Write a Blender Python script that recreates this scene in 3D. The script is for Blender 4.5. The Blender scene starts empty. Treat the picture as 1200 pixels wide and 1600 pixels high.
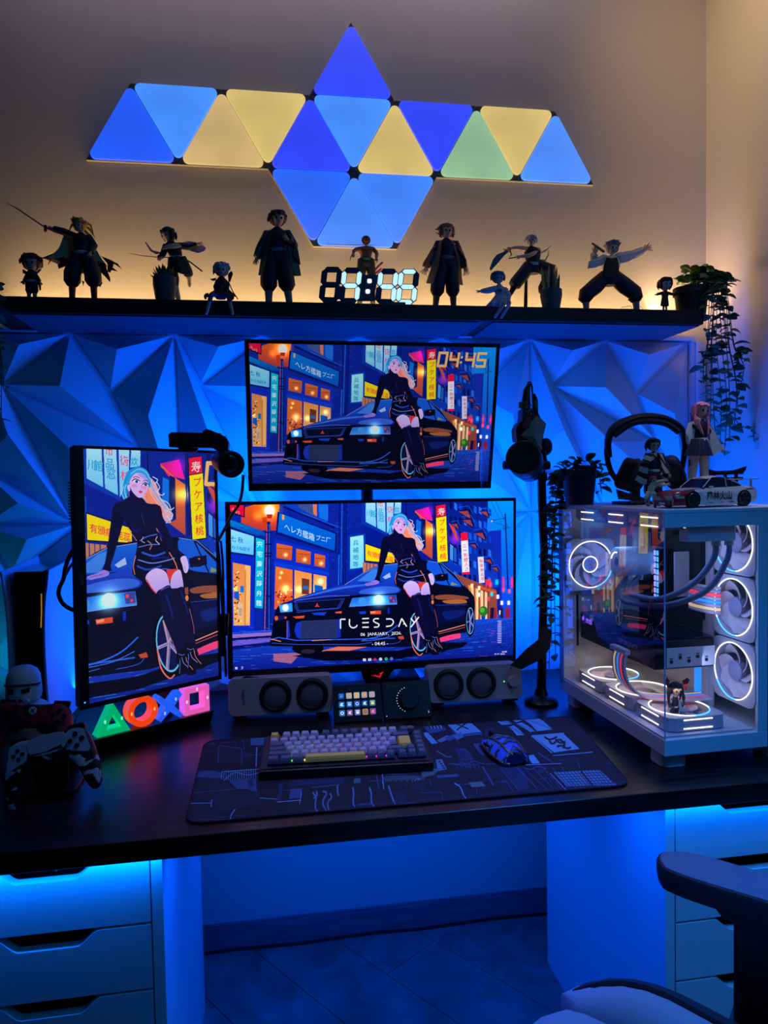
import bpy, bmesh, math, random
import numpy as np
from mathutils import Vector, Matrix, Euler, noise
PI = math.pi
sc = bpy.context.scene
COL = sc.collection
random.seed(7)

# ---------------------------------------------------------------- camera
CAM_H, FOC = 1.2966, 1117.2
yaw, pit, rol = math.radians(9.062), math.radians(2.3895), math.radians(-1.0853)
F_ = Vector((math.sin(yaw)*math.cos(pit), math.cos(yaw)*math.cos(pit), -math.sin(pit)))
R_ = Vector((math.cos(yaw), -math.sin(yaw), 0)); U_ = R_.cross(F_)
R2 = R_*math.cos(rol)+U_*math.sin(rol); U2 = -R_*math.sin(rol)+U_*math.cos(rol)
CAMP = Vector((0, 0, CAM_H))
cd = bpy.data.cameras.new('camera'); cam = bpy.data.objects.new('camera', cd); COL.objects.link(cam)
cam.matrix_world = Matrix(((R2.x, U2.x, -F_.x, 0), (R2.y, U2.y, -F_.y, 0), (R2.z, U2.z, -F_.z, CAM_H), (0, 0, 0, 1)))
cd.sensor_fit = 'VERTICAL'; cd.sensor_height = 36; cd.lens = FOC/1600*36; cd.clip_start = .02
sc.camera = cam

def at(u, v, y):
    """point on the plane Y=y that the photograph shows at pixel (u, v)"""
    d = F_+R2*((u-600)/FOC)-U2*((v-800)/FOC)
    return CAMP+d*(y/d.y)
def atz(u, v, z):
    d = F_+R2*((u-600)/FOC)-U2*((v-800)/FOC)
    return CAMP+d*((z-CAM_H)/d.z)

# ---------------------------------------------------------------- world, lights, exposure
w = bpy.data.worlds.new('world'); sc.world = w; w.use_nodes = True
w.node_tree.nodes['Background'].inputs[0].default_value = (.02, .16, .5, 1)
w.node_tree.nodes['Background'].inputs[1].default_value = .022
sc.view_settings.view_transform = 'Standard'; sc.view_settings.look = 'None'
sc.view_settings.gamma = 1; sc.view_settings.exposure = 0; sc.view_settings.use_curve_mapping = False
W = 2.009
BLUE = (0.0, .085, 1.0); WARM = (1, .66, .28)
def area(name, loc, size, aim, power, color, spread=180):
    l = bpy.data.lights.new(name, 'AREA'); l.shape = 'RECTANGLE'; l.size, l.size_y = size
    l.energy = power; l.color = color; l.spread = math.radians(spread)
    o = bpy.data.objects.new(name, l); COL.objects.link(o); o.location = loc
    d = Vector(aim)
    # local X stays along world X when possible
    z = -d.normalized(); x = Vector((1, 0, 0)); x = (x-z*x.dot(z)).normalized(); y = z.cross(x)
    o.matrix_world = Matrix(((x.x, y.x, z.x, loc[0]), (x.y, y.y, z.y, loc[1]), (x.z, y.z, z.z, loc[2]), (0, 0, 0, 1)))
    return o
area('shelf_strip_light', (.32, 1.985, 1.768), (1.95, .012), (0, .25, 1), .75, WARM)
area('shelf_strip_light', (.32, 1.90, 1.768), (1.95, .012), (0, .75, 1), 2.1, WARM)
area('shelf_strip_light', (1.14, 1.95, 1.79), (.04, .10), (1, .0, 1), .3, (1, .66, .36))
area('monitor_back_light', (.26, 1.84, 1.06), (.66, .30), (0, 1, .0), 3.2, BLUE)
area('monitor_back_light', (.26, 1.82, 1.44), (.5, .2), (0, 1, .05), 2.6, BLUE)
area('desk_rear_light', (.66, 1.80, .80), (1.1, .03), (0, .45, 1), 6.5, BLUE)
area('desk_rear_light', (-.55, 1.86, .80), (.5, .03), (0, .5, 1), .8, (0, .24, .50))
area('desk_rear_light', (1.0, 1.85, .95), (.5, .03), (0, .5, 1), 5, BLUE)  # extra light added to lift the right wall panels
area('wall_wash_fill', (.02, 1.83, 1.32), (.12, .25), (-1, .22, .05), 4.5, BLUE)  # added fill raking left over the facets, standing in for monitor back glow
area('wall_wash_fill', (.52, 1.83, 1.28), (.12, .25), (1, .22, .1), 3.0, BLUE)  # same added fill, raking right
area('wall_wash_fill', (-.25, 1.76, 1.0), (.3, .3), (-1, .55, .3), 1.5, BLUE)  # same added fill, left and up from the portrait monitor
area('under_desk_light', (-.42, 1.180, .694), (.48, .012), (0, .12, -1), .8, (0, .15, 1))
area('under_desk_light', (.98, 1.180, .694), (.66, .012), (0, .12, -1), .8, (0, .15, 1))
area('under_desk_light', (.26, 1.25, .694), (.8, .02), (0, .3, -1), 3.2, BLUE)
area('under_desk_light', (.26, 1.65, .694), (.8, .02), (0, .9, -1), 3.6, BLUE)  # second strip, added to brighten the wall under the desk
area('room_blue_fill', (.9, .1, 2.2), (.7, .7), (-.15, .9, -1), 4.2, (0, .26, .75))  # unseen fill from the camera side for the teal ambient tone
area('desk_soft_fill', (.2, 1.32, 2.1), (.4, .3), (0, .05, -1), .85, (.46, .50, 1), 62)  # unseen fill added above the keyboard and mat
area('desk_soft_fill', (.98, 1.30, 1.95), (.2, .2), (0, .12, -1), .2, (.75, .7, 1), 46)  # unseen fill added above the models on the computer
area('room_blue_fill', (.75, .55, 1.9), (.3, .3), (-.05, .25, -1), 3.0, (.02, .22, .9), 70)  # unseen blue fill added over the chair
area('side_wall_fill', (.75, 1.5, 2.9), (.3, .3), (1, .35, -.7), 1.3, (1, .70, .42), 90)  # unseen warm fill added for the top of the right wall
area('upper_wall_fill', (.1, 1.75, 2.95), (1.6, .2), (0, 1, -.7), 1.6, (.80, .70, .85), 115)  # unseen fill added to raise the upper back wall

# ---------------------------------------------------------------- helpers
def srgb(r, g, b):
    f = lambda c: (c/255/12.92) if c/255 <= .04045 else ((c/255+.055)/1.055)**2.4
    return (f(r), f(g), f(b))
MATS = {}
def mat(name, col, rough=.5, metal=0, emit=None, es=1, noise_s=0, noise_a=.15, bump=0, trans=0, ior=1.45, coat=0, alpha=1, sub=0):
    """procedural principled material; col and emit are sRGB 0-255"""
    if name in MATS: return MATS[name]
    m = bpy.data.materials.new(name); m.use_nodes = True; nt = m.node_tree; b = nt.nodes['Principled BSDF']
    c = srgb(*col)+(1,)
    b.inputs['Base Color'].default_value = c; b.inputs['Roughness'].default_value = rough
    b.inputs['Metallic'].default_value = metal; b.inputs['IOR'].default_value = ior
    b.inputs['Transmission Weight'].default_value = trans; b.inputs['Coat Weight'].default_value = coat
    b.inputs['Alpha'].default_value = alpha
    if sub: b.inputs['Subsurface Weight'].default_value = sub; b.inputs['Subsurface Scale'].default_value = .003
    if emit:
        b.inputs['Emission Color'].default_value = srgb(*emit)+(1,); b.inputs['Emission Strength'].default_value = es
    if noise_s:
        tc = nt.nodes.new('ShaderNodeTexCoord'); n = nt.nodes.new('ShaderNodeTexNoise'); n.inputs['Scale'].default_value = noise_s
        n.inputs['Detail'].default_value = 5
        nt.links.new(tc.outputs['Object'], n.inputs['Vector'])
        mx = nt.nodes.new('ShaderNodeMix'); mx.data_type = 'RGBA'
        mx.inputs[6].default_value = tuple(x*(1-noise_a) for x in c[:3])+(1,)
        mx.inputs[7].default_value = tuple(min(1, x*(1+noise_a)) for x in c[:3])+(1,)
        nt.links.new(n.outputs['Fac'], mx.inputs[0]); nt.links.new(mx.outputs[2], b.inputs['Base Color'])
        if bump:
            bp = nt.nodes.new('ShaderNodeBump'); bp.inputs['Strength'].default_value = bump; bp.inputs['Distance'].default_value = .002
            nt.links.new(n.outputs['Fac'], bp.inputs['Height']); nt.links.new(bp.outputs['Normal'], b.inputs['Normal'])
    MATS[name] = m
    return m
def wood(name, c0, c1, rough=.35, scale=(2, 40, 40), bump=.15):
    if name in MATS: return MATS[name]
    m = mat(name, c0, rough); nt = m.node_tree; b = nt.nodes['Principled BSDF']
    tc = nt.nodes.new('ShaderNodeTexCoord'); mp = nt.nodes.new('ShaderNodeMapping'); mp.inputs['Scale'].default_value = scale
    n = nt.nodes.new('ShaderNodeTexNoise'); n.inputs['Scale'].default_value = 3; n.inputs['Detail'].default_value = 8; n.inputs['Distortion'].default_value = .6
    cr = nt.nodes.new('ShaderNodeValToRGB'); cr.color_ramp.elements[0].position = .35; cr.color_ramp.elements[1].position = .7
    cr.color_ramp.elements[0].color = srgb(*c0)+(1,); cr.color_ramp.elements[1].color = srgb(*c1)+(1,)
    bp = nt.nodes.new('ShaderNodeBump'); bp.inputs['Strength'].default_value = bump; bp.inputs['Distance'].default_value = .001
    L = nt.links.new
    L(tc.outputs['Object'], mp.inputs['Vector']); L(mp.outputs[0], n.inputs['Vector']); L(n.outputs['Fac'], cr.inputs[0])
    L(cr.outputs[0], b.inputs['Base Color']); L(n.outputs['Fac'], bp.inputs['Height']); L(bp.outputs[0], b.inputs['Normal'])
    return m

def frame(loc, rot=(0, 0, 0)):
    return Matrix.Translation(Vector(loc)) @ Euler(rot, 'XYZ').to_matrix().to_4x4()
def basis(o, x, y, z):
    return Matrix(((x[0], y[0], z[0], o[0]), (x[1], y[1], z[1], o[1]), (x[2], y[2], z[2], o[2]), (0, 0, 0, 1)))

class B:
    """collects shapes, becomes ONE mesh object"""
    def __init__(s): s.v = []; s.f = []; s.uv = None
    def add(s, vs, fs, T=None):
        o = len(s.v)
        s.v += [tuple(T @ Vector(v)) for v in vs] if T else [tuple(v) for v in vs]
        s.f += [tuple(i+o for i in f) for f in fs]; return s
    def box(s, c, d, T=None):
        x, y, z = c; a, b, e = d[0]/2, d[1]/2, d[2]/2
        vs = [(x+i*a, y+j*b, z+k*e) for k in (-1, 1) for j in (-1, 1) for i in (-1, 1)]
        return s.add(vs, [(0, 2, 3, 1), (4, 5, 7, 6), (0, 1, 5, 4), (2, 6, 7, 3), (0, 4, 6, 2), (1, 3, 7, 5)], T)
    def rbox(s, c, d, r, seg=3, T=None, axis='y'):
        """box whose four edges along one axis are rounded with radius r, small chamfers at its two ends"""
        ax = 'xyz'.index(axis); o = [i for i in range(3) if i != ax]
        hw, hh, hd = d[o[0]]/2, d[o[1]]/2, d[ax]/2; r = min(r, hw*.999, hh*.999)
        ch = min(.0012, hd*.3, r*.5)
        def ring(e, off):
            out = []
            for cx, cy, a0 in ((hw-r, hh-r, 0), (-hw+r, hh-r, 90), (-hw+r, -hh+r, 180), (hw-r, -hh+r, 270)):
                for i in range(seg+1):
                    a = math.radians(a0+90*i/seg); p = [0, 0, 0]
                    p[o[0]] = c[o[0]]+cx+(r-e)*math.cos(a); p[o[1]] = c[o[1]]+cy+(r-e)*math.sin(a); p[ax] = c[ax]+off
                    out.append(p)
            return out
        return s.loft([ring(ch, -hd), ring(0, -hd+ch), ring(0, hd-ch), ring(ch, hd)], T=T)
    def loft(s, rings, cap=True, closed=True, T=None):
        n = len(rings[0]); vs = [p for r in rings for p in r]; fs = []
        for i in range(len(rings)-1):
            for j in range(n if closed else n-1):
                k = (j+1) % n; fs.append((i*n+j, i*n+k, (i+1)*n+k, (i+1)*n+j))
        if cap and closed:
            fs.append(tuple(range(n))[::-1]); m = (len(rings)-1)*n; fs.append(tuple(range(m, m+n)))
        return s.add(vs, fs, T)
    def tube(s, pts, r, n=8, cap=True, T=None, flat=1, up=None):
        pts = [Vector(p) for p in pts]; rs = r if isinstance(r, (list, tuple)) else [r]*len(pts); rings = []
        t0 = (pts[1]-pts[0]).normalized(); u = Vector(up) if up else (Vector((0, 0, 1)) if abs(t0.z) < .9 else Vector((0, 1, 0)))
        u = (u-t0*u.dot(t0)).normalized()
        for i, p in enumerate(pts):
            t = (pts[min(i+1, len(pts)-1)]-pts[max(i-1, 0)]).normalized()
            u = (u-t*u.dot(t)); u = u.normalized() if u.length > 1e-6 else t.orthogonal().normalized(); v = t.cross(u)
            rings.append([p+(u*math.cos(2*PI*k/n)*flat+v*math.sin(2*PI*k/n))*rs[i] for k in range(n)])
        return s.loft(rings, cap=cap, T=T)
    def cyl(s, c, r, h, axis='z', n=20, r2=None, T=None):
        A = {'x': Vector((1, 0, 0)), 'y': Vector((0, 1, 0)), 'z': Vector((0, 0, 1))}[axis]; c = Vector(c)
        return s.tube([c-A*h/2, c+A*h/2], [r, r if r2 is None else r2], n=n, T=T)
    def lathe(s, prof, n=20, T=None, cap=True):
        return s.loft([[(r*math.cos(2*PI*k/n), r*math.sin(2*PI*k/n), z) for k in range(n)] for r, z in prof], cap=cap, T=T)
    def ell(s, c, r, T=None, n=12, m=8, shape=None):
        rings = []
        for i in range(m+1):
            a = PI*i/m; zz = -math.cos(a); rr = max(math.sin(a), .02)
            ring = []
            for k in range(n):
                b = 2*PI*k/n; p = [rr*math.cos(b), rr*math.sin(b), zz]
                if shape: p = shape(p)
                ring.append((c[0]+p[0]*r[0], c[1]+p[1]*r[1], c[2]+p[2]*r[2]))
            rings.append(ring)
        return s.loft(rings, T=T)
    def torus(s, R, r, n=32, m=8, T=None, sq=(1, 1), a0=0, a1=2*PI):
        full = abs(a1-a0-2*PI) < 1e-6; rings = []
        for i in range(n if full else n+1):
            a = a0+(a1-a0)*i/n
            rings.append([((R+r*math.cos(2*PI*k/m))*math.cos(a)*sq[0], (R+r*math.cos(2*PI*k/m))*math.sin(a)*sq[1], r*math.sin(2*PI*k/m)) for k in range(m)])
        if full: rings.append(rings[0])
        return s.loft(rings, cap=not full, T=T)
    def prism(s, pts, d, T=None):
        """2D polygon (x, z) extruded along y from 0 to d"""
        n = len(pts); vs = [(p[0], 0, p[1]) for p in pts]+[(p[0], d, p[1]) for p in pts]
        return s.add(vs, [tuple(range(n)), tuple(range(n, 2*n))[::-1]]+[(i, i+n, (i+1) % n+n, (i+1) % n) for i in range(n)], T)
    def frame2d(s, outer, inner, d, T=None):
        """ring between two outlines with equal point counts, extruded along y"""
        n = len(outer); vs = [(p[0], 0, p[1]) for p in outer]+[(p[0], 0, p[1]) for p in inner]+[(p[0], d, p[1]) for p in outer]+[(p[0], d, p[1]) for p in inner]
        fs = []
        for i in range(n):
            k = (i+1) % n
            fs += [(i, k, n+k, n+i), (2*n+i, 3*n+i, 3*n+k, 2*n+k), (i, 2*n+i, 2*n+k, k), (n+i, n+k, 3*n+k, 3*n+i)]
        return s.add(vs, fs, T)
    def sheet(s, grid, th=.0006):
        """thin curved sheet through a grid of points, real thickness"""
        g = [[Vector(p) for p in r] for r in grid]; R, C_ = len(g), len(g[0]); N = []
        for i in range(R):
            row = []
            for j in range(C_):
                a = g[min(i+1, R-1)][j]-g[max(i-1, 0)][j]; b = g[i][min(j+1, C_-1)]-g[i][max(j-1, 0)]
                n = a.cross(b); row.append(n.normalized() if n.length > 1e-12 else Vector((0, -1, 0)))
            N.append(row)
        vs = [g[i][j]+N[i][j]*th for i in range(R) for j in range(C_)]+[g[i][j]-N[i][j]*th for i in range(R) for j in range(C_)]
        o = R*C_; fs = []
        for i in range(R-1):
            for j in range(C_-1):
                a = i*C_+j; q = (a, a+1, a+C_+1, a+C_); fs += [q, tuple(x+o for x in q[::-1])]
        for j in range(C_-1):
            for i in (0, R-1):
                a = i*C_+j; fs.append((a, a+1, a+1+o, a+o) if i else (a+1, a, a+o, a+1+o))
        for i in range(R-1):
            for j in (0, C_-1):
                a = i*C_+j; fs.append((a, a+C_, a+C_+o, a+o))
        return s.add(vs, fs)

def mesh_of(b, name, mt, smooth=False):
    me = bpy.data.meshes.new(name); me.from_pydata([tuple(v) for v in b.v], [], b.f); me.update()
    bm = bmesh.new(); bm.from_mesh(me); bmesh.ops.recalc_face_normals(bm, faces=bm.faces); bm.to_mesh(me); bm.free()
    if smooth:
        me.polygons.foreach_set('use_smooth', [True]*len(me.polygons))
        try: me.set_sharp_from_angle(angle=math.radians(38))
        except Exception: pass
    me.materials.append(mt)
    return me
def tag(o, label=None, cat=None, group=None, kind=None):
    if label: o['label'] = label
    if cat: o['category'] = cat
    if group: o['group'] = group
    if kind: o['kind'] = kind
    return o
def thing(name, label, cat, loc=(0, 0, 0), rot=(0, 0, 0), group=None, M=None):
    o = bpy.data.objects.new(name, None); COL.objects.link(o); o.empty_display_size = .02
    o.matrix_world = M if M else frame(loc, rot)
    return tag(o, label, cat, group)
def part(name, b, mt, parent=None, label=None, kind=None, smooth=False, world=False):
    if world and parent:
        r = parent
        while r.parent: r = r.parent
        inv = r.matrix_basis.inverted(); b.v = [tuple(inv @ Vector(v)) for v in b.v]
    o = bpy.data.objects.new(name, mesh_of(b, name, mt, smooth)); COL.objects.link(o); o.parent = parent
    return tag(o, label, kind=kind)
def struct(name, b, mt, label=None, smooth=False):
    o = part(name, b, mt, None, label, 'structure', smooth); return o
def single(name, b, mt, label, cat, group=None, smooth=False, M=None):
    o = part(name, b, mt, None, label, smooth=smooth); tag(o, label, cat, group)
    if M: o.matrix_world = M
    return o
def dup(root, M, label=None, group=None):
    def cp(o, par):
        c = o.copy(); COL.objects.link(c); c.parent = par
        for ch in o.children: cp(ch, c)
        return c
    r = cp(root, None); r.matrix_world = M
    if label: r['label'] = label
    if group: r['group'] = group
    return r
_tc = {}
def text_tris(s, bold=0):
    """flat triangles of a line of text, height about 1, origin left baseline"""
    key = (s, bold)
    if key in _tc: return _tc[key]
    cu = bpy.data.curves.new('t', 'FONT'); cu.body = s; cu.size = 1; cu.offset = bold; cu.resolution_u = 3
    o = bpy.data.objects.new('t', cu); COL.objects.link(o)
    dg = bpy.context.evaluated_depsgraph_get(); me = o.evaluated_get(dg).to_mesh()
    vs = [(v.co.x, v.co.y) for v in me.vertices]; fs = [tuple(p.vertices) for p in me.polygons]
    o.evaluated_get(dg).to_mesh_clear(); bpy.data.objects.remove(o); bpy.data.curves.remove(cu)
    if not vs: vs = [(0, 0), (.01, 0), (0, .01)]; fs = [(0, 1, 2)]
    _tc[key] = (vs, fs); return _tc[key]
def lettering(b, s, width, M, th=.0003, bold=0, height=None, center=True):
    """raised lettering: text in the local XZ plane of M, facing -Y"""
    vs, fs = text_tris(s, bold); x0, x1 = min(v[0] for v in vs), max(v[0] for v in vs); y0, y1 = min(v[1] for v in vs), max(v[1] for v in vs)
    k = width/(x1-x0); kz = k if height is None else height/(y1-y0)
    cx, cy = ((x0+x1)/2, (y0+y1)/2) if center else (x0, y0)
    b.add([((v[0]-cx)*k, -th, (v[1]-cy)*kz) for v in vs], fs, M)
    return b
# ---------------------------------------------------------------- room shell
def wall_paint(name, c, s=260, st=.35):
    m = mat(name, c, .8, noise_s=s, noise_a=.04, bump=st); return m
M_wall = wall_paint('wall_paint', (196, 186, 178)); M_wallr = wall_paint('side_wall_paint', (205, 195, 180), st=.15)
XR = 1.321
struct('wall_back', B().box((-.09, W+.05, 1.6), (2.8222, .1, 3.2)), M_wall, 'back wall with fine plaster grain')
struct('wall_right', B().box((XR+.05, .2, 1.6), (.1, 3.8, 3.2)), M_wallr)
wbk = bpy.data.objects['wall_back']
struct('trim_1', B().box((-.09, W-.008, .0315), (2.82, .016, .063)).box((-.09, W-.006, .066), (2.82, .010, .006)), wood('baseboard_wood', (74, 92, 98), (98, 118, 122), .5), 'grey wood baseboard along the back wall').name = 'baseboard_back'

# floor: base slab and boards running obliquely
fl = struct('floor', B().box((-.09, .3, -.03), (2.82, 3.5, .03)), mat('floor_base', (18, 18, 22), .8))
d0 = atz(780, 1485, 0); d1 = atz(862, 1531, 0); fdir = (d1-d0); fdir.z = 0; fdir.normalize(); fn = Vector((-fdir.y, fdir.x, 0))
M_floor = wood('floor_oak', (78, 94, 90), (112, 132, 126), .45, (3, 3, 40), .3)
pw, plen = .19, 1.25
cen = Vector((.25, 1.35, 0)); row = 0
for i in range(-9, 10):
    off = (i*.43) % plen
    for j in range(-2, 3):
        bm = bmesh.new(); c = cen+fn*(i*pw)+fdir*(j*plen+off-.6)
        a = [c+fdir*(sx*(plen/2-.0012))+fn*(sy*(pw/2-.0012)) for sx, sy in ((-1, -1), (1, -1), (1, 1), (-1, 1))]
        vs = [bm.verts.new((p.x, p.y, z)) for z in (-.014, 0) for p in a]
        for f in ((3, 2, 1, 0), (4, 5, 6, 7), (0, 1, 5, 4), (1, 2, 6, 5), (2, 3, 7, 6), (3, 0, 4, 7)): bm.faces.new([vs[k] for k in f])
        for co, no in (((0, W-.001, 0), (0, 1, 0)), ((XR-.001, 0, 0), (1, 0, 0)), ((-1.49, 0, 0), (-1, 0, 0)), ((0, .2, 0), (0, -1, 0))):
            bmesh.ops.bisect_plane(bm, geom=bm.verts[:]+bm.edges[:]+bm.faces[:], plane_co=co, plane_no=no, clear_outer=True)
            ed = [e for e in bm.edges if e.is_boundary]
            if ed: bmesh.ops.holes_fill(bm, edges=ed)
        if len(bm.faces) < 4: bm.free(); continue
        b = B(); bm.verts.index_update(); b.add([v.co for v in bm.verts], [[v.index for v in f.verts] for f in bm.faces]); bm.free()
        part('plank', b, M_floor, fl)

# faceted relief panels on the wall: grooves and off-centre pyramids
M_pan = mat('white_relief_panel', (205, 208, 214), .55)
V2 = dict(TL=(0, 0), M=(.47, 0), TR=(1, 0), F=(.125, .268), H=(.66, .305), Q=(.79, .595), BL=(0, 1), N=(.45, 1), BR=(1, 1), S=(0, .70))
POLY = [(('TL', 'M', 'F'), (.235, .07)), (('M', 'TR', 'H'), (.715, .09)), (('M', 'H', 'Q', 'F'), (.43, .285)), (('H', 'TR', 'BR', 'Q'), (.865, .44)),
        (('F', 'Q', 'BR', 'N'), (.46, .60)), (('TL', 'F', 'N', 'S'), (.17, .53)), (('S', 'N', 'BL'), (.20, .885))]
b = B(); PS = .499; bev = .0045
b.box((PS/2, -.002, -PS/2), (PS, .004, PS))
for names, ap in POLY:
    pts = [Vector((V2[n][0]*PS, -V2[n][1]*PS)) for n in names]; a = Vector((ap[0]*PS, -ap[1]*PS)); ins = []
    for k, p in enumerate(pts):
        d = (a-p); ins.append(p+d.normalized()*bev*2.4)
    n = len(ins)
    h = .046 if n == 4 else .036
    vs = [(p.x, -.0041, p.y) for p in ins]+[(p.x*.985+a.x*.015, -.0085, p.y*.985+a.y*.015) for p in ins]+[(a.x, -h, a.y)]
    fs = [(k, (k+1) % n, n+(k+1) % n, n+k) for k in range(n)]+[(n+k, n+(k+1) % n, 2*n) for k in range(n)]
    b.add(vs, fs)
pm = None
for cx in (-1.245, -.745, -.245, .255, .755):
    for zt in (1.702, 1.201):
        if pm is None: o = pm = part('relief_panel', b, M_pan, wbk)
        else: o = pm.copy(); COL.objects.link(o); o.parent = wbk
        x = cx+.0035
        o.location = (x, W-.0005, zt)
b = B().box((-.06, W-.014, 1.7095), (2.66, .028, .012))
struct('trim_1', b, M_pan, 'thin white ledge closing the relief panels at the top')
b = B()
for k, (dx, dd) in enumerate(((.0, .020), (.013, .030), (.027, .018), (.040, .012))): b.box((1.2665+dx, W-dd/2, 1.19), (.0105, dd, 1.02))
struct('trim_2', b, M_pan, 'fluted white edge strip at the right end of the relief panels')

# ---------------------------------------------------------------- shelf
M_shelf = mat('black_shelf', (14, 14, 16), .55, noise_s=30, noise_a=.3)
ZS = 1.742
b = B().rbox((.26, 1.893, ZS-.0185), (1.81, .222, .037), .002, axis='x')
sh = thing('wall_shelf', 'long black wall shelf under the glowing triangle panels', 'shelf', (.26, 1.893, ZS-.037))
part('board', b, M_shelf, sh, world=True)
b = B().box((-.02, 1.893, ZS-.0385), (1.12, .20, .003)).box((.87, 1.893, ZS-.0385), (.58, .20, .003)).box((.55, 1.893, ZS-.0375), (.01, .20, .001))
part('underside_panel', b, mat('shelf_under', (72, 76, 92), .6), sh, 'pale lining panels under the shelf', world=True)
st = thing('led_strip', 'warm white led strip lying along the rear of the shelf', 'led strip', (.32, 1.982, ZS))
part('tape', B().box((.32, 1.982, ZS+.0015), (1.70, .012, .002)), mat('led_tape', (230, 220, 200), .5), st, world=True)
b = B()
for k in range(56): b.box((-.52+k*.03, 1.982, ZS+.0032), (.005, .005, .0014))
part('diodes', b, mat('led_warm', (255, 220, 160), emit=(255, 190, 110), es=2), st, kind='stuff', world=True)

# ---------------------------------------------------------------- desk, drawer units
ZD = .735
M_desk = wood('black_stained_wood', (9, 9, 12), (34, 32, 40), .30, (1.2, 26, 30), .12)
b = B().rbox((.20, (1.162+2.004)/2, ZD-.0175), (2.10, 2.004-1.162, .035), .0025, axis='x')
dk = thing('desk', 'long black wood-grain desk top resting on two white drawer units', 'desk', (.2, 1.58, ZD-.035))
part('board', b, M_desk, dk, world=True)
M_alex = mat('white_lacquer', (214, 216, 222), .45, noise_s=8, noise_a=.03)
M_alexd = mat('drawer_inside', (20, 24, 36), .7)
def drawer_front(w, h, cut):
    """front with a shallow finger scoop in its top edge"""
    pts = [(-w/2, 0), (w/2, 0), (w/2, h)]
    c0, c1, dep, s = cut[0], cut[1], .024, .036
    for k in range(9):
        t = k/8; pts.append((c1+s-s*t, h-dep*(3*t*t-2*t**3)))
    for k in range(9):
        t = k/8; pts.append((c0-s*t, h-dep*(1-(3*t*t-2*t**3))))
    pts.append((-w/2, h)); return pts
def drawer_unit(label, x0, x1, y0, cut):
    t = thing('drawer_unit', label, 'drawer unit', ((x0+x1)/2, y0+.29, 0), group=None)
    X = (x0+x1)/2; wd = x1-x0; T = Matrix.Translation((-X, -(y0+.29), 0))
    for s in (x0+.009, x1-.009): part('side_panel', B().box((s, y0+.29, .35+.0005), (.018, .58, .70-.001), T), M_alex, t)
    part('top_panel', B().box((X, y0+.295, .693), (wd-.037, .565, .012), T), M_alex, t)
    part('back_panel', B().box((X, y0+.574, .36), (wd-.037, .008, .64), T), M_alex, t)
    part('plinth', B().box((X, y0+.02, .042), (wd-.037, .016, .07), T), M_alex, t)
    hs = [.112]*5; z = .690
    for k, h in enumerate(hs):
        zb = z-h+.004
        T2 = T @ Matrix.Translation((X, y0, zb))
        d = part('drawer', B().prism(drawer_front(wd-.041, h-.005, cut), .018, T2), M_alex, t)
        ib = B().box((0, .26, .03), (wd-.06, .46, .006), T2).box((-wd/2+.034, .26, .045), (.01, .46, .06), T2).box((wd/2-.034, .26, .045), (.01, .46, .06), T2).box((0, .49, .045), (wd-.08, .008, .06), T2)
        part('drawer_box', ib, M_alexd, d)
        z -= h
    return t
XLc, XRc, YC = -.190, .7044, 1.1954
ul = drawer_unit('white drawer unit under the left end of the desk', XLc-.36, XLc, YC, (-.045, .042))
ur = drawer_unit('white drawer unit under the right end of the desk behind the chair arm', XRc, XRc+.36, YC, (-.045, .042))
# charging lead in the top left drawer and cable along the wall
b = B().tube([atz(70, 1392, .67)+Vector((0, .06, 0)), (-.36, 1.27, .655), (-.33, 1.30, .66), (-.30, 1.27, .655), (-.31, 1.245, .66), (-.34, 1.26, .655)], .0025)
single('cable', b, mat('black_rubber', (12, 12, 14), .5), 'black cable coiled inside the open scoop of the top left drawer', 'cable', smooth=True)
pts = [(-.22+.1*k, W-.028+.004*math.sin(k*1.7), .0045) for k in range(0, 13)]
single('cable', B().tube(pts, .004), MATS['black_rubber'], 'black power cable lying on the floor along the baseboard', 'cable', smooth=True)
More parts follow.
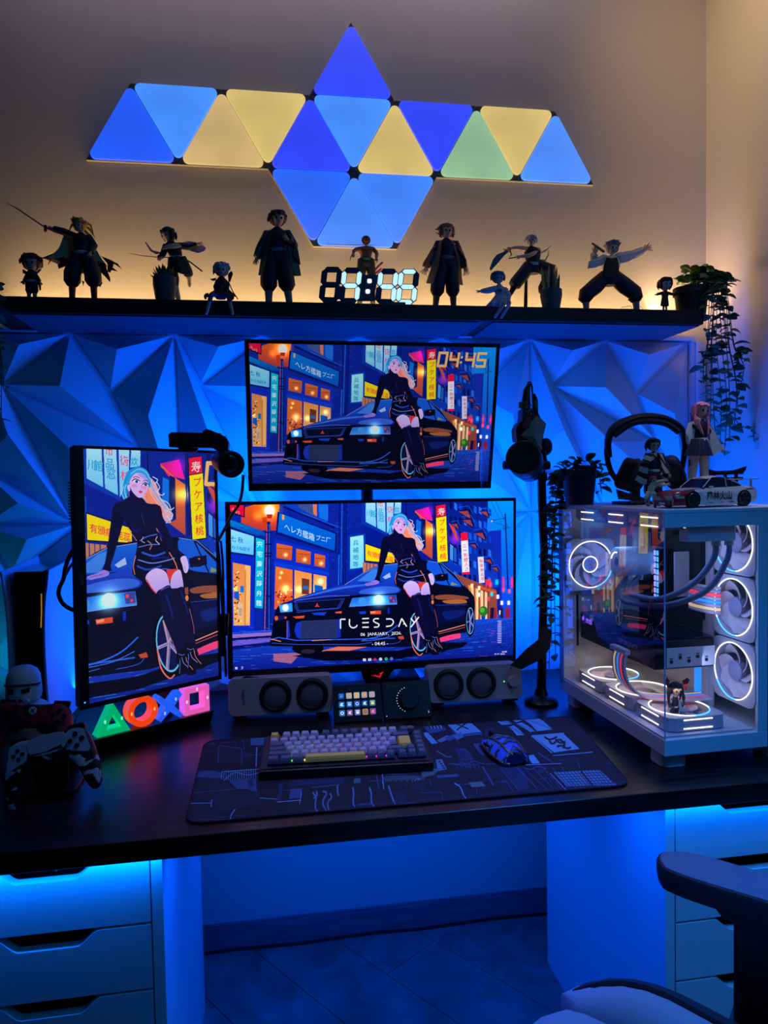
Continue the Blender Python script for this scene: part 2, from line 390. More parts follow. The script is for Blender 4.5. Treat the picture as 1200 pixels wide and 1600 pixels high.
# ---------------------------------------------------------------- picture painter (flat prints and screens)
def homography(src, dst):
    A = []; bb = []
    for (x, y), (u, v) in zip(src, dst):
        A.append([x, y, 1, 0, 0, 0, -u*x, -u*y]); bb.append(u); A.append([0, 0, 0, x, y, 1, -v*x, -v*y]); bb.append(v)
    h = np.linalg.solve(np.array(A, float), np.array(bb, float)); return np.array([[h[0], h[1], h[2]], [h[3], h[4], h[5]], [h[6], h[7], 1]])
class Paint:
    def __init__(s, w, h, base): s.w, s.h = w, h; s.a = np.zeros((h, w, 3), np.float32); s.a[:] = base; s.H = np.eye(3); s.pre = lambda p: p
    def m(s, pts):
        q = np.array([s.pre(p) for p in pts], float); q = np.c_[q, np.ones(len(q))] @ s.H.T; return q[:, :2]/q[:, 2:]
    def fill(s, q, col, al=1, col2=None, ax=1):
        x0, y0 = np.floor(q.min(0)).astype(int); x1, y1 = np.ceil(q.max(0)).astype(int)
        x0, y0, x1, y1 = max(x0, 0), max(y0, 0), min(x1, s.w-1), min(y1, s.h-1)
        if x1 < x0 or y1 < y0: return
        X, Y = np.meshgrid(np.arange(x0, x1+1)+.5, np.arange(y0, y1+1)+.5); ins = np.zeros(X.shape, bool)
        n = len(q)
        for i in range(n):
            xa, ya = q[i]; xb, yb = q[(i+1) % n]
            if ya == yb: continue
            c = ((ya > Y) != (yb > Y)) & (X < (xb-xa)*(Y-ya)/(yb-ya)+xa); ins ^= c
        reg = s.a[y0:y1+1, x0:x1+1]
        if col2 is not None:
            t = ((Y-y0)/max(1, y1-y0) if ax else (X-x0)/max(1, x1-x0))[..., None]; cc = np.array(col)*(1-t)+np.array(col2)*t
        else: cc = np.broadcast_to(np.array(col, float), reg.shape)
        reg[ins] = reg[ins]*(1-al)+cc[ins]*al
    def poly(s, pts, col, al=1, col2=None, ax=1): s.fill(s.m(pts), col, al, col2, ax)
    def blob(s, pts, col, al=1, col2=None, ax=1, k=6):
        q = s.m(pts); n = len(q); out = []
        for i in range(n):
            p0, p1, p2, p3 = q[i-1], q[i], q[(i+1) % n], q[(i+2) % n]
            for j in range(k):
                t = j/k; out.append(.5*((2*p1)+(-p0+p2)*t+(2*p0-5*p1+4*p2-p3)*t*t+(-p0+3*p1-3*p2+p3)*t**3))
        s.fill(np.array(out), col, al, col2, ax)
    def oval(s, c, rx, ry, col, al=1, rot=0, n=28):
        s.poly([(c[0]+rx*math.cos(2*PI*i/n)*math.cos(rot)-ry*math.sin(2*PI*i/n)*math.sin(rot), c[1]+rx*math.cos(2*PI*i/n)*math.sin(rot)+ry*math.sin(2*PI*i/n)*math.cos(rot)) for i in range(n)], col, al)
    def line(s, pts, wd, col, al=1):
        for (a, b) in zip(pts[:-1], pts[1:]):
            dx, dy = b[0]-a[0], b[1]-a[1]; L = math.hypot(dx, dy) or 1; nx, ny = -dy/L*wd/2, dx/L*wd/2
            s.poly([(a[0]+nx, a[1]+ny), (b[0]+nx, b[1]+ny), (b[0]-nx, b[1]-ny), (a[0]-nx, a[1]-ny)], col, al)
    def curve(s, pts, wd, col, al=1, k=6):
        out = []; P_ = [np.array(p, float) for p in pts]; P_ = [2*P_[0]-P_[1]]+P_+[2*P_[-1]-P_[-2]]
        for i in range(1, len(P_)-2):
            p0, p1, p2, p3 = P_[i-1:i+3]
            for j in range(k+(i == len(P_)-3)):
                t = j/k; out.append(tuple(.5*((2*p1)+(-p0+p2)*t+(2*p0-5*p1+4*p2-p3)*t*t+(-p0+3*p1-3*p2+p3)*t**3)))
        s.line(out, wd, col, al)
    def glow(s, c, r, col, k=1):
        (cx, cy), (ex, ey) = s.m([c, (c[0]+r, c[1])]); R = math.hypot(ex-cx, ey-cy)*1.6
        x0, x1, y0, y1 = int(max(0, cx-R)), int(min(s.w, cx+R)), int(max(0, cy-R)), int(min(s.h, cy+R))
        if x1 <= x0 or y1 <= y0: return
        X, Y = np.meshgrid(np.arange(x0, x1), np.arange(y0, y1)); g = np.exp(-((X-cx)**2+(Y-cy)**2)/(R*.5)**2)[..., None]*k
        s.a[y0:y1, x0:x1] += g*np.array(col)
    def text(s, t, o, xa, ya, col, al=1, bold=.01):
        """o baseline start, xa vector of one em along the text, ya vector of one em up"""
        vs, fs = text_tris(t, bold); P_ = [(o[0]+xa[0]*x+ya[0]*y, o[1]+xa[1]*x+ya[1]*y) for x, y in vs]
        for f in fs: s.poly([P_[i] for i in f], col, al)
    def image(s, name, gain=1.0):
        a = np.clip(s.a*gain/255, 0, 1)[::-1]; px = np.ones((s.h, s.w, 4), np.float32); px[..., :3] = a
        im = bpy.data.images.new(name, s.w, s.h); im.pixels.foreach_set(px.ravel()); im.update(); im.pack(); return im
def z1(x, y): return (x/2, y/2)
def z2(x, y): return (x/2, y/2+350)
def z3(x, y): return (550+.5417*x, .5417*y)
def z4(x, y): return (550+.5417*x, 350+.5417*y)
def L1(l): return [z1(*p) for p in l]
def L2(l): return [z2(*p) for p in l]
def L3(l): return [z3(*p) for p in l]
def L4(l): return [z4(*p) for p in l]
def street_scene():
    """night street with neon signs, a dark sports saloon and a woman leaning on its bonnet"""
    p = Paint(1600, 900, (6, 26, 150)); rnd = random.Random(3)
    p.H = homography([(42, 45), (1156, 30), (1160, 642), (52, 697)], [(0, 0), (1600, 0), (1600, 900), (0, 900)])
    # far end of the street and sky
    p.poly([(900, 0), (1180, 0), (1180, 520), (900, 520)], (0, 150, 255), 1, (10, 60, 235))
    p.poly([(1060, 150), (1108, 145), (1115, 480), (1010, 490), (1000, 300)], (14, 40, 190)); p.poly([(1075, 300), (1100, 290), (1110, 480), (1070, 480)], (6, 24, 150))
    # right hand row of buildings
    p.poly(L3([(300, 0), (930, 0), (935, 130), (925, 260), (1000, 440), (1015, 690), (640, 690), (520, 300)]), (4, 24, 140), 1, (10, 60, 200))
    for x in range(9):
        x0 = 650+x*36; y0 = 60+x*9
        for r in range(6):
            yy = y0+r*100-x*3
            if x0+20 < 960: p.poly(L3([(x0, yy), (x0+20, yy+12), (x0+21, yy+62), (x0+1, yy+48)]), rnd.choice([(10, 90, 235), (2, 12, 90), (0, 60, 210), (40, 110, 250), (2, 14, 100)]))
    for x, y, s in ((710, 125, 1.3), (740, 190, 1.1), (830, 285, 1.1), (800, 370, .7), (905, 480, .8), (660, 220, .8), (870, 130, .9), (960, 540, .7)):
        p.poly(L3([(x, y), (x+60*s, y-10*s), (x+85*s, y+35*s), (x+80*s, y+60*s), (x+20*s, y+20*s)]), (3, 14, 90)); p.poly(L3([(x+6*s, y+6*s), (x+58*s, y+2*s), (x+78*s, y+50*s), (x+24*s, y+18*s)]), (160, 60, 70))
        p.line(L3([(x, y-16*s), (x+62*s, y-26*s), (x+88*s, y+18*s)]), 1.5, (30, 110, 250))
    # middle building with warm wall and pink haze
    p.poly(L3([(300, 60), (545, 60), (560, 500), (430, 420), (380, 300), (330, 150)]), (6, 30, 150))
    p.poly(L3([(400, 125), (500, 100), (530, 200), (480, 190), (440, 185)]), (205, 20, 150), 1, (255, 30, 140)); p.glow(z3(505, 130), 26, (200, 0, 110), .6)
    p.poly(L3([(400, 125), (470, 185), (462, 190), (402, 140)]), (250, 90, 40))
    p.poly(L3([(475, 190), (530, 225), (528, 480), (440, 415), (480, 400)]), (236, 110, 40), 1, (190, 70, 60)); p.poly(L3([(412, 190), (445, 205), (440, 350), (405, 325)]), (10, 110, 235)); p.poly(L3([(450, 180), (478, 195), (478, 395), (445, 380)]), (3, 14, 90))
    p.glow(z3(497, 275), 22, (255, 170, 40), .8); p.glow(z3(540, 275), 20, (255, 200, 90), .9); p.oval(z3(540, 275), 6, 6, (255, 250, 220))
    for x in (335, 535, 545): p.line(L3([(x, 70), (x+8, 480)]), 3, (2, 8, 70))
    p.poly(L3([(650, 350), (712, 400), (712, 520), (650, 480)]), (3, 14, 90)); p.poly(L3([(657, 368), (680, 385), (680, 495), (657, 480)]), (60, 150, 250)); p.poly(L3([(685, 392), (705, 405), (705, 505), (685, 492)]), (30, 90, 220))
    p.glow(z3(695, 330), 26, (230, 0, 110), .7); p.poly(L3([(645, 215), (690, 250), (720, 350), (700, 330)]), (220, 70, 60))
    # left building
    p.poly([(30, 30), (560, 30), (560, 560), (30, 560)], (8, 34, 165))
    p.poly(L1([(290, 80), (470, 80), (455, 290), (330, 290), (170, 230), (170, 120)]), (236, 92, 18), 1, (190, 50, 60)); p.glow(z1(300, 175), 20, (255, 150, 20), .5)
    p.glow(z1(392, 130), 44, (255, 120, 20), .9)
    for i in range(40):
        x, y = rnd.uniform(220, 520), rnd.uniform(60, 560); p.line([(x, y), (x+12, y+4)], 1.2, (3, 14, 96))
    for i in range(60):
        x, y = rnd.uniform(430, 510), rnd.uniform(60, 350); p.line([(x, y), (x+10, y+1)], 1.2, rnd.choice([(3, 12, 90), (20, 90, 220)]))
    for i in range(26):
        x, y = rnd.uniform(510, 560), rnd.uniform(60, 170); p.line([(x, y), (x+10, y+1)], 1.0, (4, 16, 110))
    p.poly(L1([(500, 85), (840, 85), (840, 230), (640, 160)]), (10, 60, 200)); p.poly(L1([(615, 85), (760, 85), (760, 190), (620, 110)]), (60, 80, 150)); p.poly(L1([(730, 85), (762, 85), (762, 180), (735, 160)]), (230, 120, 90)); p.poly(L1([(775, 85), (850, 85), (850, 220), (780, 190)]), (20, 110, 235))
    p.line(L1([(500, 105), (900, 270)]), 6, (3, 12, 90)); p.line(L1([(640, 150), (960, 275)]), 2, (30, 110, 250))
    for x in (470, 490, 497): p.line([(x, 40), (x-4, 360)], 3, (3, 10, 80))
    p.line([(480, 40), (476, 350)], 2, (30, 130, 250)); p.line([(468, 240), (466, 360)], 4, (20, 110, 235))
    # cyan awning, shop front left
    p.poly(L1([(85, 205), (330, 290), (380, 330), (280, 330), (85, 255)]), (0, 130, 225), 1, (0, 70, 180)); p.line(L1([(85, 262), (280, 335)]), 4, (2, 20, 110))
    p.poly(L1([(82, 90), (200, 90), (198, 190), (84, 150)]), (3, 8, 60)); p.poly(L1([(82, 90), (192, 92), (190, 178), (84, 138)]), (235, 8, 60)); p.text('-2', z1(92, 128), (14, 2.5), (0, -14), (255, 170, 180)); p.text('2.メラ', z1(112, 150), (9, 3), (0, -15), (255, 190, 190))
    p.poly(L1([(88, 270), (280, 326), (276, 495), (88, 468)]), (3, 20, 130)); p.poly(L1([(90, 280), (270, 336), (266, 482), (92, 456)]), (150, 228, 255), 1, (90, 200, 250))
    p.text('七 秋', z1(88, 368), (22, 4.5), (0, -24), (0, 96, 205), bold=.005); p.text('わうね好き', z1(96, 432), (14.5, 2.2), (0, -17), (0, 96, 205), bold=.005)
    p.poly([(40, 236), (138, 250), (134, 552), (40, 552)], (8, 40, 205)); p.poly([(52, 270), (122, 284), (118, 518), (54, 518)], (236, 138, 70), 1, (250, 176, 96))
    p.poly([(100, 280), (121, 284), (117, 518), (98, 518)], (255, 190, 110)); p.poly([(98, 300), (104, 300), (102, 518), (96, 518)], (226, 130, 60))
    for i in range(70):
        x, y = rnd.uniform(56, 84), rnd.uniform(305, 512); p.oval((x, y), rnd.uniform(1.5, 4), rnd.uniform(1.5, 4), rnd.choice([(190, 60, 20), (255, 210, 120), (120, 40, 30), (255, 240, 200), (230, 40, 50), (90, 30, 30)]))
    p.poly([(56, 385), (76, 383), (77, 413), (57, 413)], (10, 90, 220)); p.poly([(81, 362), (95, 362), (95, 388), (81, 388)], (10, 120, 220)); p.poly([(72, 428), (90, 430), (88, 486), (72, 484)], (225, 190, 160))
    for k in range(6): p.line([(75, 452+k*5), (86, 452+k*5)], 1.6, (90, 60, 60))
    p.glow((60, 372), 8, (255, 200, 80), .8)
    p.poly([(139, 168), (180, 178), (173, 458), (133, 454)], (2, 30, 120)); p.poly([(143, 173), (176, 182), (169, 452), (137, 448)], (0, 200, 240), 1, (0, 165, 225))
    for k, ch in enumerate('宍宅靈沢蒔弁雛'): p.text(ch, (146-k*.6, 208+k*38.5), (23, 1), (0, -25), (215, 250, 255), bold=.008)
    # lamp post
    p.poly([(183, 110), (199, 110), (206, 548), (170, 548)], (4, 24, 130)); p.line([(186, 120), (176, 540)], 2.5, (230, 100, 130)); p.line([(195, 120), (193, 540)], 2, (40, 130, 250))
    for y in (150, 196, 232, 243, 400, 540): p.poly([(180, y), (204, y), (204, y+5), (180, y+5)], (3, 12, 80))
    p.poly([(166, 96), (186, 90), (186, 134), (172, 142)], (210, 60, 10)); p.glow((197, 66), 26, (255, 170, 90), .9); p.oval((196, 68), 20, 23, (255, 246, 240)); p.poly([(184, 82), (208, 82), (204, 98), (188, 98)], (190, 40, 20))
    # long blue sign
    p.poly(L1([(455, 142), (920, 310), (915, 470), (440, 318)]), (2, 16, 110)); p.poly(L1([(470, 152), (908, 318), (902, 452), (455, 300)]), (0, 118, 232), 1, (0, 84, 215)); p.poly(L1([(490, 165), (508, 170), (506, 208), (489, 203)]), (255, 160, 40))
    p.text('ヘレ方艦箱', z1(505, 280), (24, 9.3), (0, -31), (200, 240, 255), bold=.005); p.text('プニ厂', z1(752, 362), (20, 4.5), (0, -24), (190, 235, 255), bold=.005)
    # shop windows
    p.poly([(215, 178), (428, 235), (424, 420), (212, 420)], (8, 44, 200))
    for q in (((447, 390), (570, 415), (565, 525), (445, 505)), ((600, 432), (715, 458), (712, 560), (598, 538)), ((745, 470), (828, 490), (825, 585), (742, 568))):
        p.poly(L1(q), (232, 104, 40), 1, (196, 84, 46)); x = sum(a[0] for a in q)/4; y = sum(a[1] for a in q)/4
        p.line(L1([(q[0][0]+5, q[0][1]+40), (q[1][0]-5, q[1][1]+22)]), 2, (120, 50, 30)); p.glow(z1(x+10, y+22), 9, (255, 210, 150), .9)
    p.poly([(219, 286), (291, 301), (291, 450), (214, 455)], (240, 120, 44), 1, (235, 90, 46)); p.poly([(292, 300), (362, 315), (360, 420), (292, 430)], (250, 146, 62), 1, (250, 190, 110)); p.poly([(367, 316), (419, 326), (418, 400), (367, 400)], (245, 150, 80), 1, (255, 220, 160))
    for i in range(60):
        x, y = rnd.uniform(220, 286), rnd.uniform(380, 440); p.oval((x, y), rnd.uniform(2, 5), rnd.uniform(1.5, 4), rnd.choice([(220, 40, 40), (120, 30, 40), (255, 200, 120), (255, 110, 60), (60, 20, 30)]))
    for x, y, r in ((242, 310, 7), (258, 374, 20), (310, 376, 14), (395, 345, 12), (236, 330, 6)): p.glow((x, y), r, (255, 210, 130), 1)
    p.poly([(322, 332), (352, 338), (350, 396), (322, 396)], (110, 50, 40)); p.poly([(326, 362), (348, 364), (347, 378), (326, 376)], (40, 110, 190)); p.poly([(372, 358), (402, 364), (402, 372), (372, 368)], (0, 120, 220)); p.poly([(372, 362), (405, 366), (403, 400), (372, 400)], (10, 90, 200))
    p.poly([(286, 300), (293, 301), (292, 445), (286, 445)], (6, 36, 170)); p.poly([(361, 314), (368, 316), (366, 400), (360, 400)], (6, 36, 170)); p.poly([(213, 268), (428, 310), (428, 322), (213, 284)], (10, 60, 225))
    # hanging panels, white sign, yellow banner
    p.poly(L3([(14, 60), (305, 60), (302, 140), (195, 306), (14, 222)]), (6, 50, 180))
    for q, c in ((((42, 60), (112, 60), (118, 246), (42, 206)), 0), (((122, 60), (182, 60), (187, 282), (126, 250)), 0), (((194, 60), (245, 60), (240, 215), (196, 292)), 1), (((255, 60), (300, 60), (298, 142), (248, 150)), 0)):
        p.poly(L3(q), (165, 228, 255), 1, (110, 205, 255))
    for ch, x, y, c, sz in (('川', 44, 160, (40, 170, 220), 26), ('館', 72, 165, (40, 170, 220), 26), ('品', 128, 150, (40, 150, 225), 24), ('窓', 132, 200, (40, 150, 225), 26), ('巾', 130, 92, (250, 60, 120), 20), ('術', 198, 135, (240, 50, 140), 24), ('杉', 200, 205, (250, 60, 150), 24), ('炊', 252, 132, (30, 150, 215), 20)): p.text(ch, z3(x, y), (sz, 3), (0, -sz*1.15), c)
    p.poly([(506, 165), (572, 157), (574, 296), (506, 304)], (0, 60, 190)); p.poly([(512, 172), (564, 164), (566, 290), (512, 297)], (160, 240, 255), 1, (120, 220, 255))
    for k, ch in enumerate('兵補地等'): p.text(ch, (522, 205+k*28), (24, -2), (0, -24), (20, 140, 190), bold=.008)
    p.poly(L3([(36, 360), (260, 432), (270, 520), (36, 496)]), (3, 14, 90)); p.poly(L3([(40, 368), (250, 440), (252, 508), (42, 488)]), (255, 226, 0)); p.text('有頒痕 苑蕊', z3(52, 448), (20, 5.5), (0, -24), (240, 40, 60), bold=.008)
    p.poly(L3([(20, 500), (130, 515), (120, 560), (25, 600)]), (200, 120, 90))
    for x in (50, 75, 100): p.line(L3([(x, 500), (x, 575)]), 2.5, (10, 40, 150))
    # tall signs on the right
    p.poly(L3([(546, 84), (626, 74), (648, 500), (562, 512)]), (3, 14, 90)); p.poly(L3([(552, 92), (622, 80), (626, 162), (554, 176)]), (240, 14, 60)); p.poly(L3([(554, 180), (628, 166), (642, 494), (567, 502)]), (255, 236, 0))
    p.text('寿', z3(563, 160), (31, -4), (0, -32), (255, 225, 225), bold=.008)
    for k, ch in enumerate('プケア核桃'): p.text(ch, z3(573+k*2.5, 232+k*62), (26, -3), (0, -27), (238, 30, 50), bold=.008)
    p.poly(L3([(735, 290), (785, 284), (802, 588), (748, 592)]), (235, 235, 255)); p.poly(L3([(735, 290), (785, 284), (788, 342), (738, 348)]), (250, 10, 60)); p.poly(L3([(747, 576), (802, 572), (802, 590), (748, 592)]), (250, 10, 60))
    for k, ch in enumerate('ニー刺鱗人さ'): p.text(ch, z3(750+k*3, 395+k*34), (17, -1), (0, -17), (240, 40, 80) if k != 1 else (60, 60, 140), bold=.005)
    p.poly(L3([(860, 465), (903, 462), (913, 652), (872, 656)]), (225, 225, 255))
    for k, ch in enumerate('糎雲畑品域'): p.text(ch, z3(873+k*3, 505+k*32), (14, 0), (0, -14), (240, 60, 90), bold=.005)
    for q, c in ((((917, 630), (958, 628), (964, 690), (922, 692)), (255, 40, 80)), (((990, 630), (1012, 628), (1014, 668), (992, 670)), (0, 170, 240)), (((1042, 610), (1056, 610), (1058, 690), (1044, 690)), (255, 40, 110)), (((1105, 612), (1120, 612), (1120, 692), (1106, 692)), (255, 40, 130))): p.poly(L3(q), c); p.glow(z3(sum(a[0] for a in q)/4, sum(a[1] for a in q)/4), 12, tuple(v*.5 for v in c), .6)
    p.line(L3([(1060, 150), (1085, 700)]), 5, (4, 14, 110)); p.line(L3([(950, 200), (1060, 182)]), 2, (4, 14, 110)); p.line(L3([(955, 204), (1062, 240)]), 1.2, (4, 14, 110)); p.oval(z3(962, 203), 4, 3, (255, 190, 160)); p.line(L3([(1040, 260), (1100, 250)]), 2, (4, 14, 110)); p.line(L3([(955, 60), (1060, 270)]), 1, (4, 14, 110)); p.line(L3([(990, 60), (1080, 250)]), 1, (4, 14, 110))
    # lower right: shops, people, ground
    p.poly(L4([(700, -60), (1000, 60), (1010, 280), (820, 284)]), (150, 70, 60)); p.poly(L4([(790, 20), (930, 90), (935, 280), (840, 282)]), (240, 140, 70), 1, (200, 90, 80))
    for x in (815, 850, 885, 915): p.poly(L4([(x, 30+(x-800)*.35), (x+18, 40+(x-800)*.35), (x+18, 275), (x, 278)]), (255, 210, 150)); p.line(L4([(x+22, 20), (x+22, 280)]), 3, (60, 30, 70))
    p.poly(L4([(880, 30), (1000, 70), (1000, 85), (900, 60)]), (220, 80, 40))
    for x, y, c in ((820, 28, (255, 200, 130)), (872, 45, (255, 220, 160)), (955, 20, (255, 60, 90)), (870, 95, (255, 240, 220)), (940, 125, (255, 50, 80)), (1010, 110, (230, 240, 255)), (965, 90, (0, 190, 220)), (1040, 155, (230, 230, 255)), (1090, 155, (230, 230, 255)), (1095, 70, (255, 70, 120)), (1050, 60, (255, 60, 120)), (1030, 225, (255, 220, 180))):
        p.poly(L4([(x-9, y-15), (x+9, y-15), (x+9, y+15), (x-9, y+15)]), c); p.glow(z4(x, y), 10, c, .35)
    for x in (965, 975, 990, 1040, 1075, 1090): p.poly(L4([(x-8, 190), (x+8, 190), (x+12, 270), (x-12, 270)]), rnd.choice([(10, 10, 60), (40, 20, 60), (150, 30, 60)]))
    p.poly([(30, 545), (230, 535), (1000, 500), (1175, 492), (1180, 760), (30, 760)], (24, 80, 230), 1, (8, 26, 140))
    p.poly([(40, 553), (220, 545), (215, 560), (40, 572)], (150, 110, 200)); p.poly([(40, 571), (212, 560), (200, 590), (40, 606)], (110, 90, 215)); p.poly([(40, 568), (210, 557), (210, 566), (40, 578)], (4, 14, 100)); p.poly([(40, 600), (205, 583), (195, 598), (40, 614)], (4, 16, 110))
    for i in range(420):
        x, y = rnd.uniform(50, 1165), rnd.uniform(505, 700); 
        if y < 500+(1165-x)*.12 and x > 300: pass
        t = rnd.random(); c = (120, 110, 235) if 90 < x < 260 and t < .5 else ((30, 130, 255) if t < .5 else (6, 22, 130)); c = (190, 80, 210) if (1040 < x < 1090 and t < .7) else c
        L = rnd.uniform(6, 26)*(y-430)/200; p.line([(x-L, y+rnd.uniform(-1, 1)), (x+L, y)], rnd.uniform(1, 2.5), c, .7)
    for k in range(14): p.line([(1175, 500+k*k*1.5), (880-k*30, 545+k*14)], 1.3, (4, 14, 110), .8)
    for k in range(12): p.line([(1015+k*14, 500), (760+k*52, 700)], 1.1, (4, 14, 110), .8)
    for y in range(505, 590, 7): p.poly([(1096+rnd.uniform(-3, 3), y), (1114, y), (1112, y+4), (1098, y+4)], (200, 190, 255), .8)
    p.poly(L2([(420, 560), (640, 555), (560, 640), (420, 620)]), (200, 110, 130), .8); p.poly(L2([(780, 545), (960, 500), (1190, 505), (1000, 545), (780, 570)]), (250, 120, 90), .9)
    p.poly(L4([(580, 388), (735, 355), (740, 410), (590, 440)]), (255, 60, 130)); p.poly(L4([(590, 370), (735, 345), (735, 372), (600, 392)]), (235, 150, 170))
    p.poly([(285, 640), (420, 620), (700, 622), (860, 590), (980, 590), (960, 608), (880, 625), (700, 655), (420, 660)], (2, 2, 22))
    p.oval(z4(905, 215), 17, 20, (30, 120, 40)); p.oval(z4(897, 208), 9, 10, (90, 180, 50)); p.poly(L4([(888, 250), (920, 250), (916, 280), (892, 280)]), (0, 60, 200))
    # ---- car
    D = (3, 5, 30)
    p.blob([(196, 588), (204, 548), (212, 492), (232, 440), (290, 418), (400, 385), (490, 362), (560, 315), (620, 285), (700, 270), (800, 264), (870, 275), (925, 318), (962, 362), (1000, 405), (1006, 450), (1000, 500), (985, 545), (900, 562), (760, 604), (640, 606), (480, 604), (300, 602), (205, 600)], D)
    p.oval((346, 610), 62, 26, (2, 2, 14)); p.oval((346, 622), 28, 9, (40, 30, 50))
    p.blob([(236, 440), (300, 412), (400, 380), (500, 358), (620, 352), (700, 345), (705, 392), (600, 396), (500, 404), (400, 414), (292, 428)], (22, 66, 215), 1, (6, 14, 110)); p.blob([(300, 415), (420, 380), (520, 362), (620, 356), (480, 376), (380, 398)], (60, 120, 250), .8); p.blob([(560, 380), (640, 366), (700, 372), (690, 392), (560, 396)], (60, 120, 250), .7); p.line([(292, 428), (300, 420), (420, 404), (510, 402)], 1.5, (120, 140, 240))
    p.poly([(492, 358), (560, 316), (622, 286), (700, 276), (705, 346), (600, 350)], (18, 96, 226), 1, (10, 60, 200)); p.line([(490, 360), (560, 316), (622, 286), (700, 276)], 2, (130, 150, 240)); p.poly([(540, 345), (600, 300), (640, 290), (600, 348)], (70, 150, 250), .7); p.poly([(640, 330), (668, 312), (672, 330), (650, 338)], (200, 220, 255), .8)
    p.blob([(816, 272), (860, 276), (900, 310), (952, 366), (900, 364), (846, 352), (822, 320)], (16, 86, 226)); p.line([(816, 266), (870, 275), (925, 320), (962, 366)], 2, (110, 140, 240)); p.line([(862, 276), (905, 364)], 4, D); p.poly([(912, 350), (940, 362), (910, 364)], (130, 150, 90)); p.poly([(846, 322), (898, 316), (900, 342), (850, 348)], (3, 4, 24)); p.oval((872, 332), 26, 15, (4, 6, 34)); p.oval((876, 325), 3, 2, (255, 120, 60))
    p.poly([(232, 438), (284, 430), (286, 464), (238, 468)], (50, 150, 250)); p.oval((258, 449), 12, 14, (190, 235, 255)); p.glow((256, 449), 16, (120, 190, 255), .7)
    p.poly([(520, 412), (600, 404), (694, 400), (698, 436), (600, 440), (508, 446)], (20, 100, 226), 1, (60, 150, 250)); p.glow((624, 418), 32, (150, 220, 255), 1.2); p.oval((624, 418), 18, 18, (225, 250, 255)); p.oval((560, 424), 16, 14, (60, 150, 240)); p.poly([(664, 404), (692, 402), (694, 430), (668, 432)], (60, 60, 160)); p.oval((672, 412), 5, 5, (240, 70, 80)); p.oval((684, 424), 4, 4, (240, 70, 80)); p.line([(508, 446), (600, 441), (698, 437)], 2, (120, 140, 240))
    p.poly([(294, 426), (486, 412), (466, 456), (302, 464), (292, 446)], (24, 44, 130)); p.poly([(304, 430), (478, 418), (460, 450), (310, 458)], (4, 5, 28))
    for k in range(3): p.line([(308, 436+k*7), (468, 425+k*8)], 1, (22, 30, 90))
    for a in (90, 210, 330):
        ca, sa = math.cos(math.radians(a)), -math.sin(math.radians(a)); q = (382+ca*7, 441+sa*7); t = (-sa*3.6, ca*3.6); p.poly([(382, 441), (q[0]*.5+191+t[0], q[1]*.5+220.5+t[1]), (382+ca*11, 441+sa*11), (q[0]*.5+191-t[0], q[1]*.5+220.5-t[1])], (240, 60, 70))
    p.poly([(500, 408), (520, 412), (508, 446), (480, 450)], (3, 5, 30)); p.line([(490, 412), (472, 450), (300, 468)], 2.5, (40, 70, 210))
    p.poly([(216, 508), (258, 502), (256, 572), (220, 570)], (2, 3, 20)); p.poly([(214, 480), (262, 478), (260, 494), (216, 502)], (16, 20, 90)); p.oval((222, 490), 7, 9, (230, 90, 40)); p.oval((258, 488), 5, 4, (240, 80, 60)); p.poly([(286, 484), (334, 480), (330, 490), (300, 492)], (230, 80, 40)); p.poly([(360, 470), (420, 466), (410, 480), (372, 478)], (20, 60, 210))
    p.poly([(300, 510), (318, 503), (318, 572), (302, 566), (292, 540)], (16, 50, 200)); p.poly([(318, 502), (460, 496), (460, 570), (318, 571)], (40, 56, 110))
    for k in range(13): p.line([(320, 507+k*5), (458, 502+k*5.2)], 1.3, (10, 14, 60))
    p.poly([(460, 496), (474, 494), (476, 566), (460, 570)], (16, 40, 170)); p.poly([(263, 500), (270, 500), (276, 562), (262, 574)], (16, 50, 200)); p.line([(264, 500), (264, 570)], 1.5, (240, 90, 110))
    p.poly([(590, 464), (634, 462), (634, 476), (592, 477)], (236, 70, 40)); p.poly([(592, 466), (612, 464), (612, 472), (594, 473)], (255, 150, 110)); p.poly([(660, 452), (668, 450), (668, 474), (660, 474)], (14, 40, 190)); p.poly([(452, 466), (480, 464), (478, 472), (456, 472)], (236, 90, 60)); p.poly([(546, 466), (574, 464), (574, 474), (552, 476)], (16, 60, 220))
    p.line([(196, 576), (230, 566), (300, 578), (690, 572)], 4, (36, 90, 240)); p.line([(204, 588), (300, 594), (540, 596), (600, 588)], 2, (50, 90, 230)); p.line([(200, 572), (240, 582)], 3, (255, 150, 90)); p.line([(360, 580), (440, 576)], 2, (250, 140, 90)); p.curve([(560, 578), (620, 566), (660, 550), (700, 520)], 4, (36, 100, 250)); p.curve([(556, 582), (630, 576), (690, 556)], 2, (60, 120, 250)); p.curve([(640, 596), (700, 590), (720, 570)], 2, (40, 80, 220)); p.poly([(700, 566), (722, 562), (726, 576), (706, 576)], (200, 70, 40))
    p.blob([(850, 405), (900, 400), (970, 408), (975, 418), (900, 420), (856, 418)], (180, 90, 60), .8); p.blob([(880, 424), (960, 420), (970, 434), (900, 436)], (250, 140, 60), .7); p.line([(850, 442), (975, 440)], 1.5, (30, 80, 230)); p.poly([(850, 446), (970, 444), (966, 500), (860, 520)], (5, 10, 60)); p.blob([(880, 470), (960, 462), (960, 480), (900, 500)], (14, 40, 150), .6); p.line([(862, 548), (968, 520)], 3, (250, 150, 130)); p.line([(862, 556), (968, 530)], 2, (200, 80, 90)); p.poly([(832, 402), (842, 400), (843, 420), (833, 420)], (150, 60, 60)); p.oval((838, 430), 5, 8, (255, 130, 40))
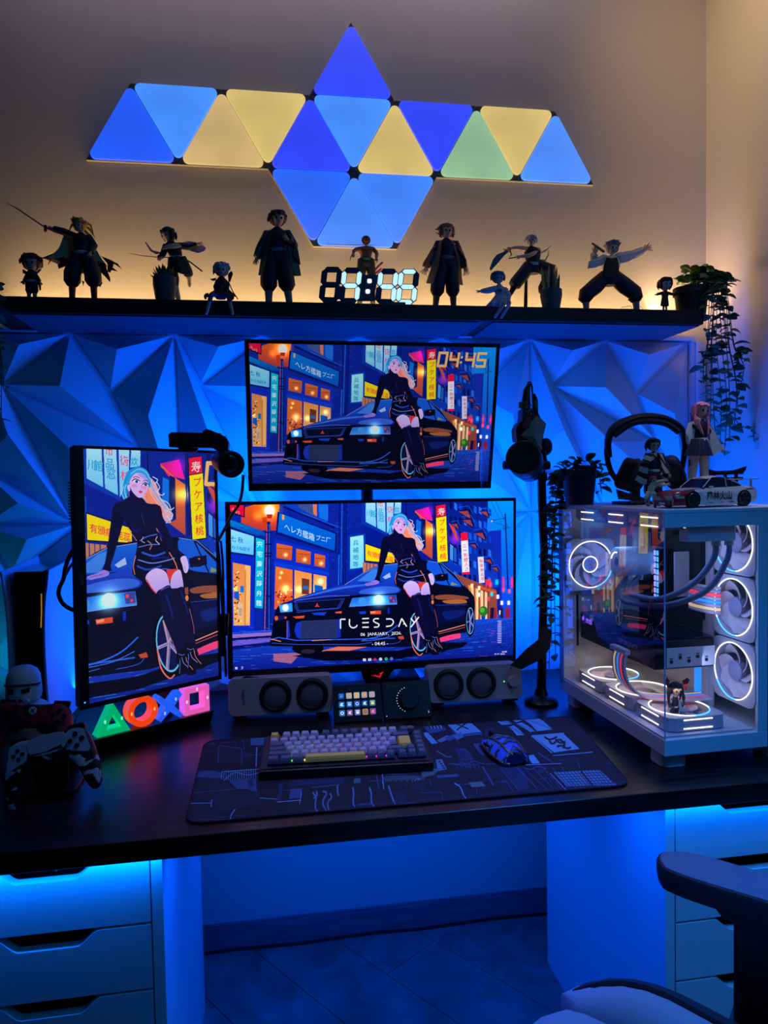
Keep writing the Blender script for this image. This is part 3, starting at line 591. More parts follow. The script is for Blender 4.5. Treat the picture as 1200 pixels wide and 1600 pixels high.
    for c, rx, ry, rot in (((785, 546), 44, 92, -.12), ((988, 505), 19, 62, 0)):
        p.oval(c, rx, ry, (2, 2, 14), 1, rot); p.oval(c, rx*.82, ry*.86, (90, 200, 255), 1, rot); p.oval(c, rx*.74, ry*.80, (8, 14, 70), 1, rot)
        for k in range(5):
            a = k*2*PI/5+.5; p.line([c, (c[0]+rx*.72*math.cos(a), c[1]+ry*.76*math.sin(a))], 9 if rx > 30 else 4, (190, 150, 175)); p.line([(c[0]+2, c[1]), (c[0]+rx*.7*math.cos(a)+2, c[1]+ry*.74*math.sin(a))], 3, (60, 110, 230))
    p.curve([(752, 560), (762, 610), (785, 640), (800, 632)], 4, (250, 110, 90))
    # ---- woman
    S1, S2 = (222, 190, 255), (150, 120, 235); K = (6, 6, 44)
    p.blob(L3([(300, 150), (345, 190), (380, 230), (400, 290), (440, 340), (460, 390), (425, 410), (390, 350), (340, 330), (300, 300), (280, 220)]), (232, 170, 190)); p.blob(L3([(330, 240), (370, 290), (410, 350), (400, 370), (350, 330), (320, 300)]), (255, 140, 110))
    for q in (((360, 190), (385, 205), (370, 225)), ((375, 260), (405, 280), (420, 270)), ((400, 300), (440, 320), (455, 360)), ((420, 350), (460, 370), (455, 400)), ((410, 330), (450, 350), (470, 340)), ((380, 215), (395, 240), (385, 260)), ((430, 380), (450, 410), (425, 415))): p.curve(L3(q), 2.5, (200, 225, 255))
    p.blob(L3([(240, 165), (290, 145), (330, 160), (350, 205), (340, 250), (300, 200), (262, 185), (236, 240), (232, 300), (214, 300), (208, 270), (218, 210)]), (20, 150, 235))
    # arms behind
    p.blob(L3([(175, 320), (200, 312), (226, 330), (222, 380), (205, 430), (190, 480), (165, 560), (148, 610), (150, 636), (112, 632), (124, 585), (138, 500), (150, 420), (160, 350)]), K)
    p.blob(L3([(40, 655), (80, 645), (112, 630), (140, 640), (136, 656), (110, 664), (80, 668), (50, 672)]), S2); p.curve(L3([(48, 660), (80, 655), (110, 650)]), 1.5, (90, 70, 190))
    p.blob(L3([(352, 330), (385, 326), (402, 345), (412, 400), (440, 460), (480, 540), (525, 580), (500, 600), (470, 575), (430, 520), (395, 460), (372, 400)]), K)
    p.blob(L3([(500, 592), (525, 582), (540, 610), (542, 650), (530, 668), (518, 660), (510, 630)]), S1); p.line(L3([(522, 630), (526, 660)]), 1.4, S2)
    # torso
    p.blob(L3([(236, 292), (302, 292), (330, 318), (372, 326), (394, 350), (392, 400), (384, 450), (382, 485), (300, 500), (278, 500), (262, 470), (232, 430), (208, 380), (180, 330), (206, 314)]), (8, 8, 52)); p.blob(L3([(240, 410), (262, 440), (300, 440), (290, 452), (262, 458)]), (14, 18, 92), .8); p.curve(L3([(300, 368), (308, 400), (318, 430)]), 1, (60, 60, 120))
    p.poly(L3([(250, 262), (298, 280), (304, 330), (236, 330)]), (8, 8, 52)); p.curve(L3([(376, 440), (400, 500), (408, 510)]), 2, (255, 120, 90)); p.curve(L3([(232, 440), (262, 480), (276, 500)]), 1.5, (255, 110, 90))
    # face
    p.blob(L3([(262, 178), (300, 172), (330, 196), (338, 232), (326, 268), (300, 292), (280, 288), (256, 262), (244, 230), (246, 200)]), (222, 178, 250)); p.blob(L3([(286, 180), (312, 178), (334, 200), (338, 220), (310, 200)]), (150, 150, 250), .7)
    p.oval(z3(268, 236), 7, 4, (255, 110, 170), .6); p.oval(z3(318, 244), 6, 4, (255, 110, 170), .6)
    p.blob(L3([(262, 214), (276, 206), (294, 214), (280, 222)]), (250, 250, 255)); p.oval(z3(279, 215), 4, 4, (20, 60, 170)); p.curve(L3([(258, 213), (274, 203), (296, 213)]), 2, (14, 12, 60)); p.curve(L3([(262, 198), (276, 192), (294, 198)]), 1.5, (60, 50, 120))
    p.blob(L3([(310, 230), (322, 222), (338, 230), (322, 238)]), (250, 250, 255)); p.oval(z3(324, 230), 4, 4, (20, 60, 170)); p.curve(L3([(308, 230), (322, 219), (340, 229)]), 2, (14, 12, 60)); p.curve(L3([(312, 212), (326, 208), (338, 214)]), 1.5, (60, 50, 120))
    p.curve(L3([(304, 232), (302, 244), (306, 246)]), 1.1, (190, 90, 150)); p.blob(L3([(288, 262), (298, 258), (308, 264), (298, 272)]), (240, 60, 100)); p.line(L3([(290, 265), (306, 266)]), 1, (120, 20, 60))
    p.blob(L3([(232, 236), (244, 232), (246, 258), (238, 262)]), S1); p.curve(L3([(238, 262), (240, 282), (234, 290)]), 1.5, (200, 120, 60)); p.curve(L3([(330, 272), (328, 290), (334, 296)]), 1.5, (200, 120, 60))
    p.blob(L3([(250, 176), (290, 150), (330, 162), (352, 210), (340, 206), (310, 178), (276, 176), (252, 200), (238, 234), (228, 224)]), (40, 160, 240)); p.curve(L3([(250, 180), (290, 156), (330, 172), (350, 216)]), 2, (130, 215, 255)); p.curve(L3([(226, 230), (220, 260), (228, 296)]), 2.5, (130, 215, 255)); p.curve(L3([(216, 240), (206, 270), (216, 300)]), 1.5, (200, 230, 255)); p.curve(L3([(345, 200), (366, 260), (400, 310), (430, 350)]), 3, (90, 180, 250)); p.curve(L3([(340, 240), (360, 290), (392, 330)]), 2.5, (245, 190, 200))
    # skirt
    p.blob(L3([(286, 482), (330, 462), (382, 458), (400, 500), (424, 520), (470, 570), (494, 650), (470, 668), (400, 650), (340, 668), (316, 700), (268, 672), (252, 640), (270, 560), (280, 520)]), (5, 5, 34))
    for q, c, wd in ((((290, 500), (330, 480), (380, 470)), (60, 90, 210), 3), (((284, 530), (340, 520), (390, 520)), (90, 110, 230), 2.5), (((300, 555), (360, 575), (420, 560)), (40, 80, 220), 5), (((280, 590), (350, 610), (430, 600), (470, 590)), (110, 130, 240), 3), (((275, 620), (330, 640), (400, 625)), (30, 60, 190), 5), (((440, 560), (470, 610), (486, 655)), (255, 130, 90), 2.5), (((270, 570), (258, 620), (264, 660)), (255, 120, 80), 2), (((330, 500), (350, 520), (340, 545)), (160, 110, 110), 3), (((380, 480), (372, 500), (392, 520)), (200, 190, 230), 2), (((310, 480), (300, 500), (316, 510)), (170, 170, 220), 2), (((350, 590), (400, 585), (440, 590)), (10, 20, 120), 5), (((400, 640), (440, 645), (480, 660)), (60, 90, 220), 3)): p.curve(L3(q), wd, c)
    # legs
    p.blob(L4([(330, 10), (372, -10), (420, 10), (438, 60), (440, 85), (400, 95), (372, 112), (345, 80), (318, 40)]), S1, 1, (190, 160, 250)); p.curve(L4([(322, 40), (345, 82), (370, 112)]), 3, (250, 60, 60)); p.poly(L4([(424, 0), (480, -2), (470, 20), (446, 45), (438, 60)]), (235, 50, 50)); p.blob(L4([(450, 40), (470, 12), (496, 4), (508, 40), (512, 96), (480, 98), (452, 100), (444, 70)]), S1, 1, (185, 155, 250))
    p.blob(L4([(444, 100), (480, 94), (512, 92), (520, 140), (545, 200), (560, 260), (568, 330), (580, 400), (590, 440), (548, 440), (530, 380), (500, 320), (478, 240), (462, 160)]), K); p.blob(L4([(372, 112), (402, 90), (440, 78), (462, 130), (470, 200), (492, 270), (506, 330), (520, 400), (528, 440), (484, 446), (470, 400), (440, 330), (412, 260), (390, 180)]), (8, 8, 50))
    p.curve(L4([(395, 100), (420, 88), (440, 84)]), 1.5, (90, 110, 220)); p.curve(L4([(420, 120), (440, 180), (455, 240)]), 5, (16, 30, 130), .8); p.curve(L4([(500, 110), (520, 170), (540, 230)]), 4, (16, 30, 130), .8); p.curve(L4([(545, 200), (564, 280), (570, 330)]), 1.2, (230, 100, 110)); p.curve(L4([(412, 262), (440, 330), (465, 390)]), 1.2, (230, 100, 110))
    for dx, dy in ((0, 0), (46, -22)):
        p.blob(L4([(478+dx, 408+dy), (520+dx, 400+dy), (532+dx, 440+dy), (545+dx, 480+dy), (578+dx, 520+dy), (572+dx, 534+dy), (530+dx, 532+dy), (500+dx, 500+dy), (492+dx, 530+dy), (484+dx, 530+dy), (484+dx, 480+dy), (470+dx, 450+dy)]), (3, 3, 22))
        for q, c in ((((482, 420), (500, 430), (520, 425)), (90, 120, 230)), (((500, 440), (510, 470), (540, 500)), (130, 140, 230)), (((520, 430), (530, 470), (560, 510)), (220, 130, 130)), (((490, 450), (490, 490), (486, 520)), (90, 110, 210))): p.curve(L4([(a+dx, bb+dy) for a, bb in q]), 1.6, c)
    p.curve([(1090, 612), (1110, 600), (1112, 612), (1126, 600), (1130, 616), (1148, 598), (1154, 612)], 1.8, (6, 10, 60))
    return p
base = street_scene()
def variant(f):
    q = Paint(base.w, base.h, (0, 0, 0)); q.a = base.a.copy(); q.H = base.H; f(q); return q
def tuesday(p):
    Wt = (245, 245, 255)
    def X(k): return 474+k*45
    def ln(*q, w=5): p.line(list(q), w, Wt)
    s = -1.3
    def y(v, x): return v-(x-474)*.026
    def T(x, v): return (x, y(v, x))
    ln(T(474, 533), T(474, 496)); ln(T(474, 496), T(494, 496))
    p.curve([T(510, 496), T(510, 520), T(522, 531), T(536, 527), T(540, 520)], 5, Wt)
    for v in (496, 512, 530): ln(T(560, v), T(586, v))
    p.curve([T(626, 498), T(610, 498), T(604, 506), T(614, 514), T(626, 520), T(622, 530), T(606, 531)], 5, Wt)
    p.curve([T(654, 500), T(676, 502), T(683, 514), T(674, 527), T(654, 530)], 5, Wt)
    ln(T(704, 533), T(716, 500), T(736, 533)); ln(T(722, 522), T(730, 522), w=4)
    ln(T(752, 500), T(766, 518)); ln(T(784, 496), T(752, 536))
    p.text('06  JANUARY,  2026.', (553, 562), (18.5, -.55), (0, -17), Wt, bold=.008); p.text('- 04:45 -', (598, 600), (19, -.5), (0, -19), Wt, bold=.008)
    for x, c in ((569, (240, 240, 240)), (590, (235, 235, 235)), (611, (230, 30, 60)), (633, (240, 240, 240)), (655, (30, 215, 96)), (676, (90, 130, 235))):
        yy = 657-(x-569)*.035; (p.oval((x, yy), 6, 6, c) if x > 600 else p.poly([(x-6, yy-5), (x+6, yy-5), (x+6, yy+5), (x-6, yy+5)], c)); p.oval((x, yy), 2, 2, (30, 60, 160))
    for dx in (0, 5):
        for dy in (0, 5): p.poly([(60+dx, 682+dy), (64+dx, 682+dy), (64+dx, 686+dy), (60+dx, 686+dy)], Wt)
    p.curve([(84, 684), (88, 681), (91, 684), (88, 688), (84, 690)], 1.6, Wt)
    p.text('04:45', (1115, 632), (9, 0), (0, -9), Wt); p.text('06-01-2026', (1085, 640), (9, 0), (0, -8), Wt)
def clock_text(p):
    # orange clock at the top right of the picture
    p.H = np.eye(3); c = (250, 190, 112); Wd = 12
    def dig(x, segs):
        s_ = .12
        def q(a, b): return (x+a*52-b*-0+(-b*84)*-.0+(84-b*84)*s_, 40+b*84)
        S = dict(a=((0, 0), (1, 0)), b=((1, 0), (1, .5)), c=((1, .5), (1, 1)), d=((0, 1), (1, 1)), e=((0, .5), (0, 1)), f=((0, 0), (0, .5)), g=((0, .5), (1, .5)))
        for k in segs:
            u, v = S[k]; a, b2 = q(*u), q(*v); dx, dy = b2[0]-a[0], b2[1]-a[1]; L = math.hypot(dx, dy); a = (a[0]-dx/L*5, a[1]-dy/L*5); b2 = (b2[0]+dx/L*5, b2[1]+dy/L*5); p.line([a, b2], 15.5, c)
    dig(1212, 'abcdef'); dig(1290, 'bcfg'); p.poly([(1365, 60), (1379, 60), (1377, 74), (1363, 74)], c); p.poly([(1361, 92), (1375, 92), (1373, 106), (1359, 106)], c); dig(1396, 'bcfg'); dig(1474, 'acdfg')
P_low = variant(tuesday); P_up = variant(clock_text)
a = P_up.a; g = a.mean(axis=2, keepdims=True); a[:] = np.clip((a*.93+g*.07)*.82, 0, 255)
P_por = variant(clock_text); xa, xb = 724, 1252
q = Paint(xb-xa, 900, (0, 0, 0)); q.a = np.clip(P_por.a[:, xa:xb]*.92+10, 0, 255); P_por = q
def screen_mat(name, img, strength=1.0):
    m = bpy.data.materials.new(name); m.use_nodes = True; nt = m.node_tree; b = nt.nodes['Principled BSDF']
    b.inputs['Base Color'].default_value = (.004, .004, .006, 1); b.inputs['Roughness'].default_value = .35
    t = nt.nodes.new('ShaderNodeTexImage'); t.image = img; t.extension = 'EXTEND'; nt.links.new(t.outputs[0], b.inputs['Emission Color']); b.inputs['Emission Strength'].default_value = strength
    return m
def print_mat(name, img, rough=.8):
    m = bpy.data.materials.new(name); m.use_nodes = True; nt = m.node_tree; b = nt.nodes['Principled BSDF']; b.inputs['Roughness'].default_value = rough
    t = nt.nodes.new('ShaderNodeTexImage'); t.image = img; t.extension = 'EXTEND'; nt.links.new(t.outputs[0], b.inputs['Base Color']); return m
def quad_uv(name, w, h, m, parent, M, label=None):
    """flat rectangle (local XZ, facing -Y) with the picture on it; a thin pane, not a card"""
    vs = [(-w/2, 0, -h/2), (w/2, 0, -h/2), (w/2, 0, h/2), (-w/2, 0, h/2)]+[(-w/2, .0012, -h/2), (w/2, .0012, -h/2), (w/2, .0012, h/2), (-w/2, .0012, h/2)]
    me = bpy.data.meshes.new(name); me.from_pydata([tuple(M @ Vector(v)) for v in vs], [], [(0, 1, 2, 3), (7, 6, 5, 4), (0, 4, 5, 1), (1, 5, 6, 2), (2, 6, 7, 3), (3, 7, 4, 0)])
    uv = me.uv_layers.new(name='UVMap'); U = [(0, 0), (1, 0), (1, 1), (0, 1)]*2
    for l in me.loops: uv.data[l.index].uv = U[l.vertex_index]
    me.materials.append(m); o = bpy.data.objects.new(name, me); COL.objects.link(o); o.parent = parent
    return tag(o, label)
# ---------------------------------------------------------------- light panels
def tri_round(c, R, flip, r=.014, n=5):
    """rounded triangle, circumradius R, point up unless flip"""
    out = []
    for k in range(3):
        a = math.radians((-90 if flip else 90)+120*k); d = R-2*r; cx, cz = c[0]+d*math.cos(a), c[1]+d*math.sin(a)
        for i in range(n+1):
            b = a+math.radians(-60+120*i/n); out.append((cx+r*math.cos(b), cz+r*math.sin(b)))
    return out
S_T = .2344; XT, ZT = -.4508, 2.1508; HT = S_T*.8660
M_back = mat('panel_back_plate', (58, 58, 64), .6); M_edge = mat('panel_edge', (220, 216, 208), .5)
def glow_mat(name, c):
    """translucent diffuser lit from three edge lamps: brighter near its corners"""
    m = mat('diffuser_'+name, (200, 205, 210), .5, emit=c, es=1.0); return m
DBL, LBL, TAN, YEL, IND, GRN = ('deep blue', (6, 74, 250)), ('light blue', (58, 140, 255)), ('tan yellow', (205, 172, 108)), ('golden yellow', (212, 184, 104)), ('indigo', (26, 58, 252)), ('pale green', (138, 184, 140))
tri = [(0, 0, 0, ('royal blue', (0, 84, 250)), 'deep blue triangle light panel at the left end of the row'), (0, 0, 1, LBL, 'light blue inverted triangle light panel, second from the left end of the row'),
       (1, 0, 0, TAN, 'tan yellow upright triangle light panel, third from the left end'), (1, 0, 1, YEL, 'golden yellow inverted triangle light panel, left of the indigo upright one'),
       (2, 0, 0, IND, 'indigo upright triangle light panel left of the centre'), (2, 0, 1, LBL, 'light blue inverted triangle light panel at the centre of the row under the top one'),
       (3, 0, 0, YEL, 'golden upright triangle light panel right of the centre'), (3, 0, 1, IND, 'indigo inverted triangle light panel right of the golden upright one'),
       (4, 0, 0, GRN, 'pale green upright triangle light panel, the only green one'), (4, 0, 1, YEL, 'golden inverted triangle light panel near the right end of the row'),
       (5, 0, 0, ('sky blue', (64, 138, 255)), 'sky blue upright triangle light panel at the right end of the row'),
       (2.5, 1, 0, IND, 'indigo triangle light panel at the very top'),
       (1.5, -1, 1, ('cobalt', (6, 96, 250)), 'cobalt blue inverted triangle light panel at the lower left'), (2.5, -1, 0, ('azure', (52, 132, 255)), 'azure upright triangle light panel at the bottom centre'), (2.5, -1, 1, ('azure bright', (48, 128, 255)), 'azure inverted triangle light panel at the lower right')]
for i, lv, fl, (cn, cc), lb in tri:
    x0 = XT+i*S_T; zb = ZT+lv*HT
    cx = x0+S_T/2+(S_T/2 if fl else 0); cz = zb+HT*(2/3 if fl else 1/3)
    t = thing('triangle_lamp', lb, 'lamp', (cx, W-.001, cz), group='glowing triangle panels on the wall')
    R = S_T/math.sqrt(3); a = -90 if fl else 90
    full = [(R*.997*math.cos(math.radians(a+120*k)), R*.997*math.sin(math.radians(a+120*k))) for k in range(3)]
    part('edge_frame', B().prism(full, -.010), M_edge, t)
    inn = [(p[0]*.992, p[1]*.992) for p in full]
    part('back_plate', B().prism(inn, -.0015, Matrix.Translation((0, -.0101, 0))), M_back, t)
    b = B(); T = Matrix.Translation((0, -.0116, 0))
    o0 = tri_round((0, 0), R*.985, fl); o1 = tri_round((0, 0), R*.962, fl, .0125)
    b.loft([[(p[0], 0, p[1]) for p in o0], [(p[0], -.005, p[1]) for p in o0], [(p[0], -.0075, p[1]) for p in o1]], T=T)
    m = 'diffuser_'+cn
    if m not in MATS:
        mm = mat(m, (120, 125, 130), .5, emit=cc, es=1.0); nt = mm.node_tree; bs = nt.nodes['Principled BSDF']
        tc = nt.nodes.new('ShaderNodeTexCoord'); ns = nt.nodes.new('ShaderNodeTexNoise'); ns.inputs['Scale'].default_value = 9; ns.inputs['Detail'].default_value = 1
        ln = nt.nodes.new('ShaderNodeVectorMath'); ln.operation = 'LENGTH'; nt.links.new(tc.outputs['Object'], ln.inputs[0])
        ad = nt.nodes.new('ShaderNodeMath'); ad.operation = 'MULTIPLY_ADD'; ad.inputs[1].default_value = 2.6; ad.inputs[2].default_value = .52; nt.links.new(ln.outputs['Value'], ad.inputs[0])
        a2 = nt.nodes.new('ShaderNodeMath'); a2.operation = 'MULTIPLY_ADD'; a2.inputs[1].default_value = .5; nt.links.new(ns.outputs['Fac'], a2.inputs[0]); nt.links.new(ad.outputs[0], a2.inputs[2])
        nt.links.new(tc.outputs['Object'], ns.inputs['Vector']); nt.links.new(a2.outputs[0], bs.inputs['Emission Strength'])
    part('diffuser', b, MATS[m], t, smooth=True)

# ---------------------------------------------------------------- monitors
M_blk = mat('black_plastic', (12, 12, 15), .42, noise_s=60, noise_a=.1); M_blkm = mat('black_metal', (10, 10, 13), .35, .4); 
M_rub = mat('black_rubber', (12, 12, 14), .5); M_gls = mat('dark_lens', (4, 4, 8), .05, coat=1)
def Rzxy(a, b, c):
    a, b, c = map(math.radians, (a, b, c)); return (Matrix.Rotation(a, 4, 'Z') @ Matrix.Rotation(b, 4, 'X') @ Matrix.Rotation(c, 4, 'Y'))
def monitor(label, c, rot, w, h, bez, scr, name, depth=.022, bulge=(.34, .2, .035)):
    """bez = left, right, top, bottom bezel; origin at the centre of the front face"""
    t = thing('monitor', label, 'monitor', M=Matrix.Translation(c) @ Rzxy(*rot))
    l, r, tp, bt = bez
    O = [(-w/2, -h/2), (w/2, -h/2), (w/2, h/2), (-w/2, h/2)]; I = [(-w/2+l, -h/2+bt), (w/2-r, -h/2+bt), (w/2-r, h/2-tp), (-w/2+l, h/2-tp)]
    part('bezel', B().frame2d(O, I, .006), M_blk, t)
    part('housing', B().rbox((0, .006+depth/2, 0), (w-.002, depth, h-.002), .006), M_blk, t)
    b = B(); bw, bh, bd = bulge; b.loft([[(x*bw/2*k, y, z*bh/2*k) for x, z in ((-1, -1), (1, -1), (1, 1), (-1, 1))] for k, y in ((1.15, .006+depth-.001), (1, .006+depth+bd*.6), (.8, .006+depth+bd))]); part('back_cover', b, M_blk, t)
    quad_uv('screen', w-l-r, h-tp-bt, screen_mat('screen_'+name, scr), t, Matrix.Translation(((l-r)/2, .0035, (bt-tp)/2)), 'lit screen with a neon night street, a dark car and a woman')
    return t
im_low, im_up, im_por = P_low.image('street_picture', 1.0), P_up.image('street_picture_clock', 1.0), P_por.image('street_picture_tall', .95)
ml = monitor('wide monitor in the middle with the word TUESDAY on a neon street picture', (.2592, 1.764, 1.0379), (1.52, .64, .53), .7356, .431, (.012, .006, .008, .019), im_low, 'centre')
b = B(); b.loft([[(-.043, -.001, -.214), (.043, -.001, -.214), (.043, .014, -.214), (-.043, .014, -.214)], [(-.034, -.001, -.240), (.024, -.001, -.240), (.024, .014, -.240), (-.034, .014, -.240)]]); chn = part('chin', b, M_blk, ml)
M_red = mat('red_mark', (180, 16, 28), .4, emit=(235, 24, 50), es=.8)
b = B(); T = Matrix.Translation((.0, -.0013, -.227)) @ Matrix.Scale(1.2, 4)
b.add([(-.014, 0, .0005), (-.004, 0, -.0025), (.006, 0, -.006), (.009, 0, .001), (.013, 0, .007), (.003, 0, .004), (.007, 0, .001), (.002, 0, -.002), (-.002, 0, .000)], [(0, 1, 8), (1, 2, 7, 8), (2, 3, 6, 7), (3, 4, 5, 6)], T)
part('logo', b, M_red, chn, 'red eye-shaped emblem')
mu = monitor('upper monitor tilted down with an orange 04:45 clock', (.256, 1.731, 1.454), (-.9, 13.2, .5), .611, .361, (.010, .008, .009, .018), im_up, 'upper')
mp = monitor('tall portrait monitor turned towards the middle on the left of the desk', (-.250, 1.587, 1.1148), (36.24, -.62, .93), .326, .528, (.019, .006, .006, .009), im_por, 'portrait', depth=.02, bulge=(.19, .36, .045))
b = B()
for k in range(14): b.box((-.166, .012+.0, .19-k*.006), (.006, .014, .0028))
part('vent', b, M_blk, mp, kind='stuff')
b = B(); lettering(b, 'acer', .026, Matrix.Translation((-.1535, -.0004, -.005)) @ Matrix.Rotation(math.radians(90), 4, 'Y')); part('lettering', b, mat('grey_print', (92, 96, 110), .5), mp)
part('status_light', B().box((-.1535, -.0005, -.250), (.003, .001, .003)), mat('blue_led', (20, 60, 255), emit=(60, 120, 255), es=2), mp)
# mounts
st = thing('monitor_stand', 'black pole stand behind the two stacked monitors', 'monitor stand', (.256, 1.885, ZD))
part('base', B().rbox((0, -.0, .005), (.22, .15, .010), .03, axis='z'), M_blkm, st)
part('pole', B().cyl((0, 0, .38), .016, .742, n=16), M_blkm, st)
for z_, y_, x_, nm in ((.30, -.075, -.0, 'arm'), (.72, -.11, -.0, 'arm')):
    a = part(nm, B().tube([(0, -.012, z_), (x_*.5, y_*.5, z_), (x_, y_+.012, z_+.0)], [.015, .013, .017], n=10), M_blkm, st, smooth=True)
    part('clamp', B().cyl((0, 0, z_), .025, .05, n=16), M_blkm, a)
# two dark fins of the stand seen below the centre monitor
for x0, hh in ((.035, .10), (.10, .075)): b = B(); b.loft([[(x0-.035, -.03, .0095), (x0+.045, -.03, .0095), (x0+.045, .03, .0095), (x0-.035, .03, .0095)], [(x0-.006, -.004, hh), (x0+.008, -.004, hh), (x0+.008, .004, hh), (x0-.006, .004, hh)]]); part('foot', b, M_blkm, st)
sp = thing('monitor_stand', 'black stand carrying the tall portrait monitor', 'monitor stand', M=frame((-.245, 1.70, ZD), (0, 0, math.radians(36))))
part('base', B().rbox((.01, .10, .004), (.18, .12, .008), .02, axis='z'), M_blkm, sp)
part('neck', B().box((.01, .046, .215), (.045, .016, .415)), M_blkm, sp)
part('joint', B().box((.01, .011, .385), (.05, .054, .05)), M_blkm, sp)
# cable loops left and right of the portrait monitor
def cable(pts, r, label, m=M_rub, group=None):
    q = [Vector(p) for p in pts]; out = []; q = [2*q[0]-q[1]]+q+[2*q[-1]-q[-2]]
    for i in range(1, len(q)-2):
        p0, p1, p2, p3 = q[i-1:i+3]
        for j in range(6+(i == len(q)-3)):
            t = j/6; out.append(.5*((2*p1)+(-p0+p2)*t+(2*p0-5*p1+4*p2-p3)*t*t+(-p0+3*p1-3*p2+p3)*t**3))
    return single('cable', B().tube(out, r, n=7), m, label, 'cable', group, smooth=True)
Yc = 1.565
cable([at(135, 840, 1.565), at(114, 860, 1.565), at(103, 884, Yc), at(99, 905, Yc), at(93, 918, Yc), at(92, 930, Yc), at(99, 944, Yc), at(114, 953, 1.565), at(135, 958, 1.565)], .0045, 'thick black cable looping out on the left of the portrait monitor')
cable([at(138, 862, 1.575), at(114, 880, 1.575), at(103, 898, 1.575), at(98, 910, 1.57)], .003, 'thinner black cable inside the loop left of the portrait monitor')
cable([at(380, 742, 1.60), at(379, 760, 1.60), at(377, 775, 1.60), at(372, 790, 1.60), at(362, 805, 1.62), at(345, 838, 1.66), at(340, 845, 1.68)], .0035, 'black cable hanging from the camera lens down behind the centre monitor')
for k, (lb, dx) in enumerate((('black cable between portrait and centre monitors, nearest the portrait one', 0), ('second black cable running down between portrait and centre monitors', 5))):
    cable([at(340+dx, 845, 1.68), at(343+dx, 880, 1.68), at(346+dx*.6, 930, 1.68), at(349+dx*.3, 980, 1.68), at(352, 1020+dx, 1.69), at(353, 1052+dx, 1.70)], .003, lb)
single('cable', B().box((0, 0, 0), (.012, .012, .09)).box((0, -.003, .03), (.02, .016, .05)), M_blk, 'black plug and cable end behind the left edge of the centre monitor', 'cable', M=frame(at(349, 995, 1.70), (0, .08, 0)))
b = B().tube([at(364, 1050, 1.78), at(363, 1068, 1.78)], .004, n=6); single('cable', b, M_rub, 'short black cable end hanging under the lower left corner of the centre monitor', 'cable')
cable([at(378, 1062, 1.72), at(386, 1058, 1.72), at(410, 1060, 1.72), at(440, 1058, 1.73), at(470, 1060, 1.73)], .003, 'black cable lying over the top of the left speaker')

# ---------------------------------------------------------------- speakers
M_spk = mat('speaker_grey', (150, 148, 156), .6, noise_s=90, noise_a=.05); M_cone = mat('speaker_cone', (88, 90, 100), .5); M_ring = mat('speaker_ring', (14, 14, 18), .5)
def speaker(label, pL, pR, ys, right):
    pL, pR = Vector(pL), Vector(pR); x = (pR-pL).normalized(); w = (pR-pL).length
    tilt = math.radians(-7); z = Vector((0, 0, 1)); y = z.cross(x)
    M = basis(pL+(pR-pL)/2, x, y, z) @ Matrix.Translation((0, 0, .0145)) @ Matrix.Rotation(tilt, 4, 'X')
    t = thing('speaker', label, 'speaker', M=M, group='pair of desktop speakers'); h = .088
    part('cabinet', B().rbox((0, .029, h/2), (w, .058, h), .014, seg=5), M_spk, t, smooth=True)
    for sx in ys:
        rg = part('driver', B().torus(.0325, .006, n=36, m=8, T=Matrix.Translation((sx, 0, h/2)) @ Matrix.Rotation(PI/2, 4, 'X')).lathe([(.0315, 0), (.0270, -.003)], n=30, T=Matrix.Translation((sx, -.001, h/2)) @ Matrix.Rotation(PI/2, 4, 'X'), cap=False), M_ring, t, smooth=True)
        part('cone', B().lathe([(.001, .003), (.012, .0028), (.022, .001), (.0268, -.0005)], n=30, T=Matrix.Translation((sx, -.0006, h/2)) @ Matrix.Rotation(PI/2, 4, 'X')), M_cone, rg, smooth=True)
    for s in (-.4, .4): part('foot', B().box((w*s, .03, -.0035), (.03, .04, .006)), M_ring, t)
    if right:
        part('knob', B().lathe([(.014, 0), (.014, .012), (.012, .014), (.001, .014)], n=24, T=Matrix.Translation((.095, -.0002, h/2)) @ Matrix.Rotation(PI/2, 4, 'X')), M_spk, t, smooth=True)
        part('status_light', B().box((.073, -.001, h/2), (.002, .002, .002)), mat('green_led', (60, 255, 60), emit=(120, 255, 80), es=2), t)
        [part('socket', B().cyl((.092, -.0005, q), .0018, .0015, 'y', 8), M_ring, t) for q in (.076, .016)]
    else:
        b = B(); lettering(b, 'logitech', .034, Matrix.Translation((-.088, -.0003, h/2)) @ Matrix.Rotation(math.radians(90), 4, 'Y')); part('lettering', b, mat('grey_text', (60, 60, 66), .5), t)
    return t
speaker('grey desktop speaker on the left with a vertical wordmark and two round drivers', (-.109, 1.705, ZD), (.136, 1.689, ZD), (-.012, .075), False)
speaker('grey desktop speaker on the right with two drivers and a volume knob', (.375, 1.700, ZD), (.612, 1.693, ZD), (-.068, .015), True)

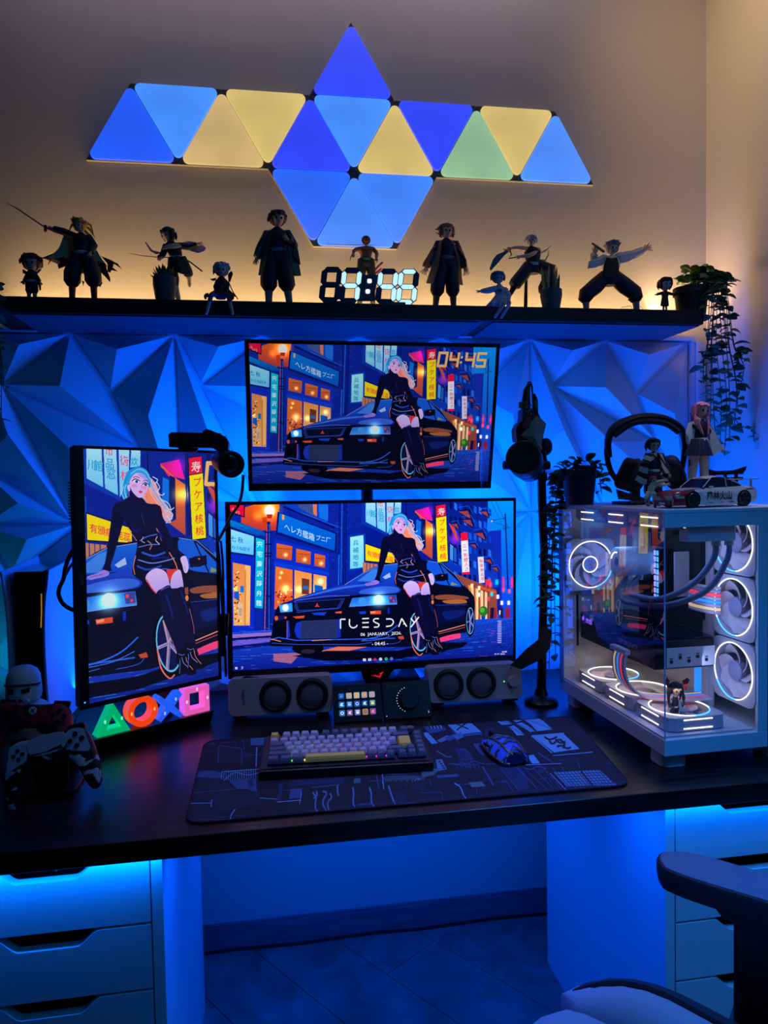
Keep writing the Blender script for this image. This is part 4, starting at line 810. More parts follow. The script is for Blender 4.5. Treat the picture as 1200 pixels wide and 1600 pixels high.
# ---------------------------------------------------------------- key pad and mixer between the speakers
def slope(pL, pR, ang): pL, pR = Vector(pL), Vector(pR); x = (pR-pL).normalized(); return basis(pL, x, Vector((0, 0, 1)).cross(x), (0, 0, 1)) @ Matrix.Rotation(math.radians(ang), 4, 'X')
M0 = slope((.135, 1.640, ZD+.004), (.368, 1.636, ZD+.004), -24)
HH = .086
t = thing('key_pad', 'black pad of fifteen lit picture keys between the speakers', 'key pad', M=M0)
part('body', B().rbox((.0575, .008, HH/2), (.115, .016, HH), .005), M_blk, t)
part('stand', B().loft([[(.015, .010, .008), (.10, .010, .008), (.10, .014, .01), (.015, .014, .01)], [(.015, .03, .02), (.10, .03, .02), (.10, .034, .024), (.015, .034, .024)]]), M_blk, t)
b = B(); lettering(b, 'STREAM DECK', .026, Matrix.Translation((.062, -.0003, .076)), bold=.01); b.torus(.003, .0005, n=16, m=5, T=Matrix.Translation((.040, -.0006, .076)) @ Matrix.Rotation(PI/2, 4, 'X')); part('lettering', b, MATS['grey_print'], t)
kc = [(20, 90, 200), (200, 210, 235), (215, 225, 240), (180, 200, 235), (190, 210, 245), (30, 130, 240), (30, 120, 235), (40, 110, 240), (10, 100, 200), (60, 150, 220), (60, 140, 230), (120, 110, 200), (100, 130, 230), (225, 160, 80), (150, 110, 210)]
ic = [(60, 140, 230), (240, 170, 60), (250, 160, 60), (240, 150, 70), (240, 120, 80), (190, 230, 255), (160, 210, 255), (170, 220, 255), (200, 220, 230), (250, 230, 60), (220, 240, 255), (240, 190, 230), (240, 240, 255), (60, 80, 200), (250, 120, 150)]
for r in range(3):
    for c in range(5):
        i = r*5+c; x, z_ = .0195+c*.0182, .060-r*.0195; T = Matrix.Translation((x, -.0005, z_))
        k = part('button', B().rbox((0, 0, 0), (.0135, .003, .0135), .0022, T=T), mat('key_glow_%d' % i, (10, 14, 30), .2, emit=tuple(v*.8 for v in kc[i]), es=.9), t)
        b = B(); m2 = mat('icon_glow_%d' % i, (10, 10, 20), .3, emit=ic[i], es=1); 
        if i % 3 == 0: b.box((0, -.0018, -.001), (.007, .0006, .005), T).box((0, -.0018, .0035), (.009, .0006, .0015), T)
        elif i % 3 == 1: b.torus(.003, .0009, n=14, m=5, T=T @ Matrix.Translation((0, -.0018, 0)) @ Matrix.Rotation(PI/2, 4, 'X'))
        else: b.prism([(-.004, -.003), (.004, -.004), (.002, 0), (.004, .004), (-.003, .003)], .0006, T @ Matrix.Translation((0, -.0022, 0)))
        part('icon', b, m2, k)
t = thing('audio_mixer', 'black audio mixer with a big dial and a dotted ring of lights', 'audio mixer', M=M0 @ Matrix.Translation((.118, 0, 0)))
part('body', B().rbox((.0575, .008, HH/2), (.115, .016, HH), .005), M_blk, t)
part('stand', B().loft([[(.015, .010, .008), (.10, .010, .008), (.10, .014, .01), (.015, .014, .01)], [(.015, .03, .02), (.10, .03, .02), (.10, .034, .024), (.015, .034, .024)]]), M_blk, t)
part('dial', B().lathe([(.0225, 0), (.0225, .014), (.021, .016), (.001, .016)], n=36, T=Matrix.Translation((.062, -.0002, .043)) @ Matrix.Rotation(PI/2, 4, 'X')), M_blk, t, smooth=True)
b = B()
for k in range(12):
    a = math.radians(108+k*12.5); b.box((.062+.029*math.cos(a), -.0006, .043+.029*math.sin(a)), (.0013, .001, .0013))
b.box((.006, -.0006, .008), (.0014, .001, .0014)).box((.107, -.0006, .011), (.0014, .001, .0014)).box((.107, -.0006, .014), (.001, .001, .001))
part('indicator', b, mat('white_led', (200, 210, 255), emit=(215, 215, 255), es=1.5), t, kind='stuff')
b = B(); lettering(b, 'WAVE XLR', .020, Matrix.Translation((.030, -.0003, .076)), bold=.01); b.torus(.003, .0005, n=16, m=5, T=Matrix.Translation((.013, -.0006, .076)) @ Matrix.Rotation(PI/2, 4, 'X')); part('lettering', b, MATS['grey_print'], t)
# ---------------------------------------------------------------- desk mat with printed art
cor = [atz(320, 1158, ZD+.003), atz(893, 1119, ZD+.003), atz(986, 1226, ZD+.003), atz(289, 1287, ZD+.003)]   # rear left, rear right, front right, front left
def mat_print():
    p = Paint(1500, 720, (9, 14, 44)); rnd = random.Random(11)
    p.H = homography([(320, 1158), (893, 1119), (986, 1226), (289, 1287)], [(0, 0), (1500, 0), (1500, 720), (0, 720)])
    def A(l): return [(660+x*.2833, 1110+y*.2834) for x, y in l]     # right half study
    def C(l): return [(280+x*.3167, 1130+y*.3166) for x, y in l]     # left half study
    bl, b2, b3 = (72, 128, 196), (36, 66, 130), (20, 34, 84)
    for i in range(60):
        x, y = rnd.uniform(300, 960), rnd.uniform(1125, 1280); w_, h_ = rnd.uniform(8, 34), rnd.uniform(4, 14)
        if rnd.random() < .5: p.poly([(x, y), (x+w_, y-.5), (x+w_+3, y+h_), (x+2, y+h_)], (14, 22, 62))
        else: p.line([(x, y), (x+w_, y-1), (x+w_+4, y+h_)], .8, b2)
    # right half
    p.poly(A([(145, 75), (270, 60), (320, 120), (190, 135)]), bl); p.line(A([(190, 70), (255, 105)]), 2, (8, 12, 40)); p.line(A([(250, 68), (190, 110)]), 2, (8, 12, 40)); p.poly(A([(150, 90), (190, 135), (320, 120), (322, 135), (190, 150)]), b2)
    p.poly(A([(10, 80), (115, 70), (135, 110), (40, 130)]), b2)
    for k in range(9): p.poly(A([(40+k*9, 78), (46+k*9, 78), (52+k*9, 100), (46+k*9, 100)]), (110, 140, 190) if k % 2 else (14, 18, 60))
    p.poly(A([(0, 125), (30, 122), (75, 185), (40, 190)]), bl)
    for k in range(3): p.poly(A([(70+k*45, 170-k*14), (130+k*40, 140-k*10), (160+k*30, 150), (90+k*45, 182-k*8)]), b2 if k % 2 else (60, 96, 160))
    for q in ([(405, 50), (460, 45), (498, 75), (440, 82)], [(484, 42), (540, 38), (560, 52), (520, 66)], [(560, 45), (640, 38), (720, 108), (630, 118)], [(470, 92), (500, 84), (560, 140), (515, 142)], [(515, 75), (545, 66), (622, 118), (590, 122)]): p.poly(A(q), bl); p.line(A([q[0], q[2]]), 1, b2)
    p.poly(A([(605, 145), (780, 130), (872, 218), (730, 238)]), (84, 128, 190)); p.line(A([(600, 145), (718, 240)]), 1.6, bl); p.line(A([(600, 143), (785, 128)]), 1, bl)
    for q in ([(672, 150), (700, 165), (725, 160), (745, 150)], [(700, 170), (720, 190), (760, 165), (790, 195)], [(745, 205), (775, 200), (800, 215), (825, 210)], [(735, 165), (765, 185), (790, 178), (780, 215)]): p.curve(A(q), 3.2, (10, 14, 40))
    p.line(A([(725, 255), (945, 236)]), 1.2, bl)
    p.poly(A([(575, 255), (615, 250), (652, 296), (610, 300)]), bl); p.line(A([(575, 306), (770, 298)]), .9, (120, 120, 190))
    for k in range(6): p.curve(A([(640+k*13, 236+k*8), (650+k*13, 250+k*8), (658+k*14, 244+k*9)]), 1, b2)
    p.poly(A([(730, 345), (980, 332), (1075, 412), (800, 418)]), (66, 104, 160))
    for k in range(14): p.line(A([(745+k*19, 343-k), (812+k*20, 418)]), 1, (12, 16, 52))
    for k in range(5): p.line(A([(745+k*18, 358+k*13), (1000+k*17, 346+k*13)]), .9, (12, 16, 52))
    p.line(A([(710, 350), (800, 440)]), 1, bl); p.line(A([(880, 340), (945, 415)]), 3, (9, 14, 44))
    p.poly(A([(160, 215), (225, 212), (272, 268), (205, 276)]), b3); p.line(A([(175, 225), (225, 218), (272, 272), (205, 280)]), .9, b2); p.poly(A([(265, 190), (300, 186), (360, 250), (320, 254)]), b2); p.line(A([(330, 315), (400, 415)]), 2.2, b2)
    p.line(A([(60, 230), (120, 262), (150, 262)]), 1, (90, 110, 160)); p.poly(A([(60, 278), (95, 275), (130, 330), (80, 340)]), (60, 100, 160))
    for k in range(4): p.oval(A([(84+k*10, 288+k*12)])[0], 2, 1.4, (12, 16, 50))
    p.poly(A([(-10, 330), (100, 325), (60, 360), (-10, 380)]), (56, 86, 110)); p.poly(A([(70, 365), (190, 355), (205, 368), (90, 378)]), b2)
    for k in range(6): p.line(A([(130+k*22, 300+k*4), (180+k*25, 300), (190+k*25, 330)]), .9, b2)
    p.curve(A([(190, 285), (240, 300), (280, 285), (330, 300), (400, 300)]), 1.1, b2); p.curve(A([(180, 405), (215, 425), (240, 470), (250, 485)]), 1.6, bl)
    p.poly(A([(260, 402), (330, 395), (358, 420), (280, 425)]), (62, 92, 120)); p.poly(A([(420, 300), (500, 290), (560, 330), (600, 430), (550, 440)]), b3); p.line(A([(430, 320), (540, 440)]), 1.2, b2); p.line(A([(520, 316), (640, 430)]), 1.2, b2); p.line(A([(415, 396), (470, 394), (510, 446)]), 1, b2)
    for k in range(5): p.line(A([(570+k*50, 330-k*4), (690+k*40, 430)]), .8, b2)
    p.curve(A([(560, 320), (600, 330), (640, 315), (690, 325)]), 1.4, b2); p.oval(A([(650, 340)])[0], 8, 3, b3); p.poly(A([(350, 100), (390, 98), (400, 140), (330, 140)]), b3)
    # left half
    p.poly(C([(355, 66), (520, 58), (525, 90), (450, 96), (445, 110), (355, 110)]), bl, .6); p.line(C([(385, 120), (375, 220)]), 1.6, bl); p.line(C([(318, 68), (322, 130)]), 1, b2)
    p.poly(C([(196, 112), (310, 128), (305, 208), (192, 200)]), (12, 18, 54)); p.line(C([(196, 112), (310, 128), (305, 208)]), 1.2, b2); p.line(C([(196, 112), (190, 200)]), 1.2, b2); p.line(C([(125, 100), (180, 104)]), 1, b2); p.line(C([(120, 100), (100, 160)]), .9, b2)
    p.blob(C([(90, 248), (150, 240), (200, 250), (205, 275), (90, 272)]), b2); 
    for k in range(16): p.line(C([(208+k*11, 246-k), (204+k*11, 285+k)]), 1, bl); 
    p.line(C([(205, 246), (390, 232)]), 1.2, bl); p.curve(C([(215, 290), (270, 250), (330, 262), (390, 250)]), 1, bl); p.poly(C([(240, 290), (372, 276), (372, 352), (330, 330), (280, 330)]), b2); p.poly(C([(330, 284), (355, 282), (358, 320), (335, 320)]), b3)
    p.blob(C([(90, 290), (200, 285), (280, 340), (360, 340), (380, 360), (380, 400), (240, 440), (60, 480), (70, 380)]), (16, 24, 62)); p.line(C([(50, 400), (155, 398)]), 1.2, bl); p.line(C([(157, 382), (152, 418)]), 1.2, bl); p.curve(C([(272, 426), (262, 450), (255, 474)]), 2, bl)
    p.line(C([(60, 350), (280, 330)]), 1, b2); p.line(C([(385, 374), (470, 378)]), 1, bl); p.line(C([(48, 478), (280, 475)]), .8, b2)
    p.poly(C([(480, 300), (500, 300), (490, 390), (470, 390)]), b3); p.poly(C([(535, 330), (590, 326), (600, 372), (535, 376)]), b2); p.line(C([(480, 392), (600, 382)]), 1.1, bl); p.line(C([(592, 345), (596, 404)]), 1.2, bl); p.poly(C([(530, 290), (800, 276), (800, 300), (530, 316)]), b3); p.line(C([(640, 322), (780, 308)]), 1.4, b2)
    for q in ([(650, 345), (672, 370), (678, 410), (690, 436)], [(668, 340), (676, 360), (660, 375)], [(700, 340), (722, 350), (712, 390), (735, 432)], [(740, 350), (752, 370), (738, 390), (748, 430)], [(850, 320), (860, 350), (866, 390), (876, 412)], [(935, 320), (950, 350), (955, 380), (970, 410)], [(1030, 312), (1045, 340), (1060, 370), (1076, 398)], [(770, 310), (776, 340), (786, 360)]): p.curve(C(q), 2.4, (62, 98, 160))
    p.poly(C([(850, 278), (880, 276), (885, 300), (850, 302)]), (60, 86, 110)); p.line(C([(960, 262), (985, 330)]), 1.4, b2); p.line(C([(990, 258), (1010, 330)]), 1.4, bl); p.blob(C([(1000, 270), (1100, 262), (1200, 268), (1200, 290), (1100, 292), (1020, 290)]), (40, 62, 90))
    for k in range(7): p.oval(C([(1050+k*28, 296-k)])[0], 3.2, 3.4, (10, 14, 42)); p.curve(C([(1160, 290), (1170, 278), (1190, 284)]), 1.2, bl)
    p.line([(296, 1282), (980, 1222)], .8, b3)
    return p
im = mat_print().image('mat_print', 1.2)
t = thing('desk_mat', 'large dark blue printed desk mat under the keyboard and mouse', 'desk mat', (cor[0]+cor[2])/2*1.0)
t.location.z = ZD; bpy.context.view_layer.update()
def quadpt(s_, r_):
    a = cor[0].lerp(cor[1], s_); b_ = cor[3].lerp(cor[2], s_); return a.lerp(b_, r_)
out = []
for cx, cy, a0 in ((.965, .07, -90), (.965, .93, 0), (.035, .93, 90), (.035, .07, 180)):
    for k in range(6):
        a = math.radians(a0+90*k/5); out.append((cx+.035*math.cos(a), cy+.07*math.sin(a)))
vs = [quadpt(*q) for q in out]; n = len(vs); base_ = Vector((t.location.x, t.location.y, 0))
me = bpy.data.meshes.new('pad'); V_ = [(v.x-base_.x, v.y-base_.y, .0029) for v in vs]+[(v.x-base_.x, v.y-base_.y, .0002) for v in vs]
me.from_pydata(V_, [], [tuple(range(n))[::-1], tuple(range(n, 2*n))]+[(i, (i+1) % n, (i+1) % n+n, i+n) for i in range(n)])
uv = me.uv_layers.new(name='UVMap')
for l in me.loops: q = out[l.vertex_index % n]; uv.data[l.index].uv = (q[0], 1-q[1])
me.materials.append(print_mat('mat_fabric', im, .85)); o = bpy.data.objects.new('pad', me); COL.objects.link(o); o.parent = t
b = B(); ring = [Vector((v.x, v.y, ZD+.0026)) for v in vs]; b.tube(ring+[ring[0]], .0016, n=6, cap=False); part('stitched_edge', b, mat('mat_edge', (10, 14, 40), .8), t, world=True)

# ---------------------------------------------------------------- keyboard
kx = Vector((.321, -.022, 0)).normalized(); MK = basis(Vector((-.030, 1.350, ZD+.0035)), kx, Vector((0, 0, 1)).cross(kx), (0, 0, 1))
t = thing('keyboard', 'compact mechanical keyboard with lavender keys and yellow space bar', 'keyboard', M=MK)
KW, KD = .326, .140
TK = Matrix.Rotation(math.radians(6.5), 4, 'X')
M_kc = mat('keyboard_case', (20, 22, 34), .35, .3); M_kp = mat('keyboard_plate', (34, 34, 56), .5)
b = B(); b.loft([[(-.003, -.002, .001), (KW+.003, -.002, .001), (KW+.003, KD+.002, .001), (-.003, KD+.002, .001)], [(-.003, -.002, .0165), (KW+.003, -.002, .0165), (KW+.003, KD+.002, .0325), (-.003, KD+.002, .0325)], [(0, .001, .0180), (KW, .001, .0180), (KW, KD-.001, .034), (0, KD-.001, .034)]])
part('case', b, M_kc, t)
TP = Matrix.Translation((0, 0, .0185)) @ TK
part('top_plate', B().box((KW/2, KD/2+.001, .0002), (KW-.004, KD-.006, .001), TP), M_kp, t)
M_key = mat('key_lavender', (172, 164, 206), .55); M_keyd = mat('key_dark', (84, 88, 128), .55); M_keyy = mat('key_yellow', (226, 188, 96), .55)
M_leg = mat('key_legend', (70, 64, 110), .6)
U = .01905; rows = []
x0 = .0105
rows.append((5, [('esc', 1, 'y'), (None, .25, '')]+[('F%d' % k, 1, 'l') for k in (1, 2, 3, 4)]+[(None, .25, '')]+[('F%d' % k, 1, 'd') for k in (5, 6, 7, 8)]+[(None, .25, '')]+[('F%d' % k, 1, 'l') for k in (9, 10, 11, 12)]+[(None, .25, ''), ('del', 1, 'd')]))
rows.append((4, [(c, 1, 'l') for c in '`1234567890-=']+[('back', 2, 'd'), (None, .25, ''), ('hm', 1, 'd')]))
rows.append((3, [('tab', 1.5, 'd')]+[(c, 1, 'l') for c in 'QWERTYUIOP[]']+[('', 1.5, 'E'), (None, .25, ''), ('pu', 1, 'd')]))
rows.append((2, [('caps', 1.75, 'd')]+[(c, 1, 'l') for c in "ASDFGHJKL;'"]+[('', 2.25, 'e'), (None, .25, ''), ('pd', 1, 'd')]))
rows.append((1, [('sh', 2.25, 'd')]+[(c, 1, 'l') for c in 'ZXCVBNM,./']+[('sh', 1.75, 'd'), (None, .25, ''), ('^', 1, 'd'), ('en', 1, 'd')]))
rows.append((0, [('ctl', 1.25, 'd'), ('win', 1.25, 'd'), ('alt', 1.25, 'd'), ('', 6.25, 'y'), ('fn', 1, 'd'), ('ctl', 1, 'd'), ('alt', 1, 'd'), (None, .25, ''), ('<', 1, 'd'), ('v', 1, 'd'), ('>', 1, 'd')]))
_kb = {}
def keycap(wu, mt, hu=1):
    k = (wu, mt.name, hu)
    if k not in _kb:
        w_ = wu*U-.0012; d = U*hu-.0012; b = B()
        b.loft([[(x*(w_/2-ins), y*(d/2-ins)+oy, z) for x, y in ((-1, -1), (1, -1), (1, 1), (-1, 1))] for ins, oy, z in ((0, 0, .0025), (.0012, .0003, .0075), (.0028, .0008, .0115), (.0034, .0008, .0120))])
        _kb[k] = mesh_of(b, 'key', mt)
    return _kb[k]
ri, led = [], []
for r, ks in rows:
    x = x0; y = .0115+r*U+U/2+(.004 if r == 5 else 0)
    for ch, wu, c in ks:
        if ch is not None and c not in ('E', ):
            m = dict(l=M_key, d=M_keyd, y=M_keyy, e=M_keyy)[c]
            if c == 'e': o = bpy.data.objects.new('key', keycap(1.5, m, 2)); cx, cy = x+2.25*U-1.5*U/2, y+U/2
            else: o = bpy.data.objects.new('key', keycap(wu, m)); cx, cy = x+wu*U/2, y
            COL.objects.link(o); o.parent = t; o.matrix_local = TP @ Matrix.Translation((cx, cy, .0015+.0012*abs(r-2.5)*.4))
            if c == 'y' and wu > 2: o['label'] = 'yellow space bar'
            elif c == 'e': o['label'] = 'tall yellow enter key'
            elif c == 'y': o['label'] = 'yellow corner key'
            if len(ch) == 1 and c == 'l':
                b = B(); lettering(b, ch, .0022 if ch not in 'IJ1' else .001, TP @ Matrix.Translation((cx-.0035, cy+.003, .0140+.0005*abs(r-2.5))) @ Matrix.Rotation(-PI/2, 4, 'X'), height=.0028)
                q = part('legend', b, M_leg, o); q.matrix_local = o.matrix_local.inverted()
            led.append((cx-wu*U/2, cy-U/2*.9, r))
        x += wu*U
for i, (x, y, r) in enumerate(led):
    if r in (0, 1, 2, 3) and .07 < x+.02 < .28 and i % 1 == 0:
        h = min(1, max(0, (x-.02)/.24)); import colorsys
        hue = (.38-h*.62) % 1.0; cc = colorsys.hsv_to_rgb(hue, .85, 1)
        key = 'key_led_%d' % int(h*8)
        m = mat(key, (40, 40, 40), .5, emit=tuple(255*v for v in cc), es=2.2)
        part('key_light', B().box((x+.0006, y+.0005, .0100), (.0013, .0030, .0025), TP), m, t)
part('knob', B().lathe([(.0085, .001), (.0085, .013), (.0078, .014), (.0065, .0135), (.001, .0135)], n=28, T=TP @ Matrix.Translation((x0+16.05*U-.016, .0115+5*U+U/2+.004, .0005))), mat('knob_metal', (120, 120, 140), .25, .8), t, smooth=True)

# ---------------------------------------------------------------- mouse with an open lattice shell
mp_ = atz(793, 1190, ZD+.004); MM = Matrix.Translation((mp_.x, mp_.y+.035, ZD+.0035)) @ Matrix.Rotation(math.radians(14), 4, 'Z')
t = thing('mouse', 'open lattice gaming mouse glowing blue inside', 'mouse', M=MM)
def msh(a, e, k=1):   # a = 0 rear .. 1 front, e = -1 .. 1 across
    L, Wd, Hh = .122, .031, .040; y = (a-.5)*L; prof = math.sin(PI*(.08+.86*a))**.6*(1.08-.35*a); wv = Wd*(.80+.22*math.cos((a-.35)*4.2))*(1 if .04 < a < .96 else .7)
    x = math.sin(e*PI/2)*wv*k; z = .003+Hh*prof*max(.02, math.cos(e*PI/2))**.75*k; return Vector((x, y, z))
M_mz = mat('mouse_shell', (96, 96, 110), .35, .5); M_mg = mat('mouse_glow', (16, 40, 170), .4, emit=(24, 60, 235), es=.55)
part('base', B().loft([[(x*.030*(1-.25*abs(y)), y*.060, z) for x, y in ((-.6, -1), (.6, -1), (1, -.6), (.85, 0), (.95, .6), (.6, 1), (-.6, 1), (-.95, .6), (-.85, 0), (-1, -.6))] for z in (.0005, .005)]), M_blk, t)
for es in ((-.92, -.42), (-.36, .36), (.42, .92)):
    g = [[msh(a, e, .93) for e in [es[0]+(es[1]-es[0])*k/4 for k in range(5)]] for a in [.06+.88*k/10 for k in range(11)]]
    part('glow_core', B().sheet(g, .0005), M_mg, t, smooth=True)
b = B()
for e in (-.98, -.40, .40, .98): b.tube([msh(.03+.94*k/12, e*(1-.15*(k/12))) for k in range(13)], .0030, n=6)
for a in (.06, .26, .46, .66, .94): b.tube([msh(a+(.05 if k % 2 else 0)*.6, -1+2*k/10) for k in range(11)], .0026, n=6)
for a in (.16, .36, .56): b.tube([msh(a-.1, -.4), msh(a, 0), msh(a-.1, .4)], .0015, n=6)
part('lattice_shell', b, M_mz, t, smooth=True)
part('wheel', B().cyl((0, .036, .030), .010, .007, 'x', 20), M_rub, t)
part('side_button', B().box((-.0285, .012, .022), (.002, .022, .005)), M_blk, t)

# ---------------------------------------------------------------- light sign with four shapes
pl, pr = Vector((-.378, 1.574, ZD)), Vector((-.150, 1.718, ZD)); sx = (pr-pl); sw = sx.length; sx.normalize()
MS = basis(pl, sx, Vector((0, 0, 1)).cross(sx), (0, 0, 1))
t = thing('light_sign', 'lit sign of a green triangle, orange circle, blue cross and pink square', 'light sign', M=MS)
part('base', B().loft([[(.0, .004, .0005), (sw, .004, .0005), (sw, .055, .0005), (0, .055, .0005)], [(-.004, -.008, .030), (sw+.004, -.008, .030), (sw+.004, .055, .030), (-.004, .055, .030)]]), mat('sign_base', (14, 14, 20), .3), t)
def smat(n, c, e, s=.9): return mat(n, c, .35, emit=e, es=s, sub=0)
ZB, SD = .0302, .030
g = [(-.036, 0), (.036, 0), (0, .068)]; gi = [(-.0165, .0125), (.0165, .0125), (0, .044)]
part('triangle_shape', B().frame2d(g, gi, SD, Matrix.Translation((.040, 0, ZB))), smat('sign_green', (30, 200, 130), (0, 176, 104)), t, 'glowing green triangle')
b = B(); T = Matrix.Translation((.106, 0, ZB+.034))
n = 40; co = [(math.cos(2*PI*k/n), math.sin(2*PI*k/n)) for k in range(n)]
b.frame2d([(.034*x, .034*y) for x, y in co], [(.021*x, .021*y) for x, y in co], SD, T)
part('circle_shape', b, smat('sign_orange', (255, 110, 40), (246, 66, 14)), t, 'glowing orange circle', smooth=False)
b = B(); T = Matrix.Translation((.169, 0, ZB+.030)); s_ = .007; L = .030
pts = [(0, s_*1.41), (L-s_, L+s_*.4-.0), (L+.0, L-s_), (s_*1.41, 0), (L, -L+s_), (L-s_, -L), (0, -s_*1.41), (-L+s_, -L), (-L, -L+s_), (-s_*1.41, 0), (-L, L-s_), (-L+s_, L)]
b.add([(p[0], 0, p[1]) for p in pts]+[(p[0], SD, p[1]) for p in pts]+[(0, 0, 0), (0, SD, 0)], [(i, (i+1) % 12, 24) for i in range(12)]+[(12+(i+1) % 12, 12+i, 25) for i in range(12)]+[(i, i+12, (i+1) % 12+12, (i+1) % 12) for i in range(12)], T)
part('cross_shape', b, smat('sign_blue', (60, 120, 255), (34, 92, 244)), t, 'glowing blue cross')
q = .031; b = B().frame2d([(-q, -q), (q, -q), (q, q), (-q, q)], [(-q+.012, -q+.012), (q-.012, -q+.012), (q-.012, q-.012), (-q+.012, q-.012)], SD, Matrix.Translation((sw-.034, 0, ZB+q)))
part('square_shape', b, smat('sign_pink', (255, 130, 200), (232, 92, 178)), t, 'glowing pink square')
# small bulbs inside the shapes
for x, z_, c in ((.022, .030, 'g'), (.058, .030, 'g'), (.080, .034, 'o'), (.132, .034, 'o'), (.156, .018, 'b'), (.183, .045, 'b'), (sw-.060, .032, 'p'), (sw-.008, .032, 'p'), (sw-.034, .057, 'p')):
    cc = dict(g=(120, 255, 200), o=(255, 190, 90), b=(150, 200, 255), p=(255, 210, 245))[c]
    part('bulb', B().ell((x, .0004, ZB+z_), (.0028, .0010, .0045)), mat('bulb_'+c, cc, .3, emit=cc, es=.9), t, smooth=True)

# ---------------------------------------------------------------- game console
cx0 = at(8, 1000, 1.665).x; cx1 = at(78, 1000, 1.665).x; cw = cx1-cx0
t = thing('game_console', 'tall white and black game console standing at the left end of the desk', 'game console', ((cx0+cx1)/2, 1.78, ZD))
M_wp = mat('white_panel', (200, 203, 215), .45); M_gb = mat('gloss_black', (8, 8, 12), .12, coat=.5)
def curvepanel(s):
    g = []
    for i in range(13):
        f = i/12; z_ = .012+.380*f; bow = .012*(1-(2*f-1)**2)
        yb = -.118-.006*math.sin(PI*f); g.append([(s*(cw/2-.003-bow*.55+.016*max(0, f-.72)**1*1.2)+s*.006*(1-k)**2*0, yb+(.235+.02*f)*k, z_-.010*(1-k)*(0 if f < .9 else 1)) for k in (0, .06, .2, .5, .8, 1)])
    return g
for s in (-1, 1): part('side_panel', B().sheet(curvepanel(s), .0022), M_wp, t, smooth=True)
b = B()
b.loft([[(x*(cw/2-.017-.004*math.sin(PI*f)), -.105+.215*y+(.012*(f > .95))*(1-y), .012+.366*f) for x, y in ((-1, 0), (1, 0), (1, 1), (-1, 1))] for f in (0, .1, .3, .5, .7, .9, 1)])
part('core', b, M_gb, t)
part('stand', B().lathe([(.062, .0005), (.062, .010), (.058, .012), (.001, .012)], n=28), M_blk, t)
part('light_bar', B().tube([(cw/2-.0155, -.110, .330), (cw/2-.016, -.112, .290), (cw/2-.0185, -.112, .255)], .0012, n=6), mat('amber_edge', (200, 140, 50), .3, emit=(225, 150, 40), es=.5), t)
part('slot', B().box((cw/2-.0195, -.110, .075), (.0045, .004, .042)), M_gb, t)

# ---------------------------------------------------------------- white helmet bust
hc = at(37, 1068, 1.52)
t = thing('helmet_bust', 'white helmeted bust behind the red game controller', 'bust', (hc.x, 1.52, ZD))
M_hw = mat('helmet_white', (214, 220, 222), .35)
zz = hc.z-ZD
b = B(); b.loft([[(r*math.cos(2*PI*k/20)*sx_, r*.75*math.sin(2*PI*k/20)+oy, z_) for k in range(20)] for z_, r, sx_, oy in ((.0005, .050, 1, 0), (zz-.075, .056, 1.1, 0), (zz-.055, .056, 1.05, 0), (zz-.040, .040, 1, 0), (zz-.030, .022, 1, .0))])
part('shoulders', b, M_hw, t, smooth=True)
b = B(); b.loft([[(r*math.cos(2*PI*k/24), r*1.02*math.sin(2*PI*k/24)*(1.15 if math.sin(2*PI*k/24) < 0 and z_ < -.01 else 1), zz+z_) for k in range(24)] for z_, r in ((-.036, .020), (-.030, .031), (-.020, .0335), (-.006, .033), (0, .0325), (.0165, .0315), (.028, .026), (.035, .016), (.038, .004))])
h = part('helmet', b, M_hw, t, smooth=True)
b = B()
for a0 in (math.radians(-160),): b.tube([(.0338*math.cos(math.radians(a)), .0345*math.sin(math.radians(a)), zz+.003+.002*math.cos(math.radians(a+90)*2)) for a in range(-168, -11, 12)], .0022, n=6)
part('brow_band', b, M_blk, h)
for s in (-1, 1): part('eye_lens', B().loft([[(s*.0075, -.0365, zz-.003), (s*.021, -.031, zz-.001), (s*.020, -.031, zz-.010), (s*.009, -.0365, zz-.012)], [(s*.0075, -.030, zz-.003), (s*.021, -.024, zz-.001), (s*.020, -.024, zz-.010), (s*.009, -.030, zz-.012)]]), M_gls, h)
part('mouth_grille', B().loft([[(-.009, -.0395, zz-.026), (.009, -.0395, zz-.026), (.004, -.0375, zz-.016), (-.004, -.0375, zz-.016)], [(-.009, -.030, zz-.026), (.009, -.030, zz-.026), (.004, -.028, zz-.016), (-.004, -.028, zz-.016)]]), M_blk, h)
for s in (-1, 1): part('breather', B().cyl((s*.016, -.034, zz-.026), .0042, .012, 'y', 12), M_hw, h)

# ---------------------------------------------------------------- game controllers
def pillow(outline, prof):
    n = len(outline); P_ = [Vector((p[0], p[1])) for p in outline]; N_ = []
    for i in range(n):
        d = (P_[(i+1) % n]-P_[i-1]).normalized(); N_.append(Vector((d.y, -d.x)))
    area_ = sum(P_[i].x*P_[(i+1) % n].y-P_[(i+1) % n].x*P_[i].y for i in range(n)); s_ = -1 if area_ > 0 else 1
    return [[(P_[i].x+s_*N_[i].x*ins, y, P_[i].y+s_*N_[i].y*ins) for i in range(n)] for ins, y in prof]
def smooth_outline(pts, k=5):
    n = len(pts); out = []
    for i in range(n):
        p0, p1, p2, p3 = [Vector(pts[(i+j) % n]) for j in (-1, 0, 1, 2)]
        for j in range(k): t_ = j/k; out.append(tuple(.5*((2*p1)+(-p0+p2)*t_+(2*p0-5*p1+4*p2-p3)*t_*t_+(-p0+3*p1-3*p2+p3)*t_**3)))
    return out
HALF = [(0, .034), (.022, .035), (.045, .038), (.060, .034), (.071, .018), (.078, -.010), (.082, -.042), (.079, -.070), (.068, -.080), (.057, -.070), (.046, -.040), (.034, -.020), (.014, -.013)]
